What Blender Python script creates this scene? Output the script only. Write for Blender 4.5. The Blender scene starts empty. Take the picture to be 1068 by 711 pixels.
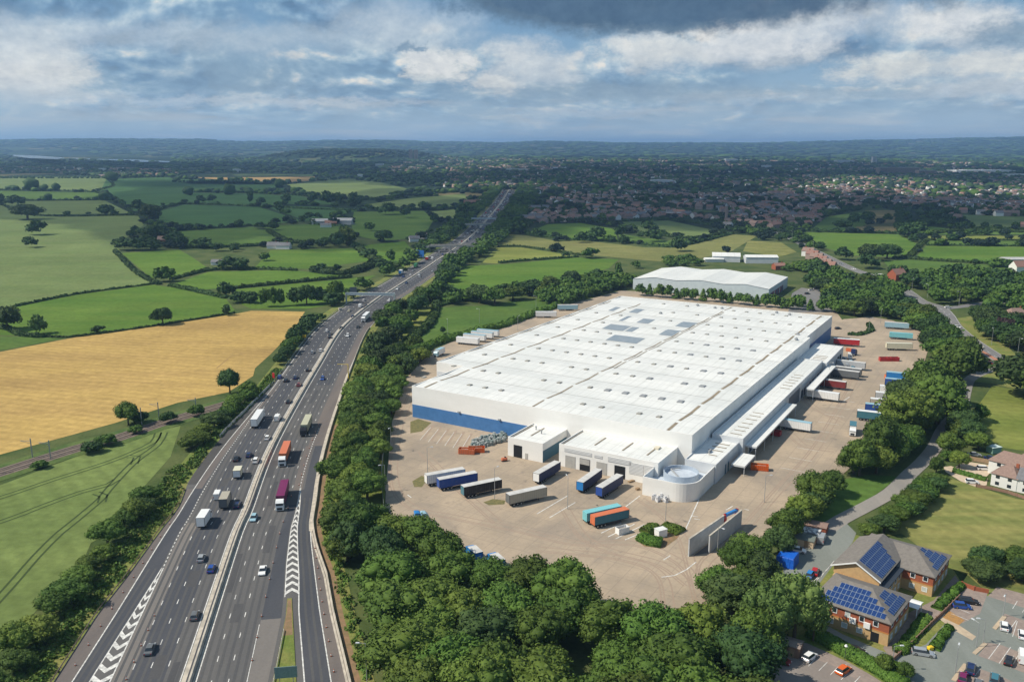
import bpy, bmesh, math, random
import numpy as np
from mathutils import Vector, Matrix, noise
sc = bpy.context.scene
COL = sc.collection
R = math.radians
# ---------------------------------------------------------------- camera, sky, sun, exposure
CAM_H = 110.0; FPX = 900.0; HORIZ = 151.0
PITCH = math.atan((355.5-HORIZ)/FPX)
cam_d = bpy.data.cameras.new('camera'); cam = bpy.data.objects.new('camera', cam_d); COL.objects.link(cam)
cam.location = (0, 0, CAM_H); cam.rotation_euler = (R(90)-PITCH, 0, 0)
cam_d.sensor_width = 36; cam_d.lens = FPX/1068*36; cam_d.clip_start = 1; cam_d.clip_end = 60000
sc.camera = cam
SUN_EL = R(47); SHADOW_DIR = R(8)          # shadows fall to the right and slightly away
SD = Vector((math.cos(SHADOW_DIR), math.sin(SHADOW_DIR), 0))
sun_d = bpy.data.lights.new('sun', 'SUN'); sun = bpy.data.objects.new('sun', sun_d); COL.objects.link(sun)
sun_d.energy = 4.4; sun_d.angle = R(0.55); sun_d.color = (1, .925, .79)
tosun = Vector((-SD.x*math.cos(SUN_EL), -SD.y*math.cos(SUN_EL), math.sin(SUN_EL)))
sun.rotation_euler = tosun.to_track_quat('Z', 'Y').to_euler()
sc.view_settings.view_transform = 'Standard'; sc.view_settings.look = 'None'
sc.view_settings.exposure = 0.22; sc.view_settings.gamma = 1
sc.cycles.max_bounces = 6; sc.cycles.diffuse_bounces = 3; sc.cycles.volume_bounces = 1
sc.cycles.transparent_max_bounces = 14; sc.cycles.use_denoising = True
sc.cycles.caustics_reflective = False; sc.cycles.caustics_refractive = False

class NT:
    """short-hand for building node trees"""
    def __init__(s, tree): s.t = tree; s.n = tree.nodes; s.l = tree.links
    def node(s, typ, **kw):
        n = s.n.new(typ)
        for k, v in kw.items():
            if k.startswith('i_'):
                n.inputs[k[2:].replace('_', ' ')].default_value = v
            else: setattr(n, k, v)
        return n
    def link(s, a, b): s.l.new(a, b)
    def val(s, inp, x):
        if isinstance(x, bpy.types.NodeSocket): s.l.new(x, inp)
        elif x is not None: inp.default_value = x
    def math(s, op, a, b=None, c=None, clamp=False):
        n = s.n.new('ShaderNodeMath'); n.operation = op; n.use_clamp = clamp
        s.val(n.inputs[0], a); s.val(n.inputs[1], b)
        if c is not None: s.val(n.inputs[2], c)
        return n.outputs[0]
    def mix(s, f, a, b, blend='MIX'):
        n = s.n.new('ShaderNodeMix'); n.data_type = 'RGBA'; n.blend_type = blend
        s.val(n.inputs[0], f); s.val(n.inputs[6], a); s.val(n.inputs[7], b)
        return n.outputs[2]
    def noise(s, vec, scale, detail=4, rough=.55, dist=0, out='Fac'):
        n = s.n.new('ShaderNodeTexNoise'); s.val(n.inputs['Vector'], vec); s.val(n.inputs['Scale'], scale)
        n.inputs['Detail'].default_value = detail; n.inputs['Roughness'].default_value = rough; n.inputs['Distortion'].default_value = dist
        return n.outputs[out]
    def ramp(s, f, stops):
        n = s.n.new('ShaderNodeValToRGB'); e = n.color_ramp.elements
        while len(e) < len(stops): e.new(.5)
        for k, (p, c) in enumerate(stops):
            e[k].position = p; e[k].color = (*c, 1) if len(c) == 3 else c
        s.val(n.inputs[0], f); return n.outputs[0]
    def sstep(s, x, a, b):
        n = s.n.new('ShaderNodeMapRange'); n.interpolation_type = 'SMOOTHSTEP'
        s.val(n.inputs[0], x); n.inputs[1].default_value = a; n.inputs[2].default_value = b
        return n.outputs[0]
    def comb(s, x, y, z):
        n = s.n.new('ShaderNodeCombineXYZ'); s.val(n.inputs[0], x); s.val(n.inputs[1], y); s.val(n.inputs[2], z); return n.outputs[0]

def build_world():
    w = bpy.data.worlds.new('World'); sc.world = w; w.use_nodes = True
    q = NT(w.node_tree); q.n.clear()
    out = q.node('ShaderNodeOutputWorld')
    sky = q.node('ShaderNodeTexSky', sky_type='NISHITA', sun_disc=False, sun_elevation=SUN_EL)
    # the lamp's azimuth, measured the way the sky texture measures it
    sky.sun_rotation = math.atan2(tosun.x, tosun.y)
    sky.air_density = 1.6; sky.dust_density = .5; sky.ozone_density = 1.6
    bg = q.node('ShaderNodeBackground'); bg.inputs[1].default_value = .075; q.link(sky.outputs[0], bg.inputs[0])
    tc = q.node('ShaderNodeTexCoord'); sp = q.node('ShaderNodeSeparateXYZ'); q.link(tc.outputs['Generated'], sp.inputs[0])
    x, y, z = sp.outputs
    az = q.math('ARCTAN2', x, y)
    el = q.math('MAXIMUM', z, 0.0)
    # perspective of a cloud deck: features get flatter and smaller towards the horizon
    h = q.math('LOGARITHM', q.math('ADD', el, .035), 2.718)
    base = q.comb(q.math('MULTIPLY', az, 10.5), q.math('MULTIPLY', h, 2.3), 8.3)
    big = q.noise(base, .62, 6, .56, .25)
    off = q.node('ShaderNodeVectorMath', operation='ADD'); q.link(base, off.inputs[0]); off.inputs[1].default_value = (-.10, .16, 0)
    lit = q.noise(off.outputs[0], .62, 4, .56, .25)
    det = q.noise(base, 4.4, 7, .68, .15)
    cover = q.sstep(q.math('ADD', big, q.math('MULTIPLY', det, .12)), .44, .62)
    # light comes from the upper left: compare the density here with the density towards the light
    lightf = q.math('MULTIPLY_ADD', q.math('SUBTRACT', big, lit), 6.0, .44, clamp=True)
    lightf = q.math('MULTIPLY_ADD', q.math('SUBTRACT', det, .5), .55, lightf, clamp=True)
    ccol = q.ramp(lightf, [(0, (.12, .24, .41)), (.32, (.20, .36, .56)), (.58, (.34, .51, .68)), (.80, (.56, .70, .80)), (1, (1.0, .95, .87))])
    gap = q.mix(q.sstep(el, .0, .2), (.36, .54, .72, 1), (.13, .31, .56, 1))
    ccol = q.mix(cover, gap, ccol)
    cover = q.math('MAXIMUM', q.math('MULTIPLY', cover, .95), q.math('SUBTRACT', .9, q.math('MULTIPLY', q.sstep(el, .17, .5), .9)))
    # azimuth and elevation, wobbled by noise, for single clouds
    wob = q.noise(base, 2.8, 6, .68, 0, 'Color'); ws = q.node('ShaderNodeSeparateColor'); q.link(wob, ws.inputs[0])
    azw = q.math('MULTIPLY_ADD', q.math('SUBTRACT', ws.outputs[0], .5), .15, az)
    elw = q.math('MULTIPLY_ADD', q.math('SUBTRACT', ws.outputs[1], .5), .034, el)
    def blob(px, py, rx, ry, soft=.5):
        yy_ = (355.5-py)/FPX; a0 = math.atan((px-534)/FPX/(math.cos(PITCH)+yy_*math.sin(PITCH))); e0 = math.sin(math.atan(yy_)-PITCH)
        dx = q.math('DIVIDE', q.math('SUBTRACT', azw, a0), rx/FPX); dy = q.math('DIVIDE', q.math('SUBTRACT', elw, e0), ry/FPX)
        d = q.math('SQRT', q.math('ADD', q.math('MULTIPLY', dx, dx), q.math('MULTIPLY', dy, dy)))
        return q.math('SUBTRACT', 1, q.sstep(d, 1-soft, 1+soft))
    fin = ccol; cov = cover; dt = q.math('MULTIPLY_ADD', q.math('SUBTRACT', det, .5), 1.9, .5, clamp=True)
    # soft pale bands near the horizon
    band = q.noise(q.comb(q.math('MULTIPLY', az, 6), q.math('MULTIPLY', el, 60), 0), 1.0, 3, .6)
    # thick deck overhead (outside the frame) and its dark underside at the top centre
    for px, py, rx, ry, soft, c, st in (
        (30, 86, 46, 24, .55, (.97, .93, .86), .95), (8, 55, 60, 18, .7, (.80, .84, .86), .8), (200, 45, 150, 12, .9, (.62, .70, .76), .7),
        (452, 67, 32, 17, .45, (.98, .94, .86), 1), (515, 86, 26, 9, .6, (.96, .92, .86), .9), (540, 58, 30, 13, .7, (.9, .89, .86), .8),
        (570, 72, 40, 16, .7, (.80, .83, .84), .8), (672, 55, 34, 18, .6, (.93, .91, .86), .9), (722, 56, 36, 12, .6, (.95, .92, .86), .8),
        (790, 48, 60, 20, .6, (.93, .92, .88), .95), (850, 25, 50, 20, .7, (.86, .87, .86), .8), (925, 78, 40, 13, .6, (.95, .91, .84), .9),
        (990, 35, 50, 17, .6, (.97, .94, .88), .95), (1035, 74, 45, 13, .6, (.93, .9, .85), .9), (1030, 100, 60, 8, .7, (.82, .83, .83), .8),
        (420, 28, 60, 22, .8, (.72, .78, .82), .7), (60, 105, 70, 5, .8, (.66, .72, .77), .6),
        (300, 108, 130, 4, .8, (.74, .77, .79), .75), (620, 118, 90, 5, .8, (.72, .75, .77), .7), (800, 104, 90, 4, .8, (.62, .68, .73), .6),
        (240, 78, 75, 16, .9, (.30, .43, .56), .6), (300, 95, 140, 6, .8, (.24, .38, .53), .6), (1060, 48, 40, 9, .7, (.26, .37, .49), .8),
        (420, 51, 15, 5, .5, (.20, .33, .48), .8), (640, 97, 110, 9, .9, (.31, .43, .55), .7), (870, 100, 120, 5, .9, (.34, .46, .57), .6),
        (695, -8, 200, 38, .22, (.085, .155, .245), .97), (700, 22, 60, 12, .5, (.10, .18, .28), .9), (985, 6, 26, 14, .6, (.20, .28, .38), .85), (560, -2, 70, 20, .5, (.10, .18, .28), .95)):
        b = q.math('MULTIPLY', blob(px, py, rx, ry, soft), st)
        tint = q.mix(dt, (c[0]*.62, c[1]*.70, c[2]*.82, 1), (*[min(1, v*1.12) for v in c], 1))
        fin = q.mix(b, fin, tint); cov = q.math('MAXIMUM', cov, b)
    low = q.math('SUBTRACT', 1, q.sstep(el, .004, .072))
    hz = q.mix(q.sstep(band, .45, .68), (.46, .65, .84, 1), (.66, .77, .87, 1))
    fin = q.mix(q.math('MULTIPLY', low, .88), fin, hz); cov = q.math('MAXIMUM', cov, q.math('MULTIPLY', low, .92))
    high = q.sstep(el, .17, .5)                      # overhead: broken grey-white deck
    cov = q.math('MULTIPLY', cov, q.math('SUBTRACT', 1, q.math('MULTIPLY', high, .35)))
    bg2 = q.node('ShaderNodeBackground'); bg2.inputs[1].default_value = .78; q.link(fin, bg2.inputs[0])
    mx = q.node('ShaderNodeMixShader'); q.link(cov, mx.inputs[0]); q.link(bg.outputs[0], mx.inputs[1]); q.link(bg2.outputs[0], mx.inputs[2])
    q.link(mx.outputs[0], out.inputs[0])
    w.cycles.sampling_method = 'MANUAL'; w.cycles.sample_map_resolution = 512
build_world()

# ---------------------------------------------------------------- measuring: a point of the ground seen at a photo pixel
def P(u, v, z=0.0):
    x = (u-534)/FPX; y = -(v-355.5)/FPX
    dy = math.cos(PITCH)+y*math.sin(PITCH); dz = -math.sin(PITCH)+y*math.cos(PITCH)
    t = -(CAM_H-z)/dz
    return Vector((x*t, dy*t))
def PX(x, y, z=0.0):
    dz = z-CAM_H; d = y*math.cos(PITCH)-dz*math.sin(PITCH); up = y*math.sin(PITCH)+dz*math.cos(PITCH)
    return (534+FPX*x/d, 355.5-FPX*up/d)
def PP(pts, z=0.0): return [P(u, v, z) for u, v in pts]
def inside(p, poly):
    x, y = p[0], p[1]; c = False; j = len(poly)-1
    for i in range(len(poly)):
        xi, yi = poly[i]; xj, yj = poly[j]
        if (yi > y) != (yj > y) and x < (xj-xi)*(y-yi)/(yj-yi)+xi: c = not c
        j = i
    return c
def seg_dist(p, pts):
    b = 1e9
    for (ax, ay), (bx, by) in zip(pts[:-1], pts[1:]):
        L2 = (bx-ax)**2+(by-ay)**2 or 1e-9
        t = max(0, min(1, ((p[0]-ax)*(bx-ax)+(p[1]-ay)*(by-ay))/L2))
        b = min(b, math.hypot(p[0]-ax-t*(bx-ax), p[1]-ay-t*(by-ay)))
    return b

# ---------------------------------------------------------------- materials
MATS = {}
def mat(name, col, col2=None, scale=.3, fine=None, fscale=3.0, famt=.25, rough=.85, metal=0, spec=.3, rand=0, bump=0, extra=None, stretch=None, sharp=(.35, .65), detail=5):
    """procedural surface: two colours blended by noise, a finer speckle, optional per-object tint"""
    if name in MATS: return MATS[name]
    m = bpy.data.materials.new(name); m.use_nodes = True; q = NT(m.node_tree); b = q.n['Principled BSDF']
    tc = q.node('ShaderNodeTexCoord'); v = tc.outputs['Object']
    if stretch:
        mp = q.node('ShaderNodeMapping'); q.link(v, mp.inputs[0]); mp.inputs['Rotation'].default_value = (0, 0, stretch[2]); mp.inputs['Scale'].default_value = (stretch[0], stretch[1], 1)
        mp.vector_type = 'POINT'; vs = mp.outputs[0]
    else: vs = v
    c = (*col, 1)
    if col2:
        n = q.noise(vs, scale, detail, .6); c = q.mix(q.sstep(n, *sharp), c, (*col2, 1))
    if famt:
        n2 = q.noise(v, fscale, 3, .65)
        g = q.math('MULTIPLY_ADD', q.math('SUBTRACT', n2, .5), famt*2, 1.0)
        gc = q.comb(g, g, g); c = q.mix(1.0, c, gc, 'MULTIPLY')
    if rand:
        oi = q.node('ShaderNodeObjectInfo')
        hs = q.node('ShaderNodeHueSaturation'); q.val(hs.inputs['Color'], c)
        q.link(q.math('MULTIPLY_ADD', oi.outputs['Random'], rand*.07, .5-rand*.030), hs.inputs['Hue'])
        wn = q.node('ShaderNodeTexWhiteNoise', noise_dimensions='1D'); q.link(oi.outputs['Random'], wn.inputs['W'])
        q.link(q.math('MULTIPLY_ADD', wn.outputs['Value'], rand*1.1, 1-rand*.55), hs.inputs['Value']); c = hs.outputs[0]
    if extra: c = extra(q, v, c)
    q.val(b.inputs['Base Color'], c); b.inputs['Roughness'].default_value = rough; b.inputs['Metallic'].default_value = metal
    b.inputs['Specular IOR Level'].default_value = spec
    if bump:
        bp = q.node('ShaderNodeBump'); bp.inputs['Strength'].default_value = 1; bp.inputs['Distance'].default_value = bump
        q.link(q.noise(v, fscale, 4, .6), bp.inputs['Height']); q.link(bp.outputs[0], b.inputs['Normal'])
    MATS[name] = m; return m

# ---------------------------------------------------------------- objects
def link(o): COL.objects.link(o); return o
LABELS = {}
def tag(o, label=None, cat=None, group=None, kind=None):
    if label:
        o['label'] = label; LABELS.setdefault(label, []).append(o.name)
        n = len(label.split())
        if n < 4 or n > 16: print('LABEL LENGTH', n, label)
    if cat: o['category'] = cat
    if group: o['group'] = group
    if kind: o['kind'] = kind
    return o
def empty(name, loc, rz=0, label=None, cat=None, group=None):
    o = bpy.data.objects.new(name, None); link(o); o.location = loc if len(loc) == 3 else (*loc, 0); o.rotation_euler = (0, 0, rz)
    o.empty_display_size = .1
    return tag(o, label, cat, group)
def children(o): return [c for c in bpy.data.objects if c.parent is o] if o.name not in KIDS else KIDS[o.name]
KIDS = {}
class MB:
    """collects shapes and links them as ONE mesh object"""
    def __init__(s): s.v = []; s.f = []; s.m = []
    def add(s, v, f, mi=0):
        k = len(s.v); s.v += [tuple(p) for p in v]; s.f += [tuple(i+k for i in q) for q in f]; s.m += [mi]*len(f); return s
    def box(s, c, size, rz=0, mi=0, taper=1.0):
        sx, sy, sz = size[0]/2, size[1]/2, size[2]/2; cs, sn = math.cos(rz), math.sin(rz); v = []
        for z in (-1, 1):
            t = taper if z > 0 else 1
            for x, y in ((-1, -1), (1, -1), (1, 1), (-1, 1)):
                a, b = x*sx*t, y*sy*t; v.append((c[0]+a*cs-b*sn, c[1]+a*sn+b*cs, c[2]+z*sz))
        return s.add(v, [(0, 3, 2, 1), (4, 5, 6, 7), (0, 1, 5, 4), (1, 2, 6, 5), (2, 3, 7, 6), (3, 0, 4, 7)], mi)
    def prism(s, pts, z0, z1, mi=0, cap=True):
        n = len(pts); ar = sum(pts[i][0]*pts[(i+1) % n][1]-pts[(i+1) % n][0]*pts[i][1] for i in range(n))
        if ar < 0: pts = pts[::-1]
        v = [(p[0], p[1], z0) for p in pts]+[(p[0], p[1], z1) for p in pts]
        f = [(i, (i+1) % n, n+(i+1) % n, n+i) for i in range(n)]
        if cap: f += [tuple(range(n, 2*n)), tuple(range(n-1, -1, -1))]
        return s.add(v, f, mi)
    def side(s, prof, w, mi=0, y0=0, inset=None):
        """profile in x,z extruded across y (width w); inset narrows points above a height"""
        n = len(prof); v = []
        for sg in (-1, 1):
            for x, z in prof:
                hw = w/2
                if inset and z > inset[0]: hw -= inset[1]*(z-inset[0])
                v.append((x, y0+sg*hw, z))
        ar = sum(prof[i][0]*prof[(i+1) % n][1]-prof[(i+1) % n][0]*prof[i][1] for i in range(n))
        f = [(i, (i+1) % n, n+(i+1) % n, n+i) for i in range(n)]+[tuple(range(n-1, -1, -1)), tuple(range(n, 2*n))]
        if ar > 0: pass
        return s.add(v, f, mi)
    def tube(s, a, b, r, n=8, r2=None, mi=0):
        a = Vector(a); b = Vector(b); d = (b-a).normalized(); r2 = r if r2 is None else r2
        t = Vector((0, 0, 1)) if abs(d.z) < .9 else Vector((1, 0, 0)); x = d.cross(t).normalized(); y = d.cross(x); v = []
        for c, rr in ((a, r), (b, r2)):
            for i in range(n):
                an = 2*math.pi*i/n; v.append(c+x*math.cos(an)*rr+y*math.sin(an)*rr)
        return s.add(v, [(i, (i+1) % n, n+(i+1) % n, n+i) for i in range(n)]+[tuple(range(n-1, -1, -1)), tuple(range(n, 2*n))], mi)
    def build(s, name, mats, parent=None, smooth=False, fix=True):
        me = bpy.data.meshes.new(name); me.from_pydata(s.v, [], s.f)
        if not isinstance(mats, (list, tuple)): mats = [mats]
        for m in mats: me.materials.append(m)
        if len(mats) > 1: me.polygons.foreach_set('material_index', s.m)
        if fix:
            bm = bmesh.new(); bm.from_mesh(me); bmesh.ops.recalc_face_normals(bm, faces=bm.faces); bm.to_mesh(me); bm.free()
        if smooth: me.polygons.foreach_set('use_smooth', [True]*len(me.polygons))
        me.update()
        o = bpy.data.objects.new(name, me); link(o)
        if parent: o.parent = parent; KIDS.setdefault(parent.name, []).append(o)
        return o
def np_mesh(name, verts, faces_quads, mats, mi=None, smooth=False):
    """fast mesh from numpy arrays; faces is (n,4) or (n,3)"""
    me = bpy.data.meshes.new(name); n, k = faces_quads.shape
    me.vertices.add(len(verts)); me.vertices.foreach_set('co', np.asarray(verts, dtype=np.float32).ravel())
    me.loops.add(n*k); me.loops.foreach_set('vertex_index', faces_quads.astype(np.int32).ravel())
    me.polygons.add(n); me.polygons.foreach_set('loop_start', np.arange(0, n*k, k, dtype=np.int32))
    if not isinstance(mats, (list, tuple)): mats = [mats]
    for m in mats: me.materials.append(m)
    if mi is not None: me.polygons.foreach_set('material_index', np.asarray(mi, dtype=np.int32))
    if smooth: me.polygons.foreach_set('use_smooth', [True]*n)
    me.update(calc_edges=True); return me
def copy_tree(o, parent=None, mats=None):
    """a copy of a thing with copies of its parts; mats maps material names to other materials"""
    c = o.copy(); link(c); c.parent = parent
    if parent: KIDS.setdefault(parent.name, []).append(c)
    for k in ('label', 'group'):
        if k in c.keys() and parent is None: del c[k]
    if mats and o.type == 'MESH':
        for i, sl in enumerate(c.material_slots):
            if sl.material and sl.material.name in mats:
                mm = mats[sl.material.name]; sl.link = 'OBJECT'; sl.material = mm
    for ch in list(KIDS.get(o.name, [])): copy_tree(ch, c, mats)
    return c
def sheet(name, pts, z, m, kind='structure', label=None):
    """a flat ground sheet from an outline (world points)"""
    pts = [tuple(p) for p in pts]; n = len(pts)
    ar = sum(pts[i][0]*pts[(i+1) % n][1]-pts[(i+1) % n][0]*pts[i][1] for i in range(n))
    if ar < 0: pts = pts[::-1]
    me = bpy.data.meshes.new(name); me.from_pydata([(x, y, z) for x, y in pts], [], [tuple(range(n))]); me.materials.append(m)
    bm = bmesh.new(); bm.from_mesh(me); bmesh.ops.triangulate(bm, faces=bm.faces); bm.to_mesh(me); bm.free()
    o = link(bpy.data.objects.new(name, me)); o['kind'] = kind
    if label: o['label'] = label
    return o
def smooth_line(pts, step=6.0, closed=False):
    """Catmull-Rom through points, resampled"""
    pts = [Vector(p) for p in pts]; q = []
    n = len(pts); rng = range(n if closed else n-1)
    for i in rng:
        if closed: p0, p1, p2, p3 = pts[i-1], pts[i], pts[(i+1) % n], pts[(i+2) % n]
        else:
            p1, p2 = pts[i], pts[i+1]; p0 = pts[i-1] if i else p1*2-p2; p3 = pts[i+2] if i+2 < n else p2*2-p1
        k = max(1, int((p2-p1).length/step))
        for j in range(k):
            t = j/k; q.append(.5*((2*p1)+(p2-p0)*t+(2*p0-5*p1+4*p2-p3)*t*t+(3*p1-p0-3*p2+p3)*t**3))
    if not closed: q.append(pts[-1])
    return q
ORD = ('zeroth first second third fourth fifth sixth seventh eighth ninth tenth eleventh twelfth thirteenth fourteenth fifteenth sixteenth seventeenth eighteenth nineteenth twentieth').split()
TENS = {20: 'twenty', 30: 'thirty', 40: 'forty', 50: 'fifty', 60: 'sixty', 70: 'seventy', 80: 'eighty', 90: 'ninety'}
def ordn(n):
    if n <= 20: return ORD[n]
    if n >= 100: return 'hundred-and-'+ordn(n-100) if n > 100 else 'hundredth'
    t, r = n//10*10, n % 10
    return TENS[t][:-1]+'ieth' if r == 0 else TENS[t]+'-'+ORD[r]
# ================================================================ GROUND
def ground_mat():
    def ex(q, v, c):
        sp = q.node('ShaderNodeSeparateXYZ'); q.link(v, sp.inputs[0])
        wob = q.noise(v, .004, 3, .5, 0, 'Color')
        vv = q.node('ShaderNodeVectorMath', operation='MULTIPLY_ADD'); q.link(wob, vv.inputs[0]); vv.inputs[1].default_value = (160, 160, 0); q.link(v, vv.inputs[2])
        flat = q.node('ShaderNodeMapping'); q.link(vv.outputs[0], flat.inputs[0]); flat.inputs['Scale'].default_value = (1, .8, 0); flat.inputs['Rotation'].default_value = (0, 0, .35)
        vo = q.node('ShaderNodeTexVoronoi', feature='F1'); q.link(flat.outputs[0], vo.inputs['Vector']); vo.inputs['Scale'].default_value = 1/270; vo.inputs['Randomness'].default_value = .75
        ve = q.node('ShaderNodeTexVoronoi', feature='DISTANCE_TO_EDGE'); q.link(flat.outputs[0], ve.inputs['Vector']); ve.inputs['Scale'].default_value = 1/270; ve.inputs['Randomness'].default_value = .75
        sc_ = q.node('ShaderNodeSeparateColor'); q.link(vo.outputs['Color'], sc_.inputs[0])
        fc = q.ramp(sc_.outputs[0], [(0, (.014, .030, .016)), (.35, (.020, .040, .018)), (.5, (.040, .072, .028)), (.68, (.055, .088, .032)), (.8, (.075, .10, .04)), (.88, (.17, .145, .07)), (1, (.045, .07, .03))])
        fc = q.mix(q.math('SUBTRACT', 1, q.sstep(ve.outputs['Distance'], .02, .07)), fc, (.012, .024, .012, 1))
        wd = q.noise(v, .0011, 5, .6)
        fc = q.mix(q.sstep(wd, .50, .56), fc, (.014, .028, .013, 1))
        return q.mix(q.sstep(sp.outputs[1], 900, 1250), c, fc)
    return mat('ground', (.055, .085, .026), (.10, .12, .042), .05, fscale=.8, famt=.35, rough=1, spec=.1, extra=ex)
SKYL = [(-12000, 147), (-8900, 147), (-7200, 146), (-5500, 146.3), (-4500, 148.6), (-2300, 147.4), (-900, 149), (-100, 149.8), (450, 148.2), (1100, 148.8), (1950, 150), (4300, 150), (5300, 148.6), (6100, 147.4), (7100, 146.3), (7900, 145), (8500, 144.4), (9000, 144.2), (12000, 144.6)]
def hill(x, y):
    if y < 3200: return 0.0
    xs = x*15000/max(y, 9000)
    vs = SKYL[-1][1] if xs > 12000 else SKYL[0][1]
    for (a, b), (c, d) in zip(SKYL[:-1], SKYL[1:]):
        if a <= xs <= c: t = (xs-a)/(c-a); t = t*t*(3-2*t); vs = b+(d-b)*t; break
    top = CAM_H+(HORIZ-vs)*15000/FPX
    k = max(0, min(1, (y-8000)/7000)); k = k*k*(3-2*k)
    n = noise.noise(Vector((x/2600, y/2600, 1.3)))*15+noise.noise(Vector((x/900, y/900, 4.1)))*7
    kk = max(0, min(1, (y-3200)/3000))
    z = top*k + n*kk*(1-k*.75) + kk*6
    z = max(z, 0)
    dx = (x-(-1150))/620; dy = (y-6400)/500; z += 62*math.exp(-(dx*dx+dy*dy)**2)*1.0      # wooded hill
    return z
def build_ground():
    ys = [-400, -100, 0, 400, 900, 1500, 2200, 2900]; y = 3300
    while y < 31000: ys.append(y); y *= 1.022
    xs = np.concatenate([np.linspace(-31000, -11000, 14, endpoint=False), np.linspace(-11000, 11000, 180, endpoint=False), np.linspace(11000, 31000, 15)])
    v = [(x, y, hill(x, y)) for y in ys for x in xs]; nx = len(xs)
    f = np.array([(j*nx+i, j*nx+i+1, (j+1)*nx+i+1, (j+1)*nx+i) for j in range(len(ys)-1) for i in range(nx-1)])
    o = link(bpy.data.objects.new('ground', np_mesh('ground', np.array(v), f, ground_mat(), smooth=True))); o['kind'] = 'structure'
build_ground()

def crop(name, c1, c2, ang=.3, sc_=.022, **k):
    """field surface: two colours in long soft streaks plus fine speckle"""
    def rows(q, v, c):
        mp = q.node('ShaderNodeMapping'); q.link(v, mp.inputs[0]); mp.inputs['Rotation'].default_value = (0, 0, ang); sp = q.node('ShaderNodeSeparateXYZ'); q.link(mp.outputs[0], sp.inputs[0])
        w = q.math('SINE', q.math('MULTIPLY_ADD', sp.outputs[1], 1.15, q.math('MULTIPLY', q.noise(v, .05, 2), 3)))
        g = q.math('MULTIPLY_ADD', q.math('MULTIPLY', w, q.noise(v, .03, 3, .7)), .11, 1.0); g = q.math('MULTIPLY', g, q.math('MULTIPLY_ADD', q.noise(v, .009, 6, .7), .9, .55)); g = q.math('MULTIPLY', g, q.math('MULTIPLY_ADD', q.noise(v, .09, 5, .75), .5, .75))
        return q.mix(1.0, c, q.comb(g, g, g), 'MULTIPLY')
    return mat(name, c1, c2, sc_, extra=rows, fscale=.33, famt=.38, rough=1, spec=.08, stretch=(.35, 1.6, ang), sharp=(.32, .70), **k)
G = {'pale': crop('grey_green_pasture', (.125, .175, .058), (.155, .195, .072), .2), 'bright': crop('bright_grass', (.076, .148, .022), (.112, .178, .030), -.25),
     'mid': crop('mid_green_pasture', (.070, .130, .027), (.098, .155, .034), .5), 'deep': crop('deep_green_crop', (.048, .108, .036), (.06, .122, .038), .1),
     'straw': crop('rough_straw_grass', (.155, .17, .055), (.21, .205, .075), .8, .05), 'yellow': crop('yellow_green_grass', (.20, .215, .055), (.145, .18, .04), .4),
     'wheat': crop('ripening_crop', (.125, .170, .052), (.155, .198, .062), .9), 'gold': crop('golden_barley', (.455, .31, .105), (.36, .24, .088), .28),
     'tan': crop('stubble', (.36, .24, .10), (.30, .20, .09), .1), 'brown': crop('dry_paddock', (.22, .17, .08), (.16, .14, .06), .1), 'meadow': crop('rough_meadow', (.25, .235, .08), (.13, .155, .045), 1.2, .075)}
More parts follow.
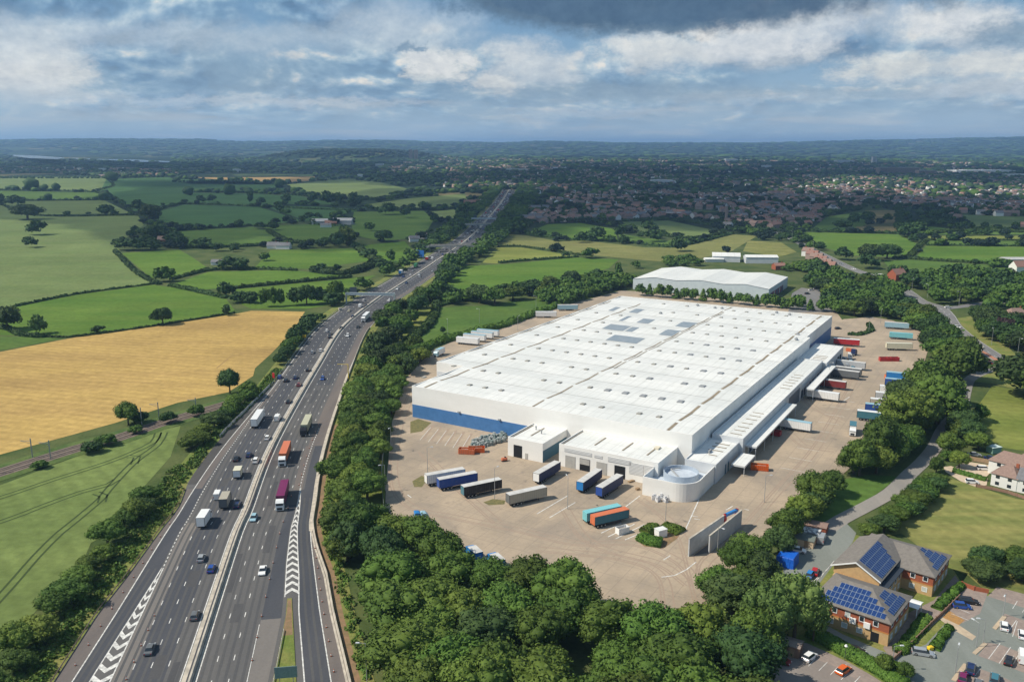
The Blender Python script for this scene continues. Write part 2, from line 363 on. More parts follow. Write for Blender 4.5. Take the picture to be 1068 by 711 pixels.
FIELDS = [  # colour, outline in photo pixels, what it looks like
 ('pale', [(-60, 214), (0, 214), (39, 225), (144, 225), (150, 235), (121, 256), (140, 280), (160, 295.6), (80, 306), (15, 319), (-60, 330)]),
 ('pale', [(-60, 210), (23, 209.8), (109, 209), (137, 222.6), (40, 224), (0, 212.5), (-60, 213)]),
 ('mid', [(-60, 199), (0, 199), (101, 200.8), (114, 208.3), (23, 208.7), (-60, 209)]),
 ('pale', [(-60, 180.5), (50, 181), (111, 186), (118, 193), (96, 200), (0, 197.6), (-60, 197.6)]),
 ('deep', [(111, 187), (177, 184.6), (200, 200), (192, 212.5), (162, 215), (138, 221), (121, 207), (104, 200.5)]),
 ('deep', [(178, 191), (190, 187), (270, 190), (300, 193), (296, 199), (200, 199.5)]),
 ('deep', [(194, 201), (270, 202), (330, 207), (300, 213), (270, 215), (194, 212.5)]),
 ('deep', [(165, 221), (192, 213.5), (270, 216), (318, 231), (270, 234), (200, 239), (162, 229)]),
 ('mid', [(182, 241.6), (263, 236.5), (284, 241), (296, 253), (262, 256), (195, 257)]),
 ('bright', [(127, 264), (187, 260.5), (200, 268), (218, 280.5), (182, 291), (157, 289.5)]),
 ('bright', [(178, 297), (218, 283.5), (300, 281.5), (366, 288), (245, 299.5), (200, 303)]),
 ('bright', [(246, 301.8), (366, 290.3), (392, 287), (368, 300), (345, 318), (320, 322), (262, 322), (240, 312)]),
 ('bright', [(15, 320.5), (80, 307.5), (160, 297), (205, 303.5), (236, 312), (246, 325), (200, 334.5), (162, 339), (77, 350), (46, 350), (-60, 349), (-60, 331)]),
 ('mid', [(-60, 351), (46, 351), (77, 351), (0, 365.5), (-60, 376)]),
 ('gold', [(-60, 377), (0, 367), (77, 352), (162, 340.5), (245, 327.5), (262, 324), (318, 325), (306, 344), (296, 355), (283, 368.6), (266, 384), (264, 392), (238, 409), (185, 420), (120, 441), (0, 474), (-60, 490)]),
 ('wheat', [(-60, 523), (0, 506), (81, 475.5), (120, 462), (151, 451.5), (188.5, 444), (178, 476), (148, 510), (117, 554), (95, 566), (80, 600), (40, 634), (6, 674), (-60, 740)]),
 ('pale', [(290, 193.5), (356, 187), (395, 190), (432, 198.5), (412, 206), (369, 207), (330, 204)]),
 ('pale', [(379, 213.7), (427, 207), (485, 202), (488, 211), (468, 216), (387, 217.5)]),
 ('pale', [(447, 221), (503, 216), (480, 229), (462, 230)]),
 ('mid', [(369, 221), (442, 220), (452.5, 229), (442, 246.6), (400, 251.7), (366, 245)]),
 ('mid', [(270, 236), (323, 234), (361, 236.5), (349, 251.7), (306, 252.5), (288, 242)]),
 ('deep', [(275, 214.5), (330, 215.5), (382, 219), (366, 221), (330, 231), (318, 230)]),
 ('deep', [(298, 201), (320, 206), (352, 213), (275, 213)]),
 ('bright', [(282, 261), (371.5, 259), (392, 271), (326, 280.5), (266, 279)]),
 ('bright', [(371.5, 256.5), (422, 251.7), (437, 268), (418, 281), (392, 270)]),
 ('tan', [(183, 182), (240, 180), (327, 182), (330, 188), (300, 190.5), (215, 186.5)]),
 ('deep', [(190, 190.5), (215, 187.5), (290, 191.5), (285, 192.5), (200, 192)]),
 ('mid', [(455, 321), (500, 319), (560, 311), (582, 306), (577, 318), (530, 337), (470, 355), (432, 366), (424, 356)]),
 ('bright', [(459, 300), (477, 277.5), (530, 275.5), (600, 268.5), (645, 270.5), (635, 280), (600, 290), (560, 300), (520, 305), (457, 318)]),
 ('yellow', [(503, 274), (518, 258), (543, 258), (603, 267.4), (545, 272.5), (520, 275)]),
 ('straw', [(519, 244), (548, 245.5), (576, 250.5), (606, 265), (545, 257.3), (518, 257)]),
 ('straw', [(553, 253), (608, 251), (672, 258), (700, 258.5), (764, 244.6), (790, 246), (763, 262), (730, 269.5), (692, 273), (646, 269), (607, 265), (578, 256)]),
 ('bright', [(550, 243), (570.6, 234), (606, 232.7), (641.6, 239), (644, 250.7), (596, 249.6)]),
 ('pale', [(649, 231.5), (697, 230), (753, 242), (716, 247.5), (662, 240)]),
 ('mid', [(645, 244), (695, 251), (757, 243.7), (763, 244), (716, 254), (697, 257.4), (646, 251.5)]),
 ('bright', [(837, 242), (936.7, 244.5), (958, 255), (947, 268), (888, 266.5), (858, 257.5)]),
 ('bright', [(966, 256.5), (1130, 258), (1130, 272), (1012, 273.5), (954, 269.5)]),
 ('mid', [(921, 272), (952, 271), (1012, 275.2), (1130, 280), (1130, 300), (1040, 296), (931, 283)]),
 ('yellow', [(953, 246), (1130, 246), (1130, 250), (980, 250)]),
 ('mid', [(968, 251), (1130, 251.5), (1130, 256.5), (966, 255)]),
 ('brown', [(893, 236), (937, 236), (935, 243), (893, 241.4)]),
 ('brown', [(902, 219.5), (938, 219.5), (938, 233), (912, 232)]),
 ('mid', [(862, 226), (898, 221), (908, 232), (890, 240.5), (845, 240.6)]),
 ('mid', [(968, 236), (1012, 241), (1130, 240), (1130, 244.7), (960, 244.5)]),
 ('pale', [(1000, 224), (1130, 228), (1130, 238), (1010, 237)]),
 ('meadow', [(780, 251), (815, 253), (831, 263), (812, 268), (775, 262)]),
 ('meadow', [(893, 566), (935, 540), (970, 512), (992, 499), (1018, 507), (1060, 520), (1200, 545), (1200, 640), (1068, 628), (1030, 618), (1010, 600), (985, 590), (940, 556)]),
 ('yellow', [(1008, 440), (1035, 402), (1068, 408), (1200, 420), (1200, 485), (1068, 470), (1040, 466)]),
 ('mid', [(820, 560), (878, 500), (906, 495), (938, 497), (905, 522), (870, 545)]),
 ('yellow', [(345, 512), (362, 430), (378, 395), (410, 340), (430, 322), (452, 322), (425, 355), (410, 380), (398, 420), (402, 512), (400, 548), (345, 548)]),
]
FIELD_POLYS = []
for i, (c, px) in enumerate(FIELDS):
    w = PP(px); FIELD_POLYS.append(w)
    far = w[0].length > 500
    sheet('field', w, .05+.004*(i % 7), G[c])
# hedges and hedgerow shrubs are built with the trees
M_TRACK = mat('flattened_crop', (.045, .070, .020), None, famt=.3, fscale=2, rough=1)
def strip(mb, line, w, z):
    line = [Vector(p) for p in line]; n = len(line); v = []
    for i, p in enumerate(line):
        d = (line[min(i+1, n-1)]-line[max(i-1, 0)]).normalized(); nn = Vector((-d.y, d.x))
        v += [(p.x+nn.x*w/2, p.y+nn.y*w/2, z), (p.x-nn.x*w/2, p.y-nn.y*w/2, z)]
    mb.add(v, [(2*i, 2*i+1, 2*i+3, 2*i+2) for i in range(n-1)])
def offset_line(line, d):
    line = [Vector(p) for p in line]; n = len(line); out = []
    for i, p in enumerate(line):
        t = (line[min(i+1, n-1)]-line[max(i-1, 0)]).normalized(); out.append(p+Vector((t.y, -t.x))*d)
    return out
mb = MB()
for px in ([(-60, 535), (0, 519), (56.5, 500), (110, 483), (138, 472), (160, 461), (165, 451)], [(-60, 558), (0, 544.4), (45, 527.4), (85, 513), (113, 505.5), (122, 500)],
           [(171.5, 451), (164, 464), (139.5, 482.5), (113, 510.5), (105.6, 520), (79, 542.5), (62, 556), (38, 580), (10, 612), (-30, 655)], [(100, 514), (108, 517), (106, 524)], [(134, 476), (143, 476.5), (140, 484)]):
    l = smooth_line(PP(px), 5)
    for o_ in (-1.15, 1.15): strip(mb, offset_line(l, o_), .62, .085)
mb.build('wheel_tracks', M_TRACK, fix=False)['kind'] = 'structure'
mb = MB()
strip(mb, PP([(226, 384), (240, 372), (256, 368)]), .8, .085); strip(mb, PP([(120, 398), (200, 401), (215, 400)]), .5, .085)
mb.build('wheel_tracks', mat('flattened_barley', (.33, .21, .08), None, famt=.2, rough=1), fix=False)['kind'] = 'structure'

# ================================================================ MOTORWAY
CPX = [(196.5, 711), (246, 560), (257.5, 534), (287, 460), (332.5, 380), (358, 341), (392, 313), (413, 300), (456, 272), (490, 248), (508, 229), (520, 215), (528, 203), (531, 198)]
cw = PP(CPX); cw = [cw[0]*2-cw[1]]+cw
CL = smooth_line(cw, 4.0)
CS = [0.0]
for a, b in zip(CL[:-1], CL[1:]): CS.append(CS[-1]+(b-a).length)
S_END = CS[-1]
CLa = np.array([(p.x, p.y) for p in CL]); CSa = np.array(CS)
CT = np.gradient(CLa, axis=0); CT /= np.linalg.norm(CT, axis=1)[:, None]
def mw(s, o):
    """point of the motorway at chainage s, offset o metres to the right of its centre"""
    x = np.interp(s, CSa, CLa[:, 0]); y = np.interp(s, CSa, CLa[:, 1]); tx = np.interp(s, CSa, CT[:, 0]); ty = np.interp(s, CSa, CT[:, 1])
    l = math.hypot(tx, ty); return (x+ty/l*o, y-tx/l*o)
def mw_dir(s):
    tx = np.interp(s, CSa, CT[:, 0]); ty = np.interp(s, CSa, CT[:, 1]); return math.atan2(ty, tx)
def mw_so(p):
    d = (CLa[:, 0]-p[0])**2+(CLa[:, 1]-p[1])**2; i = int(d.argmin())
    o = (p[0]-CLa[i, 0])*CT[i, 1]-(p[1]-CLa[i, 1])*CT[i, 0]
    s = CSa[i]+(p[0]-CLa[i, 0])*CT[i, 0]+(p[1]-CLa[i, 1])*CT[i, 1]
    return float(s), float(o)
def tab(t):
    xs = [a for a, b in t]; ys = [b for a, b in t]; return lambda s: float(np.interp(s, xs, ys))
LE = tab([(0, -31), (60, -28.5), (101, -26.8), (120, -24.6), (142, -22.8), (165, -21.6), (185, -23.0), (237, -21), (262, -18.8), (300, -16), (3000, -15.8)])      # left edge of the surface
LW = tab([(0, -27), (60, -24.9), (101, -22.4), (120, -21.5), (142, -20.6), (170, -20.1), (224, -17.8), (250, -16.6), (295, -14.7), (3000, -14.6)])  # left edge line
CHL = tab([(0, -24), (73, -20.5), (100, -18.4), (122, -16.7)]); CHR = tab([(0, -16.2), (122, -16.3)])
RR = tab([(0, 38), (66, 29.4), (94, 25.8), (113, 23.7), (135, 21.3), (150, 20.2), (172, 19.5), (214, 19.0), (260, 18), (302, 17), (3000, 14.6)])     # right edge line
RB = tab([(0, 42), (64, 33.5), (92, 29.2), (112, 26.8), (128, 23.6), (140, 21.8), (154, 20.7), (172, 20.3), (214, 20), (272, 19), (302, 18.2), (360, 17.2), (510, 16.4), (3000, 15.8)])
GR = tab([(0, 31), (66, 24), (94, 20.9), (113, 19.6), (130, 18), (154, 16), (174, 14.6)])      # left line of the right slip road
GL = tab([(0, 15.2), (67, 16.9), (94, 17.4), (103, 16.9), (120, 15.9), (142, 15.2), (174, 14.5)])
S0 = 10.0
def frange(a, b, st):
    n = max(1, int(round((b-a)/st))); return [a+(b-a)*i/n for i in range(n+1)]
def ribbon(mb, f0, f1, s0, s1, z, mi=0, st=6):
    if not callable(f0): c0 = f0; f0 = lambda s: c0
    if not callable(f1): c1 = f1; f1 = lambda s: c1
    ss = frange(s0, s1, st); v = []
    for s in ss: v += [(*mw(s, f0(s)), z), (*mw(s, f1(s)), z)]
    mb.add(v, [(2*i, 2*i+1, 2*i+3, 2*i+2) for i in range(len(ss)-1)], mi)
def asphalt(name, c, c2, **k): return mat(name, c, c2, .12, fscale=1.6, famt=.16, rough=.9, spec=.2, stretch=(1, .1, -1.4), **k)
A_MID = asphalt('asphalt', (.105, .102, .102), (.125, .12, .117)); A_DARK = asphalt('fresh_asphalt', (.062, .066, .078), (.078, .08, .09))
A_LIGHT = asphalt('worn_asphalt', (.165, .152, .142), (.19, .172, .158)); A_SHOULD = asphalt('shoulder_asphalt', (.135, .118, .112), (.17, .145, .13))
PAINT = mat('road_paint', (.74, .73, .69), (.46, .45, .43), 1.1, fscale=5, famt=.2, rough=.7)
CONC = mat('concrete', (.53, .475, .395), (.37, .335, .28), .5, fscale=2, famt=.2, rough=.85)
CONC_G = mat('grey_concrete', (.36, .36, .35), (.28, .285, .285), .3, fscale=2, famt=.14, rough=.85)
SOIL = mat('bare_soil', (.28, .17, .10), (.20, .145, .075), .5, fscale=3, famt=.3, rough=1)
VERGE = mat('verge_grass', (.13, .175, .035), (.21, .205, .06), .14, fscale=1.2, famt=.45, rough=1, bump=.2)
mb = MB(); ribbon(mb, lambda s: LE(s)-7, lambda s: RB(s)+5, S0, S_END, .10); mb.build('verge', VERGE, fix=False)['kind'] = 'structure'
mb = MB(); ribbon(mb, LE, RB, S0, S_END, .14); mb.build('motorway', A_MID, fix=False)['kind'] = 'structure'
mb = MB()
ribbon(mb, -12.5, -5.3, S0, S_END, .146); ribbon(mb, lambda s: LW(s)+.3, lambda s: min(CHL(s), -16.3)-.2, S0, 240, .146); ribbon(mb, 15.9, lambda s: RR(s)-.2, 172, 250, .146); ribbon(mb, lambda s: GR(s)+.2, lambda s: RR(s)-.2, S0, 172, .146)
ribbon(mb, 12.3, lambda s: max(GL(s)-.4, 12.5), 92, 160, .146)
ribbon(mb, 1.9, 12.0, 300, S_END, .146)
mb.build('fresh_asphalt_lanes', A_DARK, fix=False)['kind'] = 'structure'
mb = MB(); ribbon(mb, -16.1, -12.7, S0, 150, .150); ribbon(mb, lambda s: LW(s)+.4, lambda s: -13.2, 250, 330, .150); ribbon(mb, 12.3, lambda s: max(GL(s)-.4, 12.5), S0, 92, .150)
mb.build('worn_asphalt_lanes', A_LIGHT, fix=False)['kind'] = 'structure'
mb = MB(); ribbon(mb, lambda s: LE(s)+.2, lambda s: LW(s)-.2, S0, 178, .150); ribbon(mb, lambda s: LW(s)+.2, lambda s: LW(s)+2.4, 178, 300, .152); ribbon(mb, lambda s: RR(s)+.2, lambda s: RB(s)-.2, S0, 150, .150)
ribbon(mb, 12.4, 15.2, 172, 215, .150); ribbon(mb, 13.2, lambda s: RB(s)-.3, 215, 700, .150)
mb.build('hard_shoulder', A_SHOULD, fix=False)['kind'] = 'structure'
mb = MB(); ribbon(mb, lambda s: LE(s)+.1, lambda s: LW(s)-.2, 182, 262, .154); mb.build('refuge_area', asphalt('refuge_asphalt', (.07, .068, .066), (.085, .08, .078)), fix=False)['kind'] = 'structure'
# wheel tracks and repairs in the lanes
mb = MB()
for c_ in (-14.3, -10.7, -7.1, -3.4, 3.2, 6.6, 10.2, 17.9):
    for o_ in (-.85, .85):
        if c_ < 15: ribbon(mb, c_+o_-.3, c_+o_+.3, S0, 900, .155)
for o_ in (-.85, .85): ribbon(mb, lambda s: (GR(s)+RR(s))/2+o_-.3, lambda s: (GR(s)+RR(s))/2+o_+.3, S0, 165, .155); ribbon(mb, lambda s: (LW(s)+CHL(s))/2+o_-.3, lambda s: (LW(s)+CHL(s))/2+o_+.3, S0, 123, .155)
mb.build('wheel_track_wear', asphalt('polished_asphalt', (.082, .082, .086), (.10, .098, .098)), fix=False)['kind'] = 'structure'
mb = MB(); pr = random.Random(5)
for i in range(34):
    s_ = pr.uniform(40, 520); c_ = pr.choice((-14.3, -10.7, -7.1, -3.4, 3.2, 6.6, 10.2)); w_ = pr.uniform(.8, 1.7); ribbon(mb, c_-w_, c_+pr.uniform(.2, w_), s_, s_+pr.uniform(3, 22), .1555+i*.0001)
mb.build('road_repairs', asphalt('repair_asphalt', (.070, .070, .074), (.09, .088, .09)), fix=False)['kind'] = 'structure'
# painted lines
mb = MB(); LWD = .22
def line_(f, s0, s1, w=LWD, st=6):
    g = f if callable(f) else (lambda s: f)
    ribbon(mb, lambda s: g(s)-w/2, lambda s: g(s)+w/2, s0, s1, .160, st=st)
line_(LW, S0, S_END, .28); line_(RR, S0, 150, .25); line_(RR, 300, S_END, .25); line_(-1.75, S0, S_END, .25); line_(1.6, S0, S_END, .25)
line_(CHL, S0, 123, .28); line_(CHR, S0, 123, .28); line_(GR, S0, 174, .28); line_(GL, 102, 174, .22)
def dashes(f, s0, s1, on, mod, w=.2):
    g = f if callable(f) else (lambda s: f)
    s = s0
    while s < s1: ribbon(mb, lambda t: g(t)-w/2, lambda t: g(t)+w/2, s, s+on, .160, st=on); s += mod
LANES_L = (-5.3, -8.9, -12.6); LANES_R = (4.8, 8.3)
for l in LANES_L: dashes(l, S0+3, 1500, 2.2, 9)
for l in LANES_R: dashes(l, S0+3, 1500, 2.2, 9)
dashes(12.0, 174, 1500, 2.2, 9)
dashes(tab([(123, -16.4), (169, -16.7), (223, -15.1), (292, -14.8)]), 124, 290, 1.1, 2.2, .28)
dashes(tab([(174, 14.4), (300, 15.2), (330, 15.6)]), 175, 235, 1.3, 2.6, .28)
line_(12.15, S0, 90, .16)
# chevrons of the two gore areas (arms bent in the middle)
def chevrons(fl, fr, s0, s1, mod, wd, bend):
    s = s0
    while s < s1:
        v = []
        for t in (0, .5, 1):
            for k in (0, wd):
                ss = s+k+(bend if t == .5 else 0); a, b = fl(ss), fr(ss); v.append((*mw(ss, a+(b-a)*t), .162))
        mb.add(v, [(0, 2, 3, 1), (2, 4, 5, 3)]); s += mod
chevrons(CHL, CHR, 22, 120, 4.3, 1.75, -2.2); chevrons(GL, GR, 103, 168, 3.6, 1.5, 2.0)
mb.build('road_markings', PAINT, fix=False)['kind'] = 'structure'
# gore island with grass
isl = [mw(s, GL(s)+.6) for s in frange(S0, 101, 8)]+[mw(s, max(GR(s)-1.7, GL(s)+.9)) for s in frange(101, S0, 8)]
mb = MB(); mb.prism(isl, .14, .28); mb.build('traffic_island', VERGE)['kind'] = 'structure'
sheet('island_soil', [mw(s, GL(s)+.7) for s in frange(84, 100, 5)]+[mw(s, max(GR(s)-1.8, GL(s)+1)) for s in frange(100, 84, 5)], .285, SOIL)
# soil strip outside the right barrier
mb = MB(); ribbon(mb, lambda s: RB(s)+.4, lambda s: RB(s)+2.2, S0, 240, .115); mb.build('soil_strip', SOIL, fix=False)['kind'] = 'structure'
# barriers: each a thing of its own
def barrier(name, f, s0, s1, prof, z0, m, label, st=6, parts=None):
    ss = frange(s0, s1, st); g = f if callable(f) else (lambda s: f); n = len(prof); v = []
    for s in ss:
        for o, z in prof: v.append((*mw(s, g(s)+o), z0+z))
    f_ = [(i*n+k, i*n+(k+1) % n, (i+1)*n+(k+1) % n, (i+1)*n+k) for i in range(len(ss)-1) for k in range(n)]+[tuple(range(n)), tuple(range(len(v)-n, len(v)))[::-1]]
    b = MB(); b.add(v, f_); o = b.build(name, m); tag(o, label, 'barrier'); return o
STEP = [(-.27, 0), (-.24, .3), (-.12, .9), (.12, .9), (.24, .3), (.27, 0)]
barrier('median_barrier', 0.35, S0, S_END, [(-.45, 0), (-.42, .3), (-.2, .9), (.2, .9), (.42, .3), (.45, 0)], .14, CONC, 'long pale concrete barrier along the middle of the motorway')
mb = MB(); ribbon(mb, -1.5, -.2, S0, S_END, .158); ribbon(mb, .9, 1.3, S0, S_END, .158); mb.build('median_strip', CONC, fix=False)['kind'] = 'structure'
mb = MB(); ribbon(mb, -.55, -.1, S0, S_END, .166); mb.build('median_channel', A_DARK, fix=False)['kind'] = 'structure'
barrier('concrete_barrier', lambda s: RB(s), S0, 430, STEP, .14, CONC, 'pale concrete barrier along the right edge of the motorway by the warehouse trees')
mb = MB(); ribbon(mb, lambda s: RB(s)-1.3, lambda s: RB(s)-.25, 140, 320, .164); ribbon(mb, lambda s: RB(s)-.9, lambda s: RB(s)-.4, S0, 140, .164); mb.build('barrier_apron', CONC, fix=False)['kind'] = 'structure'
STEEL = mat('galvanised_steel', (.42, .43, .43), (.34, .35, .35), 1, famt=.1, rough=.45, metal=.6)
RUST = mat('brown_steel', (.20, .12, .085), (.27, .2, .15), .5, famt=.2, rough=.8)
def guardrail(f, s0, s1, label, m=STEEL, h=.7, post=4.0):
    r = empty('guardrail', mw((s0+s1)/2, f((s0+s1)/2)), 0, label, 'barrier')
    inv = Vector(r.location); b = MB(); ss = frange(s0, s1, 5); v = []
    prof = [(-.05, h-.32), (.05, h-.24), (-.03, h-.16), (.05, h-.08), (-.05, h), (-.09, h), (-.09, h-.32)]; n = len(prof)
    for s in ss:
        for o, z in prof: x, y = mw(s, f(s)+o); v.append((x-inv.x, y-inv.y, .14+z))
    b.add(v, [(i*n+k, i*n+(k+1) % n, (i+1)*n+(k+1) % n, (i+1)*n+k) for i in range(len(ss)-1) for k in range(n)]); b.build('rail', m, r)
    pb = MB()
    for s in frange(s0, s1, post): x, y = mw(s, f(s)-.14); pb.box((x-inv.x, y-inv.y, .14+h/2-.1), (.12, .12, h+.1))
    pb.build('posts', m, r)['kind'] = 'stuff'
guardrail(lambda s: LE(s)-.2, 20, 178, 'brown steel guardrail along the left slip road above the verge shrubs', RUST)
guardrail(lambda s: LE(s)-.2, 300, 900, 'grey steel guardrail along the left edge beside the golden field', STEEL)
guardrail(lambda s: RB(s)+.2, 440, 900, 'grey steel guardrail along the right edge beyond the gantry', STEEL)
guardrail(lambda s: GL(s)+.9, 40, 86, 'short pale guardrail on the grass island between carriageway and slip road', mat('pale_steel', (.62, .56, .46), None, rough=.6))
# parapet fence where the railway passes below
r = empty('parapet_fence', mw(265, LE(265)-.5), 0, 'grey mesh parapet fence on the left edge above the railway cutting', 'fence')
b = MB(); pb = MB()
for s in frange(228, 300, 2.4):
    x, y = mw(s, LE(s)-.5); pb.box((x-r.location.x, y-r.location.y, .75), (.14, .14, 1.3))
v = []; ss = frange(228, 300, 2.4)
for s in ss:
    for o, z in ((-.04, .15), (.04, .15), (.04, 1.3), (-.04, 1.3)): x, y = mw(s, LE(s)-.5+o); v.append((x-r.location.x, y-r.location.y, z))
b.add(v, [(i*4+k, i*4+(k+1) % 4, i*4+4+(k+1) % 4, i*4+4+k) for i in range(len(ss)-1) for k in range(4)])
b.build('panel', mat('grey_panel', (.60, .59, .56), (.50, .50, .48), .5, famt=.2, rough=.7), r); pb.build('posts', STEEL, r)['kind'] = 'stuff'

# ================================================================ RAILWAY
BALL = mat('ballast', (.20, .155, .125), (.15, .12, .10), .6, fscale=3, famt=.35, rough=1)
RAILM = mat('rail_steel', (.16, .13, .12), None, rough=.5, metal=.5)
rl = smooth_line(PP([(-60, 512), (0, 493), (81, 467.5), (120, 457.7), (162, 443.5), (200, 432), (238, 421), (262, 414)]), 5)
mb = MB(); strip(mb, offset_line(rl, 0), 16, .11); mb.build('railway_verge', mat('embankment_grass', (.055, .10, .022), (.10, .14, .035), .15, fscale=1, famt=.5, rough=1, bump=.3), fix=False)['kind'] = 'structure'
mb = MB(); strip(mb, rl, 8.2, .16); mb.build('railway_bed', BALL, fix=False)['kind'] = 'structure'
mb = MB()
for o_ in (-2.6, -1.15, 1.15, 2.6):
    l = offset_line(rl, o_); n = len(l)
    for a, b_ in zip(l[:-1], l[1:]): d = b_-a; mb.box(((a.x+b_.x)/2, (a.y+b_.y)/2, .24), (d.length+.02, .08, .14), math.atan2(d.y, d.x))
mb.build('railway_rails', RAILM)['kind'] = 'structure'

# ================================================================ OTHER ROADS
def road(name, px, w, m, z=.13, kerb=False, step=5):
    l = smooth_line(PP(px), step); mb = MB(); strip(mb, l, w, z); mb.build(name, m, fix=False)['kind'] = 'structure'; return l
A_ROAD = asphalt('grey_road', (.17, .165, .165), (.20, .195, .19)); A_LANE = asphalt('lane_asphalt', (.24, .225, .205), (.29, .265, .235))
ROADS = []
ar = road('main_road', [(775, 237), (800, 241), (815, 244), (837, 255), (861, 267), (888, 280), (910, 288), (930, 296), (944, 303), (960, 314), (978, 320), (987, 328), (995, 340), (1010, 353), (1026, 364), (1045, 376), (1075, 392), (1110, 405)], 9.5, A_ROAD); ROADS.append((ar, 7))
ROADS.append((road('side_road', [(985, 322), (1001, 320), (1030, 316), (1070, 315)], 7, A_ROAD, .134), 5))
ln = road('access_lane', [(1040, 383), (1024, 389), (1011, 396), (1006, 410), (1002, 425), (985, 446), (975, 466), (962, 482), (948, 495), (930, 513), (906, 527), (879, 541), (862, 552)], 5.2, A_LANE, .138); ROADS.append((ln, 4.5))
mb = MB()
for o_ in (-4.4, 4.4): strip(mb, offset_line(ar, o_), .18, .145)
for i in range(0, len(ar)-2, 2): strip(mb, ar[i:i+2], .18, .145)
mb.build('road_markings', PAINT, fix=False)['kind'] = 'structure'
mb = MB(); strip(mb, [p for p in smooth_line(PP([(1023, 366), (1030, 370), (1042, 377)]), 3)], 2.6, .15); mb.build('turning_lane', mat('red_surfacing', (.42, .19, .12), None, famt=.15, rough=.9), fix=False)['kind'] = 'structure'
sheet('junction_verge', PP([(998, 332), (1012, 330), (1040, 352), (1062, 372), (1052, 374), (1030, 362), (1008, 346)]), .11, VERGE)
sheet('junction_verge', PP([(1022, 383), (1048, 389), (1068, 396), (1068, 408), (1035, 400), (1014, 398)]), .116, VERGE)
# ================================================================ TREES
rng = random.Random(7); nr = np.random.default_rng(7)
def foliage(name, c1, c2, rand=.55, **k):
    return mat(name, c1, c2, .55, fscale=2.2, famt=.34, rough=.75, spec=.22, rand=rand, sharp=(.35, .65), **k)
FOL = foliage('foliage', (.052, .093, .014), (.090, .140, .022)); FOL_Y = foliage('yellowish_foliage', (.080, .124, .017), (.116, .162, .026))
FOL_D = foliage('dark_foliage', (.030, .060, .016), (.050, .086, .022)); FOL_P = foliage('pale_foliage', (.085, .140, .032), (.122, .182, .046), .3)
FOL_C = foliage('copper_foliage', (.045, .026, .028), (.06, .035, .035), .2); FOL_FAR = foliage('distant_foliage', (.010, .026, .018), (.018, .038, .022), .5)
HEDGE_B = foliage('clipped_hedge', (.075, .15, .02), (.10, .18, .028), .2); HEDGE_D = foliage('hedge_foliage', (.034, .065, .016), (.055, .095, .022), .4)
BARK = mat('bark', (.10, .075, .05), (.07, .055, .04), 2, famt=.3, fscale=8, rough=.95)
ICO = {}
def ico(sub):
    if sub not in ICO:
        bm = bmesh.new(); bmesh.ops.create_icosphere(bm, subdivisions=sub, radius=1)
        v = np.array([p.co[:] for p in bm.verts]); f = np.array([[w.index for w in p.verts] for p in bm.faces]); bm.free(); ICO[sub] = (v, f)
    return ICO[sub]
def leaves(pts, nrm, size, jit=.55, r=nr):
    """one small quad per point, roughly facing along nrm"""
    n = len(pts); N = nrm+r.normal(0, jit, (n, 3)); N /= np.linalg.norm(N, axis=1)[:, None]
    T = np.cross(N, r.normal(0, 1, (n, 3))); T /= np.linalg.norm(T, axis=1)[:, None]+1e-9; B = np.cross(N, T)
    s = (size*(.6+.8*r.random(n)))[:, None]; b = s*(.55+.35*r.random(n))[:, None]
    v = np.stack([pts-T*s-B*b*.3, pts+B*b*-1+T*0, pts+T*s+B*b*.2, pts+B*b], 1).reshape(-1, 3)
    return v, np.arange(4*n).reshape(-1, 4)
def crown(seed, nl, per, leaf, lobe=(.30, .46), shape='round', zc=1.15, rz=.78, sub=1):
    """crown of unit radius: many leafy lobes over an uneven ellipsoid; every lobe has leaves outside and twigs mass inside"""
    r = np.random.default_rng(seed); C = []; Rl = []
    k = 0
    while len(C) < nl:
        d = r.normal(0, 1, 3); d /= np.linalg.norm(d)
        if d[2] < -.55: continue
        if shape == 'cone':
            t = (r.random())**.8; rad = (1-t)*.62+.12; a = r.random()*6.283; c = np.array([math.cos(a)*rad*.8, math.sin(a)*rad*.8, .35+t*2.3]); lr = .16+.22*(1-t)
        elif shape == 'column':
            t = r.random(); rad = .5*(1-abs(t-.4)*.9); a = r.random()*6.283; c = np.array([math.cos(a)*rad, math.sin(a)*rad, .3+t*2.2]); lr = .28
        else:
            q_ = .50+.28*r.random(); und = 1+.18*math.sin(3*math.atan2(d[1], d[0])+seed)
            c = d*q_*np.array([und, und, rz]); c[2] += zc; lr = lobe[0]+(lobe[1]-lobe[0])*r.random()
        if len(C) and k < 4000 and min(np.linalg.norm(c-x)/ (lr+y) for x, y in zip(C, Rl)) < .36: k += 1; continue
        C.append(c); Rl.append(lr)
    V = []; F = []; nv = 0
    iv, fi = ico(sub)
    for c, lr in zip(C, Rl):
        n = int(per*(lr/.38)**2); d = r.normal(0, 1, (n, 3)); d /= np.linalg.norm(d, axis=1)[:, None]; d = d[d[:, 2] > -.75]
        rr = lr*(.86+.26*r.random(len(d)))*(1+.16*np.sin(d[:, 0]*9+seed)*np.sin(d[:, 1]*8)*np.sin(d[:, 2]*7+1))
        p = c+d*rr[:, None]; keep = np.ones(len(p), bool)
        for c2, l2 in zip(C, Rl):
            if c2 is not c: keep &= np.linalg.norm(p-c2, axis=1) > l2*.82
        v, f = leaves(p[keep], d[keep], leaf, .85, r); V.append(v); F.append(f+nv); nv += len(v)
        w = iv*lr*.84*(1+.12*r.normal(0, 1, (len(iv), 1)).clip(-1, 1))+c; q4 = np.column_stack([fi, fi[:, 2]]); V.append(w); F.append(q4+nv); nv += len(w)
    return np.concatenate(V), np.concatenate(F)
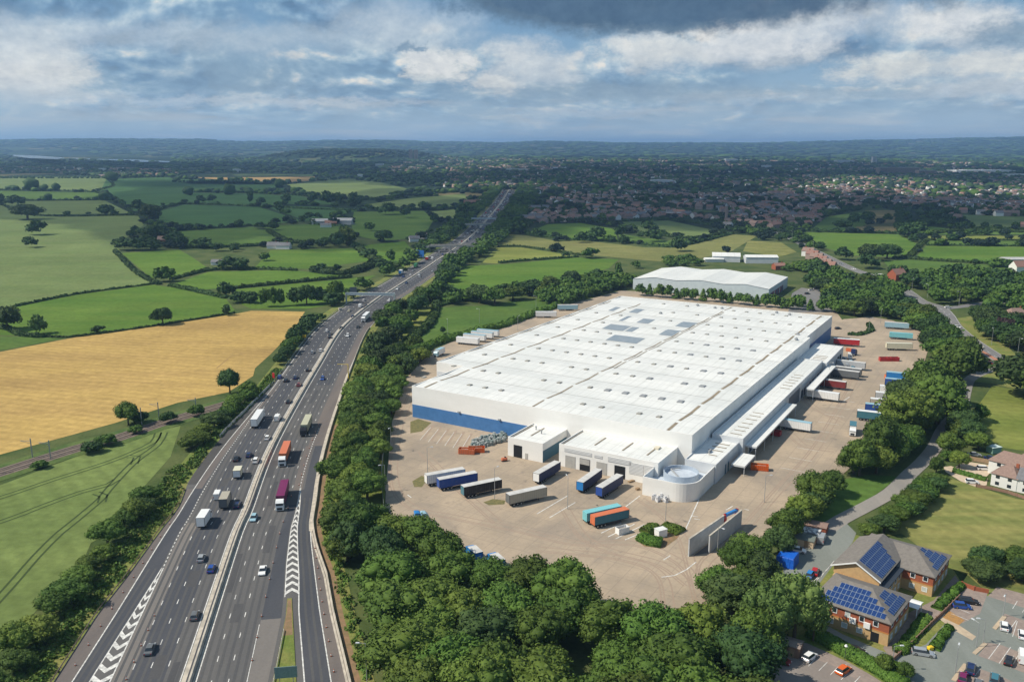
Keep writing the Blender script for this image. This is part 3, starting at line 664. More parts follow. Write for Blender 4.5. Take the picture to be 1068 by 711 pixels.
def fix_tri(name, v, f, m):
    """quads where the last two indices are equal are triangles"""
    me = bpy.data.meshes.new(name); tri = f[:, 2] == f[:, 3]; q = f[~tri]; t = f[tri][:, :3]
    me.vertices.add(len(v)); me.vertices.foreach_set('co', v.astype(np.float32).ravel())
    li = np.concatenate([q.ravel(), t.ravel()]).astype(np.int32); me.loops.add(len(li)); me.loops.foreach_set('vertex_index', li)
    me.polygons.add(len(q)+len(t)); st = np.concatenate([np.arange(len(q))*4, len(q)*4+np.arange(len(t))*3]).astype(np.int32)
    me.polygons.foreach_set('loop_start', st); me.materials.append(m); me.update(calc_edges=True); return me
def trunk_mesh(h=1.3, r=.075, limbs=5, seed=1):
    b = MB(); rr = random.Random(seed); b.tube((0, 0, -.02), (0, 0, h*.55), r, 8, r*.8); b.tube((0, 0, h*.55), (.04, .02, h), r*.8, 7, r*.35)
    for i in range(limbs):
        a = i*6.283/limbs+rr.random(); z = h*(.42+.1*i/limbs); b.tube((0, 0, z), (math.cos(a)*.45, math.sin(a)*.45, z+.45), r*.42, 6, r*.16)
    o = b.build('trunk', BARK); me = o.data; bpy.data.objects.remove(o); return me
CROWNS = {}
for k, (nl, per, leaf) in {'near': (58, 210, .046), 'mid': (26, 110, .085)}.items():
    CROWNS[k] = [crown(11+i*7+len(k), nl, per, leaf, (.20, .40) if k == 'near' else (.26, .44)) for i in range(4 if k == 'near' else 3)]
CROWNS['low'] = [crown(5+i, 9, 22, .19, (.42, .58)) for i in range(3)]
CROWNS['cone'] = [crown(31+i, 40, 60, .06, shape='cone') for i in range(2)]
CROWNS['column'] = [crown(41, 20, 60, .07, shape='column')]
CROWNS['bush'] = [crown(61+i, 16, 90, .10, (.34, .5), zc=.42, rz=.5) for i in range(2)]
CM = {k: [fix_tri('crown', v, f, FOL) for v, f in l] for k, l in CROWNS.items()}
TRM = [trunk_mesh(seed=i) for i in range(2)]
HTOP = {'near': 2.15, 'mid': 2.15, 'low': 2.15, 'cone': 2.9, 'column': 2.7, 'bush': 1.15}
TREES = []     # every tree wanted: dict
def want(p, r, h, mt=FOL, form=None, where='', kind='tree', prio=0):
    TREES.append(dict(p=(p[0], p[1]), r=r, h=h, m=mt, form=form, where=where, kind=kind, prio=prio))
def scatter(poly, sp, rad, hgt, mats, where, form=None, avoid=None, density=1.0):
    """Poisson-like scatter in a world polygon"""
    xs = [p[0] for p in poly]; ys = [p[1] for p in poly]; got = []; cell = {}
    area = (max(xs)-min(xs))*(max(ys)-min(ys)); tries = int(area/sp/sp*7)
    for _ in range(tries):
        p = (rng.uniform(min(xs), max(xs)), rng.uniform(min(ys), max(ys)))
        if not inside(p, poly): continue
        ci = (int(p[0]//sp), int(p[1]//sp)); bad = False
        for i in (-1, 0, 1):
            for j in (-1, 0, 1):
                for g in cell.get((ci[0]+i, ci[1]+j), ()):
                    if (g[0]-p[0])**2+(g[1]-p[1])**2 < sp*sp: bad = True
        if bad or (avoid and avoid(p)) or rng.random() > density: continue
        cell.setdefault(ci, []).append(p)
        k = rng.random(); r = rad[0]+(rad[1]-rad[0])*k; h = hgt[0]+(hgt[1]-hgt[0])*(.6*k+.4*rng.random())
        want(p, r, h, rng.choice(mats), form, where)
def line_trees(px, sp, rad, hgt, mats, where, width=0, form=None, dens=1):
    l = smooth_line(PP(px), 2.0); acc = 0
    for a, b in zip(l[:-1], l[1:]):
        acc += (b-a).length
        if acc >= sp*rng.uniform(.75, 1.25):
            acc = 0
            if rng.random() > dens: continue
            n = (b-a).normalized(); n = Vector((-n.y, n.x)); p = b+n*rng.uniform(-width/2, width/2)
            k = rng.random(); want(p, rad[0]+(rad[1]-rad[0])*k, hgt[0]+(hgt[1]-hgt[0])*k, rng.choice(mats), form, where)
def tree_at(u, v, wpx, hpx=None, m=FOL, where='', form=None, hk=1.0):
    """single tree: foot at a photo pixel, crown width and height in photo pixels"""
    p = P(u, v); d = math.hypot(p.y, CAM_H)*1.0; k = FPX/max(1, (p.y*math.cos(PITCH)+CAM_H*math.sin(PITCH)))
    r = wpx/2/k; h = (hpx/k) if hpx else r*2*1.05; want(p, r, h*hk, m, form, where, prio=1)
near_mix = [FOL, FOL, FOL, FOL_D, FOL_Y, FOL]
# --- woods and belts near the camera (outlines are of the tree feet, in photo pixels)
scatter(PP([(346, 588), (395, 592), (450, 592), (512, 612), (562, 626), (602, 636), (632, 662), (690, 668), (742, 640), (775, 628), (792, 655), (782, 720), (800, 800), (372, 830), (362, 720), (350, 650)]), 8.8, (5.6, 8.4), (10, 15.5), near_mix, 'in the wood below the yard')
scatter(PP([(347, 588), (343, 530), (352, 480), (364, 425), (385, 385), (430, 368), (452, 372), (432, 390), (416, 420), (402, 455), (396, 498), (384, 500), (386, 528), (368, 545), (368, 590)]), 6.6, (4.0, 6.2), (6.5, 11), near_mix, 'between motorway and yard')
scatter(PP([(-20, 722), (8, 692), (44, 650), (86, 608), (104, 574), (124, 556), (152, 524), (178, 498), (196, 470), (228, 440), (262, 408), (262, 414), (232, 450), (208, 472), (186, 512), (160, 545), (128, 585), (98, 630), (48, 690), (20, 740)]), 4.8, (3.2, 5.0), (4.5, 8), [FOL, FOL_D, FOL, FOL_Y], 'on the left motorway verge')
scatter(PP([(284, 388), (296, 372), (308, 352), (318, 340), (334, 334), (338, 342), (322, 356), (306, 374), (290, 392)]), 4.8, (2.8, 4.6), (4, 8), [FOL_D, FOL, FOL_D], 'between golden field and motorway')
scatter(PP([(738, 628), (760, 604), (792, 584), (806, 566), (824, 552), (856, 520), (884, 500), (900, 484), (926, 470), (944, 448), (972, 424), (992, 432), (984, 452), (948, 486), (930, 496), (905, 494), (876, 505), (858, 540), (834, 552), (806, 590), (776, 640)]), 5.8, (4.2, 7.0), (7.5, 12), near_mix, 'along the right side of the yard')
scatter(PP([(930, 420), (950, 405), (985, 415), (1003, 425), (980, 445), (945, 450)]), 9, (6.5, 9), (12, 17), [FOL, FOL, FOL_D], 'on the lane corner right of the yard')
scatter(PP([(938, 344), (952, 332), (1000, 362), (1012, 375), (1000, 400), (985, 396), (975, 372)]), 7, (4.5, 7), (8, 13), [FOL, FOL, FOL_D], 'between yard and main road')
scatter(PP([(860, 316), (878, 304), (930, 306), (945, 318), (980, 338), (1004, 360), (985, 360), (940, 338), (895, 335), (870, 325)]), 7.5, (4.5, 7), (8, 13), [FOL, FOL_D, FOL], 'behind the far end of the yard')
scatter(PP([(850, 276), (885, 292), (930, 302), (930, 312), (880, 312), (845, 300)]), 9, (5, 8), (8, 13), [FOL, FOL_D, FOL], 'beside the second warehouse')
scatter(PP([(942, 298), (975, 292), (1010, 290), (1068, 292), (1130, 300), (1130, 340), (1068, 330), (1010, 318), (975, 318), (958, 308)]), 10, (5, 8), (8, 14), [FOL, FOL_D, FOL], 'right of the main road junction')
scatter(PP([(1012, 338), (1030, 332), (1060, 345), (1068, 368), (1045, 362), (1028, 352)]), 8, (5, 8), (8, 14), [FOL_D, FOL, FOL_D], 'by the red roofed houses')
scatter(PP([(560, 312), (585, 302), (640, 292), (662, 298), (650, 308), (600, 318), (578, 320)]), 7.5, (4.5, 7), (7, 11), [FOL_Y, FOL, FOL], 'behind the far left corner of the warehouse')
scatter(PP([(468, 318), (500, 312), (560, 305), (560, 300), (520, 308), (470, 312)]), 8, (4, 6), (6, 10), [FOL, FOL_D], 'on the field edge left of the warehouse')
scatter(PP([(690, 272), (740, 270), (850, 278), (850, 286), (770, 277), (700, 279)]), 10, (4, 6), (4, 7), [FOL, FOL_Y, FOL], 'behind the second warehouse')
scatter(PP([(395, 340), (425, 322), (452, 300), (466, 280), (480, 266), (512, 240), (530, 215), (545, 195), (560, 205), (540, 235), (518, 256), (494, 272), (460, 300), (430, 340), (405, 360)]), 11, (4.5, 8), (7, 13), [FOL_D, FOL, FOL], 'right of the motorway towards town')
scatter(PP([(345, 318), (372, 306), (395, 292), (418, 282), (440, 266), (455, 252), (470, 236), (490, 222), (505, 208), (518, 196), (524, 200), (508, 222), (494, 238), (470, 256), (440, 274), (410, 296), (380, 312), (350, 328)]), 10, (4, 7.5), (6, 12), [FOL_D, FOL, FOL], 'left of the motorway towards town')
scatter(PP([(905, 560), (930, 545), (952, 522), (976, 502), (984, 506), (958, 534), (934, 552), (912, 566)]), 3.2, (2.8, 4.0), (3.8, 5.6), [FOL, FOL_D, FOL], 'in the hedge between lane and meadow')
scatter(PP([(985, 600), (1010, 586), (1040, 588), (1068, 590), (1130, 596), (1130, 612), (1060, 606), (1025, 606)]), 6, (3.4, 5.2), (4.5, 8), [FOL, FOL_Y, FOL_D], 'on the meadow above the car park')
scatter(PP([(782, 655), (795, 640), (806, 670), (800, 720), (775, 720)]), 6, (3.5, 5), (6, 9), [FOL, FOL_D], 'below the brick shed')
scatter(PP([(960, 428), (985, 418), (1000, 440), (1010, 470), (985, 478), (972, 466), (986, 450)]), 8, (4.5, 6.5), (8, 12), [FOL_D, FOL, FOL], 'on the lane bend above the meadow')
scatter(PP([(352, 556), (402, 562), (442, 578), (442, 598), (352, 594)]), 7, (5, 7.2), (9, 13), near_mix, 'at the upper left corner of the wood')
for u, v, w, h in ((948, 456, 60, 62), (978, 442, 58, 60), (918, 482, 48, 48), (1000, 398, 44, 46), (896, 496, 40, 40)): tree_at(u, v, w, h, FOL, 'tall in the belt right of the yard')
# --- the pale willows beside the office
for u, v, w, h in ((800, 672, 50, 74), (828, 668, 54, 76), (848, 668, 34, 50), (812, 650, 40, 60)): tree_at(u, v, w, h, FOL_P, 'beside the solar roofed office')
for u, v in ((922, 702), (944, 708)): tree_at(u, v, 18, 22, FOL, 'on the verge below the office car park')
# --- single trees
for u, v, w, h, m, wh in (
 (8, 344, 28, 28, FOL_D, 'at the left picture edge above the golden field'), (40, 348, 15, 20, FOL_P, 'thin and grey above the golden field'), (170, 338.5, 19, 21, FOL_D, 'on the upper edge of the golden field'), (101, 347, 13, 8, FOL_D, 'low on the golden field edge'),
 (240, 411, 23, 27, FOL_D, 'at the near corner of the golden field'), (134, 443, 26, 24, FOL, 'on the railway bank'), (146, 441, 18, 13, FOL_D, 'on the railway bank'), (176, 441, 16, 13, FOL_D, 'on the railway bank'), (95, 472, 22, 12, FOL_D, 'on the railway bank'), (112, 464, 20, 12, FOL, 'on the railway bank'), (142, 452, 14, 9, FOL, 'on the railway bank'), (42, 488, 16, 9, FOL, 'on the railway bank'), (206, 434, 16, 14, FOL, 'on the railway bank'),
 (237, 329, 8, 12, FOL_D, 'at the top end of the golden field'), (235, 309, 18, 15, FOL_D, 'by the farm track'), (250, 315, 22, 11, FOL_D, 'by the farm track'), (262, 316, 14, 12, FOL_D, 'by the farm track'),
 (277, 320, 10, 20, FOL, 'in the thin row above the golden field'), (285, 320, 9, 21, FOL, 'in the thin row above the golden field'), (293, 319, 8, 18, FOL, 'in the thin row above the golden field'), (308, 318, 16, 18, FOL_D, 'in the clump above the golden field'), (320, 318, 18, 20, FOL_D, 'in the clump above the golden field'), (332, 317, 16, 18, FOL_D, 'in the clump above the golden field'), (350, 316, 16, 24, FOL_Y, 'beside the sign gantry'),
 (37, 245, 18, 16, FOL_D, 'alone in the grey green pasture'), (33, 258, 13, 12, FOL_D, 'alone in the grey green pasture'), (29, 229, 28, 16, FOL_D, 'in the upper left pasture'), (17, 216, 18, 12, FOL_D, 'in the upper left pasture'), (0, 214, 10, 12, FOL_D, 'in the upper left pasture'), (51, 209, 9, 7, FOL_D, 'in the upper left pasture'),
 (33, 199, 16, 13, FOL_D, 'on the far left hedge'), (46, 199, 9, 7, FOL_D, 'on the far left hedge'), (58, 199, 9, 8, FOL_D, 'on the far left hedge'), (12, 198, 12, 5, FOL_D, 'on the far left hedge'), (110, 209, 12, 9, FOL_D, 'on the hedge of the dark field'), (109, 224, 14, 11, FOL_D, 'on the hedge of the dark field'), (117, 189, 13, 10, FOL_D, 'on the hedge of the dark field'),
 (145, 222, 16, 13, FOL_D, 'in the clump by the dark field'), (156, 230, 20, 18, FOL_D, 'in the clump by the dark field'), (141, 242, 7, 7, FOL_D, 'in the clump by the dark field'), (197, 203.5, 12, 9, FOL_D, 'in the dark green field'), (239, 203, 13, 11, FOL_D, 'in the dark green field'), (210, 212, 10, 8, FOL_D, 'in the dark green field'), (220, 211, 9, 8, FOL_D, 'in the dark green field'), (262, 213, 6, 14, FOL_D, 'in the dark green field'),
 (165, 252, 26, 22, FOL_D, 'around the small farmstead'), (181, 255, 20, 14, FOL_D, 'around the small farmstead'), (188, 258, 14, 14, FOL_D, 'around the small farmstead'), (130, 261, 20, 13, FOL_D, 'around the small farmstead'), (143, 261, 22, 12, FOL_D, 'around the small farmstead'), (157, 261, 18, 9, FOL_D, 'around the small farmstead'),
 (213, 259, 18, 11, FOL_D, 'on the middle hedge'), (184, 239, 6, 7, FOL_D, 'on the middle hedge'), (195, 239, 7, 5, FOL_D, 'on the middle hedge'), (230, 237, 5, 4, FOL_D, 'on the middle hedge'), (171, 294, 19, 16, FOL, 'at the corner of the small bright field'), (238, 281, 20, 13, FOL_D, 'beside the white cottage'), (252, 281, 18, 12, FOL_D, 'beside the white cottage'), (277, 272, 11, 9, FOL, 'beside the white cottage'),
 (292, 196, 12, 9, FOL_D, 'on the far dark hedge'), (341, 214, 16, 15, FOL_D, 'on the ridge hedge'), (353, 213, 9, 12, FOL_D, 'on the ridge hedge'), (370, 215, 13, 14, FOL_D, 'on the ridge hedge'), (299, 212, 9, 9, FOL_D, 'on the ridge hedge'), (327, 212, 10, 11, FOL_D, 'on the ridge hedge'), (416, 206, 16, 7, FOL_D, 'on the ridge hedge'), (272, 214, 9, 8, FOL_D, 'on the ridge hedge'), (292, 222, 8, 9, FOL_D, 'on the ridge hedge'),
 (403, 224, 17, 13, FOL_D, 'in the pasture left of the motorway'), (423, 227, 12, 11, FOL_D, 'in the pasture left of the motorway'), (442, 219, 13, 9, FOL_D, 'in the pasture left of the motorway'), (483, 226, 15, 13, FOL_D, 'by the red farmhouse'), (492, 226, 12, 10, FOL_D, 'by the red farmhouse'), (321, 229, 9, 8, FOL_D, 'by the barns'), (332, 228, 9, 6, FOL_D, 'by the barns'), (348, 228, 5, 6, FOL_D, 'by the barns'), (385, 241, 10, 9, FOL, 'below the barns'), (362, 256, 20, 22, FOL, 'below the barns'), (352, 258, 14, 16, FOL_D, 'below the barns'), (400, 252, 22, 14, FOL_D, 'below the barns'), (272, 239, 14, 7, FOL_D, 'below the barns'), (284, 240, 12, 9, FOL_D, 'below the barns'),
 (408, 274, 8, 14, FOL, 'near the blue sign'), (399, 282, 20, 12, FOL_D, 'near the blue sign'), (425, 268, 8, 9, FOL, 'near the blue sign'), (350, 285, 10, 10, FOL_D, 'below the white cottage'), (334, 284, 16, 9, FOL_D, 'below the white cottage'), (384, 268, 18, 9, FOL_D, 'near the blue sign'),
 (620, 251, 18, 15, FOL_D, 'in the fields behind the warehouse'), (606, 253, 13, 11, FOL_D, 'in the fields behind the warehouse'), (646, 248, 11, 14, FOL_D, 'in the fields behind the warehouse'), (650, 254, 11, 9, FOL_D, 'in the fields behind the warehouse'), (677, 243, 18, 13, FOL_D, 'in the fields behind the warehouse'), (682, 252, 16, 13, FOL_D, 'in the fields behind the warehouse'), (707, 262, 16, 15, FOL_D, 'in the fields behind the warehouse'), (668, 248, 6, 5, FOL_D, 'in the fields behind the warehouse'), (541, 244, 16, 14, FOL_D, 'in the fields behind the warehouse'), (614, 269, 17, 11, FOL, 'in the meadow behind the warehouse'), (590, 268, 8, 5, FOL_D, 'in the meadow behind the warehouse'), (697, 274, 9, 7, FOL, 'in the meadow behind the warehouse'),
 (645, 292, 8, 18, FOL, 'at the far left corner of the second warehouse'), (632, 294, 10, 9, FOL, 'at the far left corner of the second warehouse'), (664, 280, 9, 8, FOL, 'at the far left corner of the second warehouse'),
 (879, 271, 17, 13, FOL_D, 'beside the main road in the bright field'), (907, 272, 24, 20, FOL_D, 'in the big clump in the bright field'), (925, 270, 22, 18, FOL_D, 'in the big clump in the bright field'), (906, 280, 20, 16, FOL_D, 'in the big clump in the bright field'), (855, 261, 9, 9, FOL_D, 'beside the main road in the bright field'), (944, 247, 18, 14, FOL_D, 'on the right hand field hedge'), (955, 244, 18, 13, FOL_D, 'on the right hand field hedge'), (880, 240, 16, 11, FOL_D, 'by the dry paddock'), (890, 236, 12, 14, FOL_D, 'by the dry paddock'), (904, 233, 16, 12, FOL_D, 'by the dry paddock'), (926, 232, 9, 9, FOL_D, 'by the dry paddock'), (975, 231, 16, 12, FOL_D, 'on the far right field edge'), (990, 226, 18, 10, FOL_D, 'on the far right field edge'), (1012, 244, 8, 5, FOL_D, 'on the right hand field hedge'), (1017, 275, 7, 5, FOL_D, 'on the right hand field hedge'), (1040, 278, 22, 9, FOL, 'beside the white farmhouse'), (1054, 280, 14, 8, FOL_D, 'beside the white farmhouse'),
 (930, 287, 8, 11, FOL_D, 'beside the brick cottage'), (941, 287, 12, 10, FOL_D, 'beside the brick cottage'), (953, 290, 11, 10, FOL_D, 'beside the brick cottage'), (1072, 412, 62, 44, FOL_D, 'at the right picture edge by the junction'), (1100, 425, 60, 44, FOL, 'at the right picture edge by the junction'),
 (1022, 440, 16, 20, FOL, 'on the yellow meadow corner'), (1000, 488, 20, 18, FOL_Y, 'beside the gravel drive'), (988, 480, 13, 12, FOL, 'beside the gravel drive'), (1020, 470, 24, 22, FOL, 'behind the white houses'), (1008, 462, 30, 30, FOL_D, 'behind the white houses'), (976, 494, 18, 22, FOL, 'at the meadow end of the lane'), (962, 512, 18, 16, FOL, 'at the meadow end of the lane'),
 (1024, 600, 24, 24, FOL, 'standing in the meadow'), (1012, 594, 14, 13, FOL_D, 'standing in the meadow'),
 (418, 345, 22, 18, FOL, 'on the bank right of the motorway'), (407, 362, 22, 20, FOL_D, 'on the bank right of the motorway'), (396, 372, 26, 30, FOL_D, 'on the bank right of the motorway'), (386, 374, 18, 18, FOL_D, 'on the bank right of the motorway'), (430, 322, 8, 7, FOL_D, 'on the bank right of the motorway'), (462, 348, 6, 8, FOL_D, 'in the meadow left of the loading yard'), (430, 355, 6, 6, FOL_D, 'in the meadow left of the loading yard'), (462, 302, 18, 7, FOL_D, 'on the field edge left of the warehouse'),
 (500, 316, 26, 20, FOL_D, 'in the clump left of the warehouse'), (516, 318, 24, 18, FOL, 'in the clump left of the warehouse'), (535, 313, 24, 16, FOL, 'in the clump left of the warehouse'), (552, 308, 22, 15, FOL_D, 'in the clump left of the warehouse'), (574, 306, 20, 18, FOL, 'in the clump left of the warehouse'), (596, 300, 22, 18, FOL_D, 'in the clump left of the warehouse'), (622, 293, 18, 12, FOL_D, 'in the clump left of the warehouse')):
    tree_at(u, v, w, h, m, wh)
# --- the row of conical trees in front of the second warehouse
for i in range(22):
    u = 668+i*9.3; v = 308.5+i*.82+rng.uniform(-.4, .4)
    if 20 <= i: u += 3
    tree_at(u, v, 11 if i % 4 else 12, rng.uniform(11.5, 15), FOL_Y if i in (2, 7, 17) else FOL, 'in the row before the second warehouse', 'cone' if i % 3 == 1 else None)
tree_at(1047, 352, 20, 22, FOL_C, 'beside the red brick house at the right edge'); tree_at(1001, 446, 24, 26, FOL_C, 'on the lane bend corner')
tree_at(832, 320, 12, 13, HEDGE_B, 'beside the second warehouse car park'); tree_at(823, 322, 10, 11, FOL, 'beside the second warehouse car park')
# --- hedges and belts that run along field edges
HEDGES = [  # photo pixels, height, width, material, label
 ([(-60, 339), (0, 342), (22, 350), (46, 352)], 2.5, 3, FOL_D), ([(15, 320), (80, 307), (160, 296.3)], 1.2, 1.6, HEDGE_D), ([(0, 213), (39, 225), (144, 225), (152, 230)], 2, 3, HEDGE_D), ([(-60, 209.6), (23, 209.3), (110, 208.8)], 1.8, 2.5, HEDGE_D), ([(-60, 198.3), (60, 199), (101, 201)], 2, 3, HEDGE_D),
 ([(96, 200), (118, 193.6), (111, 186.3)], 2, 3, HEDGE_D), ([(101, 201), (121, 207.5), (138, 222)], 2, 3, HEDGE_D), ([(160, 221.5), (192, 213), (270, 215.6), (318, 218), (382, 220)], 2, 3, HEDGE_D), ([(200, 200.3), (262, 200.8), (298, 201)], 2, 3, HEDGE_D),
 ([(182, 241), (200, 239.6), (263, 235.6)], 2.2, 3.5, HEDGE_D), ([(120, 262), (140, 282), (157, 293), (166, 297)], 2, 4, HEDGE_D), ([(178, 292), (218, 281.8)], 2, 3, HEDGE_D), ([(188, 258.5), (215, 258.5), (262, 257), (300, 254)], 3, 6, HEDGE_D), ([(178, 298), (205, 304), (236, 311)], 2, 5, HEDGE_D), ([(242, 301), (366, 289.4)], 2.2, 4, HEDGE_D),
 ([(200, 285), (230, 281.5), (265, 281), (310, 282.5)], 2, 3, HEDGE_D), ([(46, 351), (77, 351.5), (162, 340), (245, 326.6)], 1.0, 1.4, HEDGE_D), ([(280, 241.6), (305, 253), (349, 252.5), (372, 257)], 3, 6, HEDGE_D), ([(323, 234), (361, 236.5)], 2, 3, HEDGE_D), ([(372, 258), (394, 273), (420, 283)], 3, 8, HEDGE_D),
 ([(326, 283), (350, 286), (372, 284), (392, 274)], 4, 9, FOL_D), ([(387, 218.5), (430, 219), (470, 217), (503, 215)], 2.5, 4, HEDGE_D), ([(370, 208.5), (395, 208), (432, 203), (485, 200)], 4, 10, FOL_D), ([(270, 201), (330, 206), (372, 213)], 2.5, 4, HEDGE_D),
 ([(424, 357), (447, 340), (455, 321), (459, 300), (477, 277)], 2.6, 5, HEDGE_D), ([(455, 320), (520, 307), (560, 300.5)], 1.4, 2, HEDGE_D), ([(520, 274.6), (545, 272.3), (603, 268.3)], 1.6, 2.5, HEDGE_D), ([(519, 257.6), (545, 257.8), (606, 266.3)], 1.6, 2.5, HEDGE_D), ([(548, 244.3), (596, 250.3), (645, 252.3), (697, 258), (717, 255.5), (764, 244)], 2.4, 4, HEDGE_D), ([(641, 239.5), (716, 248.5), (757, 242.8)], 2, 4, HEDGE_D), ([(649, 231), (697, 229.5), (757, 237)], 3, 7, HEDGE_D),
 ([(836, 241), (936.7, 243.8), (966, 246)], 2.4, 4, HEDGE_D), ([(931, 269), (954, 270.5), (1012, 274.3), (1130, 279.5)], 2.2, 3.5, HEDGE_D), ([(936, 267), (947, 268.5), (959, 256.5), (966, 251)], 2.2, 5, HEDGE_D), ([(966, 256), (1130, 257.3)], 1.4, 2.2, HEDGE_D), ([(968, 250.6), (1130, 250.9)], 1.4, 2, HEDGE_D), ([(960, 245.4), (1012, 241), (1130, 245)], 3, 6, HEDGE_D), ([(1000, 238), (1060, 239), (1130, 237)], 2.5, 5, HEDGE_D), ([(940, 284), (980, 290), (1060, 297), (1130, 303)], 2, 5, HEDGE_D)]
def hedge_mesh(line, h, w, m, name='hedge', dens=1.0, kind='hedge'):
    """leafy bank along a line: uneven core plus leaf faces"""
    l = smooth_line(line, max(1.2, w*.5)); n = len(l); V = []; F = []; nv = 0; o0 = l[n//2]; prof = [(-.5, 0), (-.52, .45), (-.36, .85), (0, 1), (.36, .85), (.52, .45), (.5, 0)]; k = len(prof)
    base = np.array([(p.x-o0.x, p.y-o0.y, 0) for p in l]); t = np.gradient(base, axis=0) if n > 1 else np.array([[1, 0, 0]]); t /= np.linalg.norm(t, axis=1)[:, None]+1e-9; nn = np.column_stack([-t[:, 1], t[:, 0], np.zeros(n)])
    sh = 1+.28*nr.normal(0, 1, n).clip(-1.3, 1.5); sw = 1+.2*nr.normal(0, 1, n).clip(-1.5, 1.5)
    if kind == 'clipped': sh[:] = 1; sw[:] = 1
    G_ = np.stack([base+nn*(a*w*sw)[:, None]+np.array([0, 0, 1])*(z*h*sh)[:, None] for a, z in prof], 1)
    V.append(G_.reshape(-1, 3)); fs = [(i*k+j, i*k+j+1, (i+1)*k+j+1, (i+1)*k+j) for i in range(n-1) for j in range(k-1)]
    for e in (0, n-1): fs += [(e*k, e*k+1, e*k+5, e*k+6), (e*k+1, e*k+2, e*k+4, e*k+5), (e*k+2, e*k+3, e*k+4, e*k+4)]
    F.append(np.array(fs)); nv = n*k
    dist = o0.length; size = max(.22, dist*.0011) ; L = sum((b-a).length for a, b in zip(l[:-1], l[1:])); cnt = int(min(9000, L*(w+2*h)/(size*size)*.9*dens))
    if cnt > 10:
        i = nr.integers(0, n-1, cnt); f_ = nr.random(cnt); j = nr.integers(0, k-1, cnt); g = nr.random(cnt)
        a = G_[i, j]*(1-f_)[:, None]+G_[i+1, j]*f_[:, None]; b = G_[i, j+1]*(1-f_)[:, None]+G_[i+1, j+1]*f_[:, None]; p = a*(1-g)[:, None]+b*g[:, None]
        N = p-(base[i]+np.array([0, 0, h*.35])); N /= np.linalg.norm(N, axis=1)[:, None]+1e-9
        v, f = leaves(p+N*size*.25, N, np.full(1, size), .6); V.append(v); F.append(f+nv)
    o = link(bpy.data.objects.new(name, fix_tri(name, np.concatenate(V), np.concatenate(F), m))); o.location = (o0.x, o0.y, .05); return o
NOTREE = [[tuple(p) for p in PP(q_)] for q_ in ([(936, 298), (985, 319), (1062, 374), (1040, 390), (1006, 366), (985, 347), (958, 330), (936, 318)], [(832, 252), (910, 285), (906, 300), (862, 288), (828, 266)], [(730, 262), (818, 264), (818, 284), (730, 280)])]
FAR_TREES = []
def lump(seed):
    v, f = ico(2); r = np.random.default_rng(seed); n = np.array([noise.noise(Vector(p)*2.1+Vector((seed*3.1, 0, 0))) for p in v]); w = v*(1+.55*n[:, None]); w[:, 2] = w[:, 2]*.5+.5
    return w, np.column_stack([f, f[:, 2]])
LUMPS = [lump(i) for i in range(4)]
# ================================================================ YARD AND WAREHOUSE
def yardx(q, v, c):
    c = q.mix(q.math('MULTIPLY', q.sstep(q.noise(v, .018, 6, .7, 1.2), .50, .68), .5), c, (.22, .19, .165, 1))
    c = q.mix(q.math('MULTIPLY', q.sstep(q.noise(v, .16, 6, .78), .56, .70), .6), c, (.17, .145, .125, 1))
    mp = q.node('ShaderNodeMapping'); q.link(v, mp.inputs[0]); mp.inputs['Rotation'].default_value = (0, 0, -R(59)); sp = q.node('ShaderNodeSeparateXYZ'); q.link(mp.outputs[0], sp.inputs[0])
    j = q.math('MAXIMUM', q.sstep(q.math('SINE', q.math('MULTIPLY', sp.outputs[0], 6.2832/7)), .992, .9995), q.sstep(q.math('SINE', q.math('MULTIPLY', sp.outputs[1], 6.2832/5)), .988, .9995))
    c = q.mix(q.math('MULTIPLY', j, .45), c, (.20, .17, .145, 1))
    tr = q.noise(q.comb(q.math('MULTIPLY', sp.outputs[0], .02), q.math('MULTIPLY', sp.outputs[1], .35), 0), 1.0, 4, .6, .8)
    return q.mix(q.math('MULTIPLY', q.sstep(tr, .54, .72), .35), c, (.25, .215, .185, 1))
YARD_M = mat('yard_concrete', (.43, .34, .248), (.325, .265, .20), .045, fscale=.9, famt=.14, rough=.9, spec=.2, detail=7, extra=lambda q, v, c: yardx(q, v, c))
YP = [(424, 394), (409, 440), (403, 500), (401, 548), (432, 560), (500, 592), (560, 606), (610, 622), (640, 640), (700, 648), (742, 626), (770, 596), (812, 554), (866, 506), (905, 472), (932, 436), (962, 385), (970, 358), (960, 346), (930, 334), (905, 330), (880, 336), (872, 325), (700, 306), (648, 303), (600, 316), (560, 326), (500, 344), (450, 366)]
YARD = PP(YP); sheet('yard', YARD, .12, YARD_M)
sheet('warehouse_car_park', PP([(822, 326), (826, 306), (836, 300), (862, 304), (868, 318), (872, 326)]), .125, A_ROAD)
sheet('yard_bank', PP([(868, 338), (880, 333), (905, 331), (914, 341), (905, 348), (885, 349), (872, 347)]), .15, YARD_M)
WH_A = R(59.0); WH_O = P(718, 453.5, 13.2)
def wl(a, b):
    """warehouse frame: a metres along the front, b metres along its depth"""
    return Vector((WH_O.x-a*math.sin(WH_A)+b*math.cos(WH_A), WH_O.y+a*math.cos(WH_A)+b*math.sin(WH_A)))
def wloc(u, v, z=0.0):
    q = P(u, v, z)-WH_O; return (-q.x*math.sin(WH_A)+q.y*math.cos(WH_A), q.x*math.cos(WH_A)+q.y*math.sin(WH_A))
WHITE = mat('white_cladding', (.80, .79, .76), (.74, .73, .70), .15, fscale=.5, famt=.04, rough=.55, stretch=(1, .2, 1.03))
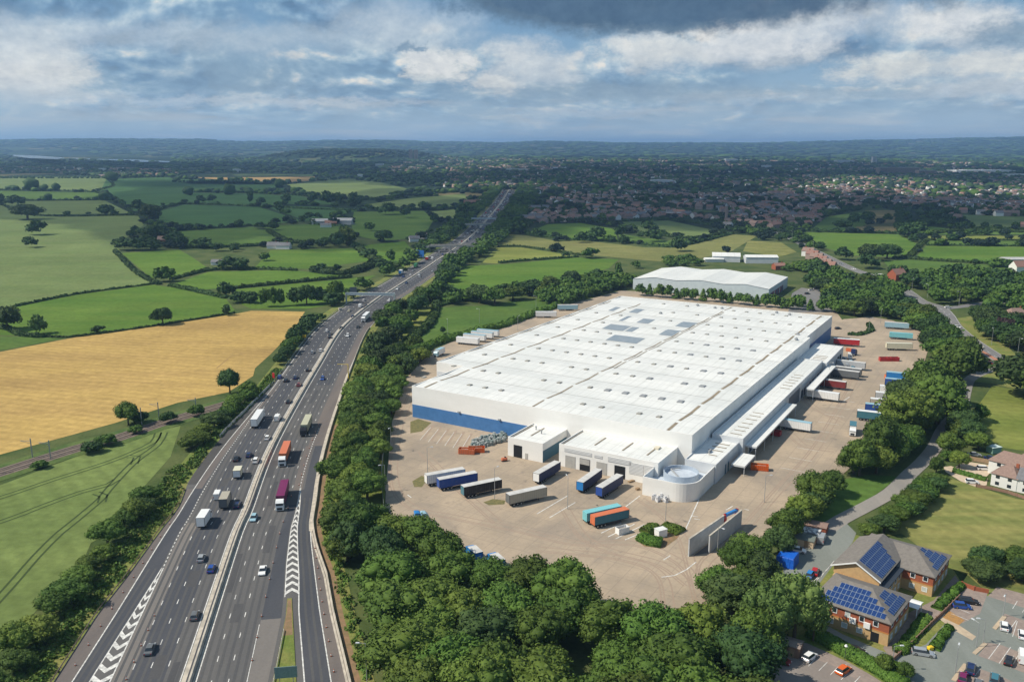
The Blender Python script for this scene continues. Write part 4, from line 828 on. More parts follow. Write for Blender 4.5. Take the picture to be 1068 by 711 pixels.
def roofx(q, v, c):
    n = q.noise(v, .03, 5, .65); c = q.mix(q.math('MULTIPLY', q.sstep(n, .45, .75), .4), c, (.56, .58, .56, 1))
    sp = q.node('ShaderNodeSeparateXYZ'); q.link(v, sp.inputs[0])
    s1 = q.sstep(q.math('SINE', q.math('MULTIPLY', sp.outputs[1], 6.2832/3.85)), .975, .999); s2 = q.sstep(q.math('SINE', q.math('MULTIPLY', sp.outputs[0], 6.2832/6)), .985, .999)
    streak = q.noise(q.comb(q.math('MULTIPLY', sp.outputs[0], .06), q.math('MULTIPLY', sp.outputs[1], .9), 0), 1.0, 4, .6)
    c = q.mix(q.math('MULTIPLY', q.sstep(streak, .48, .70), .42), c, (.50, .50, .47, 1))
    return q.mix(q.math('MULTIPLY', q.math('MAXIMUM', s1, s2), .6), c, (.42, .42, .41, 1))
ROOF = mat('white_roof_sheet', (.74, .74, .715), (.665, .675, .655), .05, fscale=.25, famt=.07, rough=.6, extra=roofx)
GREYC = mat('pale_grey_cladding', (.60, .62, .64), (.54, .56, .58), .3, fscale=.6, famt=.05, rough=.5)
BLUE = mat('blue_cladding', (.055, .16, .36), (.065, .18, .40), .3, fscale=.6, famt=.08, rough=.5)
TEAL = mat('teal_cladding', (.04, .115, .165), (.045, .13, .19), .3, famt=.08, rough=.5)
GUT = mat('brown_gutter', (.30, .245, .17), (.22, .18, .13), .5, famt=.2, rough=.8)
SEAM = mat('roof_seam', (.42, .42, .40), None, famt=.15, rough=.8)
RLM = mat('rooflight', (.33, .31, .27), (.24, .225, .20), .6, fscale=2, famt=.2, rough=.5)
PATCH = mat('grey_roof_sheet', (.22, .27, .32), (.27, .31, .35), .4, famt=.08, rough=.6)
DARK = mat('dark_opening', (.012, .013, .015), None, famt=0, rough=.8); DOOR_G = mat('grey_shutter', (.42, .41, .38), (.36, .35, .33), .5, famt=.1, rough=.6)
VENT = mat('vent_grey', (.30, .31, .32), None, famt=.1, rough=.6)
def _z(q, v):
    sp = q.node('ShaderNodeSeparateXYZ'); q.link(v, sp.inputs[0]); return sp.outputs[2]
LOUV = mat('louvre', (.70, .70, .69), None, famt=.05, rough=.6, extra=lambda q, v, c: q.mix(q.sstep(q.math('SINE', q.math('MULTIPLY', _z(q, v), 13)), -.2, .3), c, (.36, .37, .38, 1)))
wh = empty('warehouse', WH_O, WH_A, 'huge white flat roofed warehouse with a blue band along its wall', 'warehouse')
# local x = depth (b), local y = along the front (a)
H = 13.2; W_ = 118.5; D_ = 243.5; EX = 133.5
foot = [(0, -1.4), (178, -1.4), (178, .6), (D_, .6), (D_, EX), (38, EX), (38, W_), (0, W_)]
b = MB(); b.prism(foot, 0.1, H, cap=False); b.build('wall', WHITE, wh)
b = MB()
def zr(x):
    k = x/24.0; t = abs((k % 1)-.5)*2; return H-.25+.5*(1-t)
xs = sorted(set([0, 38, 178, D_]+[12*i for i in range(21) if 12*i < D_]))
v = []; f = []
for x0, x1 in zip(xs[:-1], xs[1:]):
    ya = -1.1 if x0 < 178 else .9; yb = W_-.3 if x0 < 38 else EX-.3; k = len(v)
    v += [(x0+(.3 if x0 == 0 else 0), ya, zr(x0)), (x1-(.3 if x1 == D_ else 0), ya, zr(x1)), (x1-(.3 if x1 == D_ else 0), yb, zr(x1)), (x0+(.3 if x0 == 0 else 0), yb, zr(x0))]; f.append((k, k+1, k+2, k+3))
b.add(v, f); b.build('roof', ROOF, wh)
b = MB(); n = len(foot)           # parapet: a rim round the roof
ar = foot
inn = [(.35, -1.05), (178.35, -1.05), (178.35, .95), (D_-.35, .95), (D_-.35, EX-.35), (38.35, EX-.35), (38.35, W_-.35), (.35, W_-.35)]
v = []
for (p, q_) in zip(foot, inn): v += [(p[0], p[1], H), (q_[0], q_[1], H), (p[0], p[1], H+.25), (q_[0], q_[1], H+.25)]
f = []
for i in range(n):
    j = (i+1) % n; f += [(4*i, 4*j, 4*j+2, 4*i+2), (4*i+2, 4*j+2, 4*j+3, 4*i+3), (4*i+3, 4*j+3, 4*j+1, 4*i+1)]
b.add(v, f); b.build('parapet', WHITE, wh)
def band(x0, y0, x1, y1, z0, z1, off, m, nm='wall_band'):
    d = math.hypot(x1-x0, y1-y0); nx, ny = (y1-y0)/d*off, -(x1-x0)/d*off; b = MB()
    b.add([(x0+nx, y0+ny, z0), (x1+nx, y1+ny, z0), (x1+nx, y1+ny, z1), (x0+nx, y0+ny, z1), (x0, y0, z0), (x1, y1, z0), (x1, y1, z1), (x0, y0, z1)], [(0, 1, 2, 3), (3, 2, 6, 7), (0, 4, 5, 1), (0, 3, 7, 4), (1, 5, 6, 2)])
    return b.build(nm, m, wh)
band(0, W_-.05, 0, 47, .12, 5.6, .06, BLUE)['label'] = 'bright blue lower band of the front wall'
band(D_, .6, 178.2, .6, .12, 7.2, -.06, BLUE)['label'] = 'blue lower band of the far end wall'
def roofline(pts, w, m, nm, lift=.06):
    """strip following the pitched roof; pts in (b,a)"""
    b = MB(); v = []
    (x0, y0), (x1, y1) = pts; L = math.hypot(x1-x0, y1-y0); n = max(1, int(L/6)); dx, dy = (x1-x0)/L, (y1-y0)/L
    for i in range(n+1):
        x = x0+(x1-x0)*i/n; y = y0+(y1-y0)*i/n
        for s in (-1, 1): v.append((x-dy*s*w/2, y+dx*s*w/2, zr(x)+lift))
    b.add(v, [(2*i, 2*i+1, 2*i+3, 2*i+2) for i in range(n)]); return b.build(nm, m, wh)
roofline([(1.5, 8.0), (D_-1, 6.5)], 1.15, GUT, 'gutter'); roofline([(1.5, 62.2), (D_-1, 59.5)], .8, GUT, 'gutter'); roofline([(70, 59.6), (D_-20, 58.2)], .5, GUT, 'gutter'); roofline([(1.5, 113.2), (D_-20, 111.4)], 1.0, GUT, 'gutter'); roofline([(58, 132.0), (D_-20, 131.2)], .8, GUT, 'gutter')
for k in range(1, 11):
    b0 = 24*k-.5
    if b0 < D_-3: roofline([(b0, -.9 if b0 < 178 else 1.1), (b0, (W_ if b0 < 38 else EX)-.6)], .42, SEAM, 'roof_seam', .05)
pp = [[(370, 325), (405, 305), (515, 318), (480, 345)], [(500, 345), (520, 322), (562, 325), (530, 350)], [(370, 390), (425, 365), (600, 385), (555, 415)], [(545, 292), (590, 275), (660, 285), (620, 305)], [(505, 240), (540, 222), (600, 225), (560, 247)], [(400, 232), (430, 212), (478, 215), (455, 222)], [(676, 360), (720, 333), (800, 350), (745, 373)], [(768, 315), (805, 290), (885, 308), (850, 328)], [(470, 285), (500, 260), (508, 262), (478, 290)]]
PATCHES = []
for q_ in pp:
    l = [wloc(560+x/5.305, 280+y/5.305, H+.2) for x, y in q_]; l = [(b_, a_) for a_, b_ in l]
    x0 = min(p[0] for p in l); x1 = max(p[0] for p in l); y0 = min(p[1] for p in l); y1 = max(p[1] for p in l); PATCHES.append((x0, x1, y0, y1))
    b = MB(); n = 10; c0 = [p for p in l]; v = []
    for i in range(n+1):
        x = x0+1+(x1-x0-2)*i/n; v += [(x, y0+1, zr(x)+.09), (x, y1-1, zr(x)+.09)]
    b.add(v, [(2*i, 2*i+1, 2*i+3, 2*i+2) for i in range(n)]); b.build('roof_repair_panel', PATCH, wh)
cnt = 0
for r_, bb in enumerate((13, 35.3, 60.6, 84.6, 110.8, 134, 158, 182, 206, 230)):
    for ci, aa in enumerate((15.8, 23.5, 31.2, 38.8, 46.6, 54.4, 68.6, 76, 83.3, 91, 98.6, 106.3, 122)):
        if (r_, ci) in ((0, 2), (0, 5), (0, 6), (0, 7), (0, 11), (2, 2), (2, 8), (1, 8), (1, 9), (9, 6), (9, 7), (9, 12), (8, 12)) or cnt >= 100: continue
        if any(x0-2 < bb < x1+2 and y0-2 < aa < y1+2 for x0, x1, y0, y1 in PATCHES) or (r_ > 7 and ci > 5 and ci % 2): continue
        big = (r_ in (1, 2, 3, 4, 5) and ci in (0, 1, 3)) or (r_ == 1 and ci < 5)
        w = 2.3 if big else 1.7; l_ = 2.9 if big else 2.1
        if cnt == 0 or big != lastbig or True:
            b = MB(); b.box((bb, aa, zr(bb)+.16), (l_, w, .32)); b.box((bb, aa, zr(bb)+.36), (l_*.8, w*.72, .14), mi=1)
            b.build('rooflight', [RLM if not big else VENT, VENT if big else mat('rooflight_glazing', (.40, .385, .34), None, rough=.3, famt=.1)], wh)
        lastbig = big; cnt += 1
for x, y in ((236, 78), (233, 66), (234, 62), (237, 30), (235, 22), (200, 88), (170, 3), (182, 5)):
    b = MB(); b.box((x, y+.8, H+.55), (1.8, 1.3, .7)); b.tube((x+.4, y+.8, H+.9), (x+.4, y+.8, H+1.3), .22, 8); b.build('roof_fan', VENT, wh)
# low boxes and vents on the blue front wall
for a_ in (95, 76): b = MB(); b.box((-.35, a_, 6.1), (.7, .9, .5)); b.build('wall_lamp', VENT, wh)

def block(name, x0, x1, y0, y1, h, wall, roofm, label, rim=.45, z0=.12, cat='building annexe', parent=None, skip=()):
    """flat roofed block in warehouse coordinates (x depth, y along the front)"""
    o = wl((y0+y1)/2, (x0+x1)/2); r = empty(name, o, WH_A, label, cat) if parent is None else parent
    w, d = (x1-x0)/2, (y1-y0)/2; b = MB(); b.prism([(-w, -d), (w, -d), (w, d), (-w, d)], z0, h, cap=False)
    t = .3; v = []
    for p in [(-w, -d), (w, -d), (w, d), (-w, d)]:
        q_ = (p[0]-math.copysign(t, p[0]), p[1]-math.copysign(t, p[1])); v += [(*p, h), (*q_, h), (*q_, h-rim)]
    f = []
    for i in range(4): j = (i+1) % 4; f += [(3*i, 3*j, 3*j+1, 3*i+1), (3*i+1, 3*j+1, 3*j+2, 3*i+2)]
    b.add(v, f); b.build('wall', wall, r); w -= t; d -= t
    b = MB(); b.add([(-w, -d, h-rim), (w, -d, h-rim), (w, d, h-rim), (-w, d, h-rim)], [(0, 1, 2, 3)]); b.build('roof', roofm, r)
    return r, (w+t, d+t)
def strip_on(r, x, y, lx, ly, z, m, nm): b = MB(); b.box((x, y, z), (lx, ly, .12)); b.build(nm, m, r)
# A: small loading shed
r, (w, d) = block('loading_shed', -18.6, -1.45-.02+1.4, 46.6, 61, 7.2, WHITE, ROOF, 'white loading shed left of the four dock doors with teal side')
strip_on(r, 2, 1.2, 10, .5, 6.84, GUT, 'gutter'); strip_on(r, 0, 6.3, 15, .4, 6.84, GUT, 'gutter')
b = MB(); b.box((-w-.03, 3.0, 2.4), (.1, 3.5, 4.6)); b.build('doorway', DARK, r)
b = MB(); b.box((-w-.05, -.6, 1.3), (.1, 1.1, 2.2)); b.build('door', DOOR_G, r)
b = MB(); b.box((-.1, -d-.03, 2.3), (w*2-.4, .08, 4.2)); b.build('side_band', TEAL, r)['label'] = 'dark teal lower side wall'
for x, y in ((4, 3), (1, -1)): b = MB(); b.tube((x, y, 6.7), (x, y, 8.0), .22, 8); b.box((x, y, 8.05), (.7, .7, .2)); b.build('roof_vent', VENT, r)
# B: building with four dock doors
r, (w, d) = block('dock_building', -18.0, -.02, 3.6, 40.4, 8.2, WHITE, ROOF, 'long white dock building with four large doors under grey louvres')
for y in (-12.0, -3, 7.5): strip_on(r, 1.5, y, 9, .5, 7.84, GUT, 'gutter')
strip_on(r, 0, 17.6, 16, .3, 7.84, GUT, 'gutter')
for y, mm in ((35.9-22, DOOR_G), (30.3-22, None), (23.9-22, DOOR_G), (17.2-22, None)):
    b = MB(); b.box((-w-.05, y, 2.3), (.12, 3.9, 4.4)); b.build('dock_door', mm or DARK, r)
    if mm is None and y > 0: b = MB(); b.box((-w-.12, y, 3.4), (.1, 3.7, 2.0)); b.build('half_raised_shutter', DOOR_G, r)
for y, l_, z, hh in ((11, 10.5, 6.35, 1.2), (-4.6, 8.5, 6.2, 1.7), (-10.8, 5.2, 4.6, 4.0), (-15.4, 3.4, 5.2, 3.0), (3.2, 3.0, 6.3, 1.0)):
    b = MB(); b.box((-w-.06, y, z), (.12, l_, hh)); b.build('louvre', LOUV, r)
b = MB(); b.box((5, -12.5, 7.95), (2.4, 1.6, .8)); b.build('roof_unit', mat('cream_metal', (.62, .56, .44), None, rough=.6), r)
# side annexes
r, (w, d) = block('side_annexe', -6.6, 19, -12.2, -1.44, 7.0, GREYC, ROOF, 'low white side annexe between the round tank and the long dock')
for x in (1.5, 5.5, 9.0): strip_on(r, x, -.6, .45, 5.2, 6.63, GUT, 'gutter')
strip_on(r, -3.5, -1.2, .4, 3, 6.63, GUT, 'gutter'); b = MB(); b.box((-1.2, .6, 7.0), (2.4, .5, .9)); b.build('roof_unit', VENT, r)
for x in (-2, 1.2): b = MB(); b.box((x, -d-.04, 1.9), (1.2, .1, 3.5)); b.build('door', TEAL, r)
r, (w, d) = block('long_dock', 19.02, 151, -13.6, -2.4, 8.6, GREYC, ROOF, 'very long white loading dock block beside the big roof')
for x in [24, 28.5, 33, 38, 43.5, 48.5, 53, 94, 99, 104, 109, 114, 119]: strip_on(r, x-85, -1.6, .4, 4.2, 8.23, GUT, 'gutter')
for i in range(24):
    x = 24+i*5.35
    if 84 < x < 106: continue
    b = MB(); b.box((x-85, -d-.05, 2.4), (3.0, .12, 3.6)); b.build('dock_door', mat('dark_blue_door', (.03, .05, .09), None, rough=.5) if i % 3 else DOOR_G, r)
b = MB(); b.box((95-85, -d-.04, 3.5), (19, .1, 6.2)); b.build('dark_cladding', mat('slate_cladding', (.10, .12, .15), None, famt=.2, rough=.6), r)
r, (w, d) = block('far_dock', 151.02, 193, -15.4, -1.44, 7.6, GREYC, ROOF, 'white dock block at the far end of the long dock')
for x in (-15, -11.5, -8.5, -5.5): strip_on(r, x, -1.6, .4, 6, 7.23, GUT, 'gutter')
for x in (8, 14): b = MB(); b.box((x, -d-.05, 2.6), (4.0, .12, 4.2)); b.build('dock_door', DARK, r)
def canopy(x0, x1, y0, y1, z, label):
    r = empty('dock_canopy', wl((y0+y1)/2, (x0+x1)/2), WH_A, label, 'canopy'); w, d = (x1-x0)/2, (y1-y0)/2
    b = MB(); b.box((0, 0, z-.08), (2*w, 2*d, .16)); b.build('roof', ROOF, r)
    b = MB()
    for s in (-1, 1): b.box((0, s*(d-.05), z-.42), (2*w, .1, .5)); b.box((s*(w-.05), 0, z-.42), (.1, 2*d-.25, .5))
    b.build('fascia', GREYC, r)
    n = max(2, int(w*2/12)+1)
    for i in range(n):
        x = -w+.4+(2*w-.8)*i/(n-1); b = MB(); b.tube((x, -d+.3, .12), (x, -d+.3, z-.2), .11, 8); b.build('post', GREYC, r)
canopy(22, 82, -17.7, -13.7, 5.4, 'long narrow white dock canopy on the nearer half of the dock'); canopy(108, 156, -18.9, -15.4, 5.6, 'long narrow white dock canopy on the farther half of the dock'); canopy(5, 17.5, -18.6, -13.9, 3.9, 'short open white canopy beside the orange container')
# curved screen wall with the round tank
r = empty('curved_screen_wall', wl(-3, -17), WH_A, 'tall white curved wall wrapping a round tank at the warehouse corner', 'wall')
arc = [(-26.8, 5.2), (-26.8, -5.0)]+[(-26.8+6.4-6.4*math.cos(t), -5.0-6.4*math.sin(t)) for t in [R(9*i) for i in range(1, 11)]]+[(-6.7, -11.4)]
pts = [(x+17, y+3) for x, y in arc]; l = offset_line(pts, .32)
sm = pts+[tuple(p) for p in l[::-1]]; b = MB(); k = len(pts); v = [(*p, .12) for p in pts]+[(*p, 6.3) for p in pts]+[(*p, .12) for p in l]+[(*p, 6.3) for p in l]
f = []
for i in range(k-1): f += [(i, i+1, k+i+1, k+i), (2*k+i, 3*k+i, 3*k+i+1, 2*k+i+1), (k+i, k+i+1, 3*k+i+1, 3*k+i)]
f += [(0, k, 3*k, 2*k), (k-1, 3*k-1, 4*k-1, 2*k-1)]
b.add(v, f); b.build('panels', WHITE, r)
b = MB(); b.prism([(-26.6+17, 5+3), (-18.05+17, 5+3)][:2]+[(-18.05+17, 5.3+3), (-26.6+17, 5.3+3)], .12, 6.3); b.build('return_wall', WHITE, r)
tk = empty('round_tank', wl(-3.3, -15.2), 0, 'round open topped pale grey tank behind the curved wall', 'tank'); b = MB(); n = 40; v = []
for rr, z in ((5.7, .12), (5.7, 5.9), (5.4, 5.9), (5.4, 4.6)):
    v += [(math.cos(6.2832*i/n)*rr, math.sin(6.2832*i/n)*rr, z) for i in range(n)]
f = [(q_*n+i, q_*n+(i+1) % n, (q_+1)*n+(i+1) % n, (q_+1)*n+i) for q_ in range(3) for i in range(n)]
b.add(v, f); b.build('shell', mat('tank_grey', (.40, .46, .53), (.36, .42, .50), 1, famt=.08, rough=.5), tk)
b = MB(); b.add([(math.cos(6.2832*i/n)*5.41, math.sin(6.2832*i/n)*5.41, 4.6) for i in range(n)], [tuple(range(n))]); b.build('lid', mat('tank_lid', (.55, .60, .66), (.45, .5, .57), .5, famt=.1, rough=.5), tk)
b = MB(); b.tube((-1.2, -5, 5.2), (-2.6, 3.6, 5.2), .28, 8); b.tube((-2.6, 3.6, 5.2), (.8, 4.8, 5.2), .2, 8); b.build('pipe', VENT, tk)
b = MB(); b.prism([(x, y) for x, y in ((-26.4, 5), (-26.4, -5), (-22, -10.9), (-7, -11), (-6.8, 3.5), (-18, 3.5), (-18.1, 5))], 1.0, 3.4); o = b.build('plant_room', mat('pale_blue_roof', (.50, .55, .61), None, famt=.08, rough=.6)); o.location = (*WH_O, 0); o.rotation_euler = (0, 0, WH_A); tag(o, 'low flat grey roof inside the curved screen wall', 'plant room')
# white bales against the curved wall
for k, (u, v_) in enumerate(((682, 521), (686, 523), (690, 520.5), (694, 523.5), (699, 521.5))):
    p = P(u, v_); b = MB(); b.box((0, 0, .75), (1.5, 1.2, 1.5), taper=.85); b.box((.2, .1, 1.65), (.9, .8, .35)); o = b.build('waste_bag', mat('white_plastic', (.72, .72, .72), (.3, .3, .32), 1.2, famt=.2, rough=.4)); o.location = (*p, .12); o.rotation_euler = (0, 0, k*.7); tag(o, 'white bulk waste bag at the foot of the curved wall, '+ordn(k+1)+' from the left', 'bag', 'white bags by the curved wall')
# low office block on the ext side (pale front with green band) is the extension wall itself
band(38, EX-.2, 38, W_+.2, 4.0, 9.0, .05, GREYC, 'wall_panel'); band(38, EX-.4, 38, W_+.6, .2, 3.4, .07, mat('dark_green_band', (.05, .13, .11), None, rough=.5), 'window_band')
# ---------------------------------------------------------------- second warehouse, three shallow gables
A2 = R(151.4); o2 = P(802, 302, 8.0); r = empty('gabled_warehouse', o2, A2, 'large white roofed warehouse with three shallow gables behind the conical trees', 'warehouse')
L2_, D2_ = 104, -67      # depth runs to local -y
rf = [(0, 8.2), (17, 10.6), (34, 9.4), (51, 11.0), (69, 9.4), (87, 10.6), (L2_, 8.2)]
b = MB(); v = [(x, .3, z+.15) for x, z in rf]+[(x, D2_-.3, z+.15) for x, z in rf]; n = len(rf); b.add(v, [(i, i+1, n+i+1, n+i) for i in range(n-1)]); b.build('roof', ROOF, r)
b = MB(); v = [(x, 0, z) for x, z in rf]+[(x, 0, .1) for x, z in rf]; b.add(v, [(i, i+1, n+i+1, n+i) for i in range(n-1)]); v = [(x, D2_, z) for x, z in rf]+[(x, D2_, .1) for x, z in rf]; b.add(v, [(i, i+1, n+i+1, n+i) for i in range(n-1)])
b.add([(0, 0, .1), (0, D2_, .1), (0, D2_, 8.2), (0, 0, 8.2)], [(0, 1, 2, 3)]); b.add([(L2_, 0, .1), (L2_, D2_, .1), (L2_, D2_, 8.2), (L2_, 0, 8.2)], [(0, 1, 2, 3)])
b.build('wall', mat('pale_blue_cladding', (.55, .61, .63), (.50, .56, .59), .3, famt=.05, rough=.5), r)
b = MB(); b.box((-.06, D2_*.42, 2.3), (.1, 44, 4.4)); b.build('brick_plinth', mat('red_panel', (.26, .07, .08), (.2, .05, .07), .4, famt=.2, rough=.8), r)
for i in range(5): b = MB(); b.box((-.12, -10-i*9, 2.2), (.1, 4, 4.0)); b.build('shutter', DOOR_G if i % 2 else TEAL, r)
# ================================================================ VEHICLES
BASE = {}
def paint(name, c, rough=.28, metal=0): BASE[name] = c; return mat(name, c, None, famt=.03, rough=rough, spec=.5, metal=metal)
PT = {'white': paint('white_paint', (.78, .78, .77)), 'silver': paint('silver_paint', (.45, .47, .49), .3, .4), 'grey': paint('grey_paint', (.13, .14, .15)), 'black': paint('black_paint', (.018, .018, .022)), 'blue': paint('blue_paint', (.02, .07, .30)), 'navy': paint('navy_paint', (.015, .03, .10)),
      'red': paint('red_paint', (.42, .02, .025)), 'darkred': paint('dark_red_paint', (.20, .03, .03)), 'orange': paint('orange_paint', (.65, .12, .015)), 'teal': paint('teal_paint', (.05, .17, .22)), 'lightblue': paint('light_blue_paint', (.30, .48, .56)), 'cream': paint('cream_paint', (.68, .64, .48)), 'green': paint('green_paint', (.06, .28, .12)), 'yellow': paint('yellow_paint', (.75, .52, .02)), 'purple': paint('purple_paint', (.17, .01, .08)), 'tan': paint('tan_paint', (.42, .38, .30)), 'cyan': paint('cyan_paint', (.20, .52, .56)), 'brightblue': paint('bright_blue_paint', (.02, .19, .50)), 'orangered': paint('faded_orange_paint', (.62, .17, .07)), 'olive': paint('olive_paint', (.50, .48, .33))}
GLASS = mat('dark_glass', (.025, .032, .04), None, famt=0, rough=.08, spec=.6); TYRE = mat('tyre', (.02, .02, .02), None, famt=.1, rough=.9); RIM = mat('wheel_rim', (.35, .36, .37), None, famt=0, rough=.35, metal=.7)
LAMP_W = mat('headlight_glass', (.75, .78, .8), None, famt=0, rough=.1); LAMP_R = mat('tail_light_glass', (.40, .02, .02), None, famt=0, rough=.2); PLASTIC = mat('black_plastic', (.03, .03, .032), None, famt=.1, rough=.7)
CAN = mat('trailer_curtain', (.5, .5, .5), None, famt=.05, rough=.55); TOPW = mat('trailer_roof', (.58, .57, .55), (.48, .47, .45), .4, famt=.1, rough=.6); CHAS = mat('chassis', (.05, .05, .055), None, famt=.2, rough=.8)
BODY = PT['white']
def wheel(r, x, y, rad=.33, w=.24):
    b = MB(); b.tube((x, y-w/2, rad), (x, y+w/2, rad), rad, 14); o = b.build('wheel', TYRE, r)
    b = MB(); s = 1 if y > 0 else -1; b.tube((x, y+s*(w/2-.02), rad), (x, y+s*(w/2+.015), rad), rad*.6, 10); b.build('rim', RIM, o); return o
def car_proto(kind):
    r = empty('car', (0, 0, 0))
    L, W, h = {'hatch': (4.2, 1.78, 1.47), 'saloon': (4.7, 1.82, 1.42), 'estate': (4.75, 1.83, 1.48), 'suv': (4.6, 1.9, 1.68)}[kind]
    e = L/2; belt = h*.60; z0 = .20 if kind != 'suv' else .28
    b = MB(); bon = {'hatch': 1.05, 'saloon': 1.25, 'estate': 1.2, 'suv': 1.1}[kind]; boot = {'hatch': .12, 'saloon': .85, 'estate': .12, 'suv': .15}[kind]
    b.side([(-e+.08, z0), (-e, z0+.25), (-e+.04, belt-.12), (-e+.15, belt), (e-bon, belt), (e-.35, belt-.17), (e-.05, belt-.32), (e, z0+.22), (e-.1, z0)], W, inset=(.55, .10)); b.build('body', BODY, r)
    tail = {'hatch': .55, 'saloon': 1.35, 'estate': .45, 'suv': .45}[kind]; fr = bon+.62
    gl = [(-e+boot+.03, belt-.01), (-e+tail, h-.06), (e-fr, h-.06), (e-bon+.05, belt-.01)]
    b = MB(); b.side(gl, W-.14, inset=(belt, .42)); b.build('windows', GLASS, r)
    b = MB(); k = W-.14-2*(h-.06-belt)*.42; b.box(((-e+tail+e-fr)/2, 0, h-.035), ((e-fr)-(-e+tail)+.06, k+.02, .05)); b.build('roof', BODY, r)
    for s in (-1, 1):
        for x in (-e+.85, e-.9): wheel(r, x, s*(W/2-.10), .33 if kind != 'suv' else .37)
        b = MB(); b.box((e-.12, s*(W/2-.32), belt-.36), (.2, .34, .15)); b.build('headlight', LAMP_W, r); b = MB(); b.box((-e+.06, s*(W/2-.24), belt-.2), (.12, .26, .2)); b.build('tail_light', LAMP_R, r)
    return r
def van_proto(L=5.3, h=2.3):
    r = empty('van', (0, 0, 0)); W = 1.95; e = L/2; b = MB()
    b.side([(-e, .3), (-e, h-.08), (-e+.1, h), (e-1.75, h), (e-1.5, h-.1), (e-.95, 1.35), (e-.15, 1.05), (e, .8), (e, .3)], W, inset=(1.1, .06)); b.build('body', BODY, r)
    b = MB(); b.side([(e-1.42, h-.16), (e-1.46, h-.24), (e-.98, 1.36), (e-.90, 1.42)], W-.28); b.build('windscreen', GLASS, r)
    for s in (-1, 1):
        for x in (-e+.95, e-.95): wheel(r, x, s*(W/2-.12), .34)
        b = MB(); b.box((e-1.55, s*(W/2-.06), 1.55), (.8, .06, .5)); b.build('side_window', GLASS, r); b = MB(); b.box((e-.04, s*(W/2-.28), .9), (.12, .3, .2)); b.build('headlight', LAMP_W, r); b = MB(); b.box((-e, s*(W/2-.12), 1.1), (.05, .14, .5)); b.build('tail_light', LAMP_R, r)
    return r
def cab(r, x0, W=2.5, h=3.5, L=2.2):
    """tractor cab from x0 forwards"""
    b = MB(); b.side([(x0, .75), (x0, h-.15), (x0+.35, h), (x0+L*.62, h-.1), (x0+L-.12, h-.75), (x0+L, 1.7), (x0+L+.03, .45), (x0+.8, .45)], W, inset=(2.6, .10)); b.build('cab', BODY, r)
    b = MB(); b.side([(x0+L-.14, h-.85), (x0+L-.02, 1.95), (x0+L+.03, 1.98), (x0+L-.08, h-.84)], W-.35); b.build('windscreen', GLASS, r)
    b = MB(); b.box((x0+L+.02, 0, .95), (.06, W-.9, .75)); b.build('grille', PLASTIC, r)
    for s in (-1, 1):
        b = MB(); b.box((x0+L-.75, s*(W/2-.0), 2.25), (.8, .05, .6)); b.build('side_window', GLASS, r); b = MB(); b.box((x0+L+.02, s*(W/2-.3), .65), (.06, .35, .2)); b.build('headlight', LAMP_W, r)
def box_body(r, x0, x1, W=2.5, z0=1.1, h=4.0, name='box'):
    b = MB(); b.box(((x0+x1)/2, 0, (z0+h)/2), (x1-x0, W, h-z0)); b.build(name, CAN, r)
    b = MB(); b.box(((x0+x1)/2, 0, h+.03), (x1-x0+.04, W+.04, .07)); b.build('roof', TOPW, r)
    b = MB()
    for x in (x0, x1): b.box((x, 0, h-.05), (.1, W+.06, .12)); b.box((x, 0, z0+.05), (.1, W+.06, .12)); [b.box((x, s*W/2, (z0+h)/2), (.1, .08, h-z0)) for s in (-1, 1)]
    b.build('frame', CHAS, r)
    b = MB(); b.box((x0-.03, 0, (z0+h)/2), (.05, W-.2, h-z0-.2)); o = b.build('rear_door', BODY, r)
def trailer_parts(r, x0, x1, open_=False):
    b = MB(); b.box(((x0+x1)/2, .45, .98), (x1-x0-.4, .14, .24)); b.box(((x0+x1)/2, -.45, .98), (x1-x0-.4, .14, .24)); b.box((x0+2.9, 0, .9), (4.4, 1.6, .14)); b.build('chassis', CHAS, r)
    for s in (-1, 1):
        for x in (x0+1.6, x0+2.9, x0+4.2): wheel(r, x, s*1.05, .5, .36)
        b = MB(); b.box(((x0+x1)/2+.9, s*1.2, .72), ((x1-x0)*.36, .05, .5)); b.build('side_guard', CHAS, r)
def trailer_proto(landing=True, box=True, name='trailer'):
    r = empty(name, (0, 0, 0)); trailer_parts(r, -6.8, 6.8)
    box_body(r, -6.8, 6.8)
    for s in (-1, 1): b = MB(); b.box((4.0, s*.8, .55), (.14, .14, .9)); b.box((4.0, s*.8, .14), (.35, .3, .06)); b.build('landing_leg', CHAS, r)
    return r
def container_proto():
    r = empty('container_trailer', (0, 0, 0)); trailer_parts(r, -6.6, 6.6); L = 12.2; b = MB(); n = 44; x0 = -L/2; v = []
    for s in (-1, 1):
        for i in range(n*2+1):
            x = x0+L*i/(2*n); o = .04 if (i//1) % 2 else 0
            v += [(x, s*(1.2-o), 1.15), (x, s*(1.2-o), 3.72)]
    k = 2*(2*n+1); f = [(2*i, 2*i+2, 2*i+3, 2*i+1) for i in range(2*n)]+[(k+2*i, k+2*i+1, k+2*i+3, k+2*i+2) for i in range(2*n)]
    b.add(v, f); b.build('side_panels', CAN, r)
    b = MB(); b.box((0, 0, 3.76), (L, 2.44, .1)); b.build('roof', BODY, r); b = MB(); b.box((0, 0, 1.13), (L, 2.44, .12)); b.build('floor', CHAS, r)
    for s in (-1, 1): b = MB(); b.box((s*L/2, 0, 2.45), (.1, 2.44, 2.7)); [b.box((s*(L/2+.06), y, 2.45), (.05, .05, 2.5)) for y in (-.7, -.3, .3, .7)]; b.build('end_doors', BODY, r)
    return r
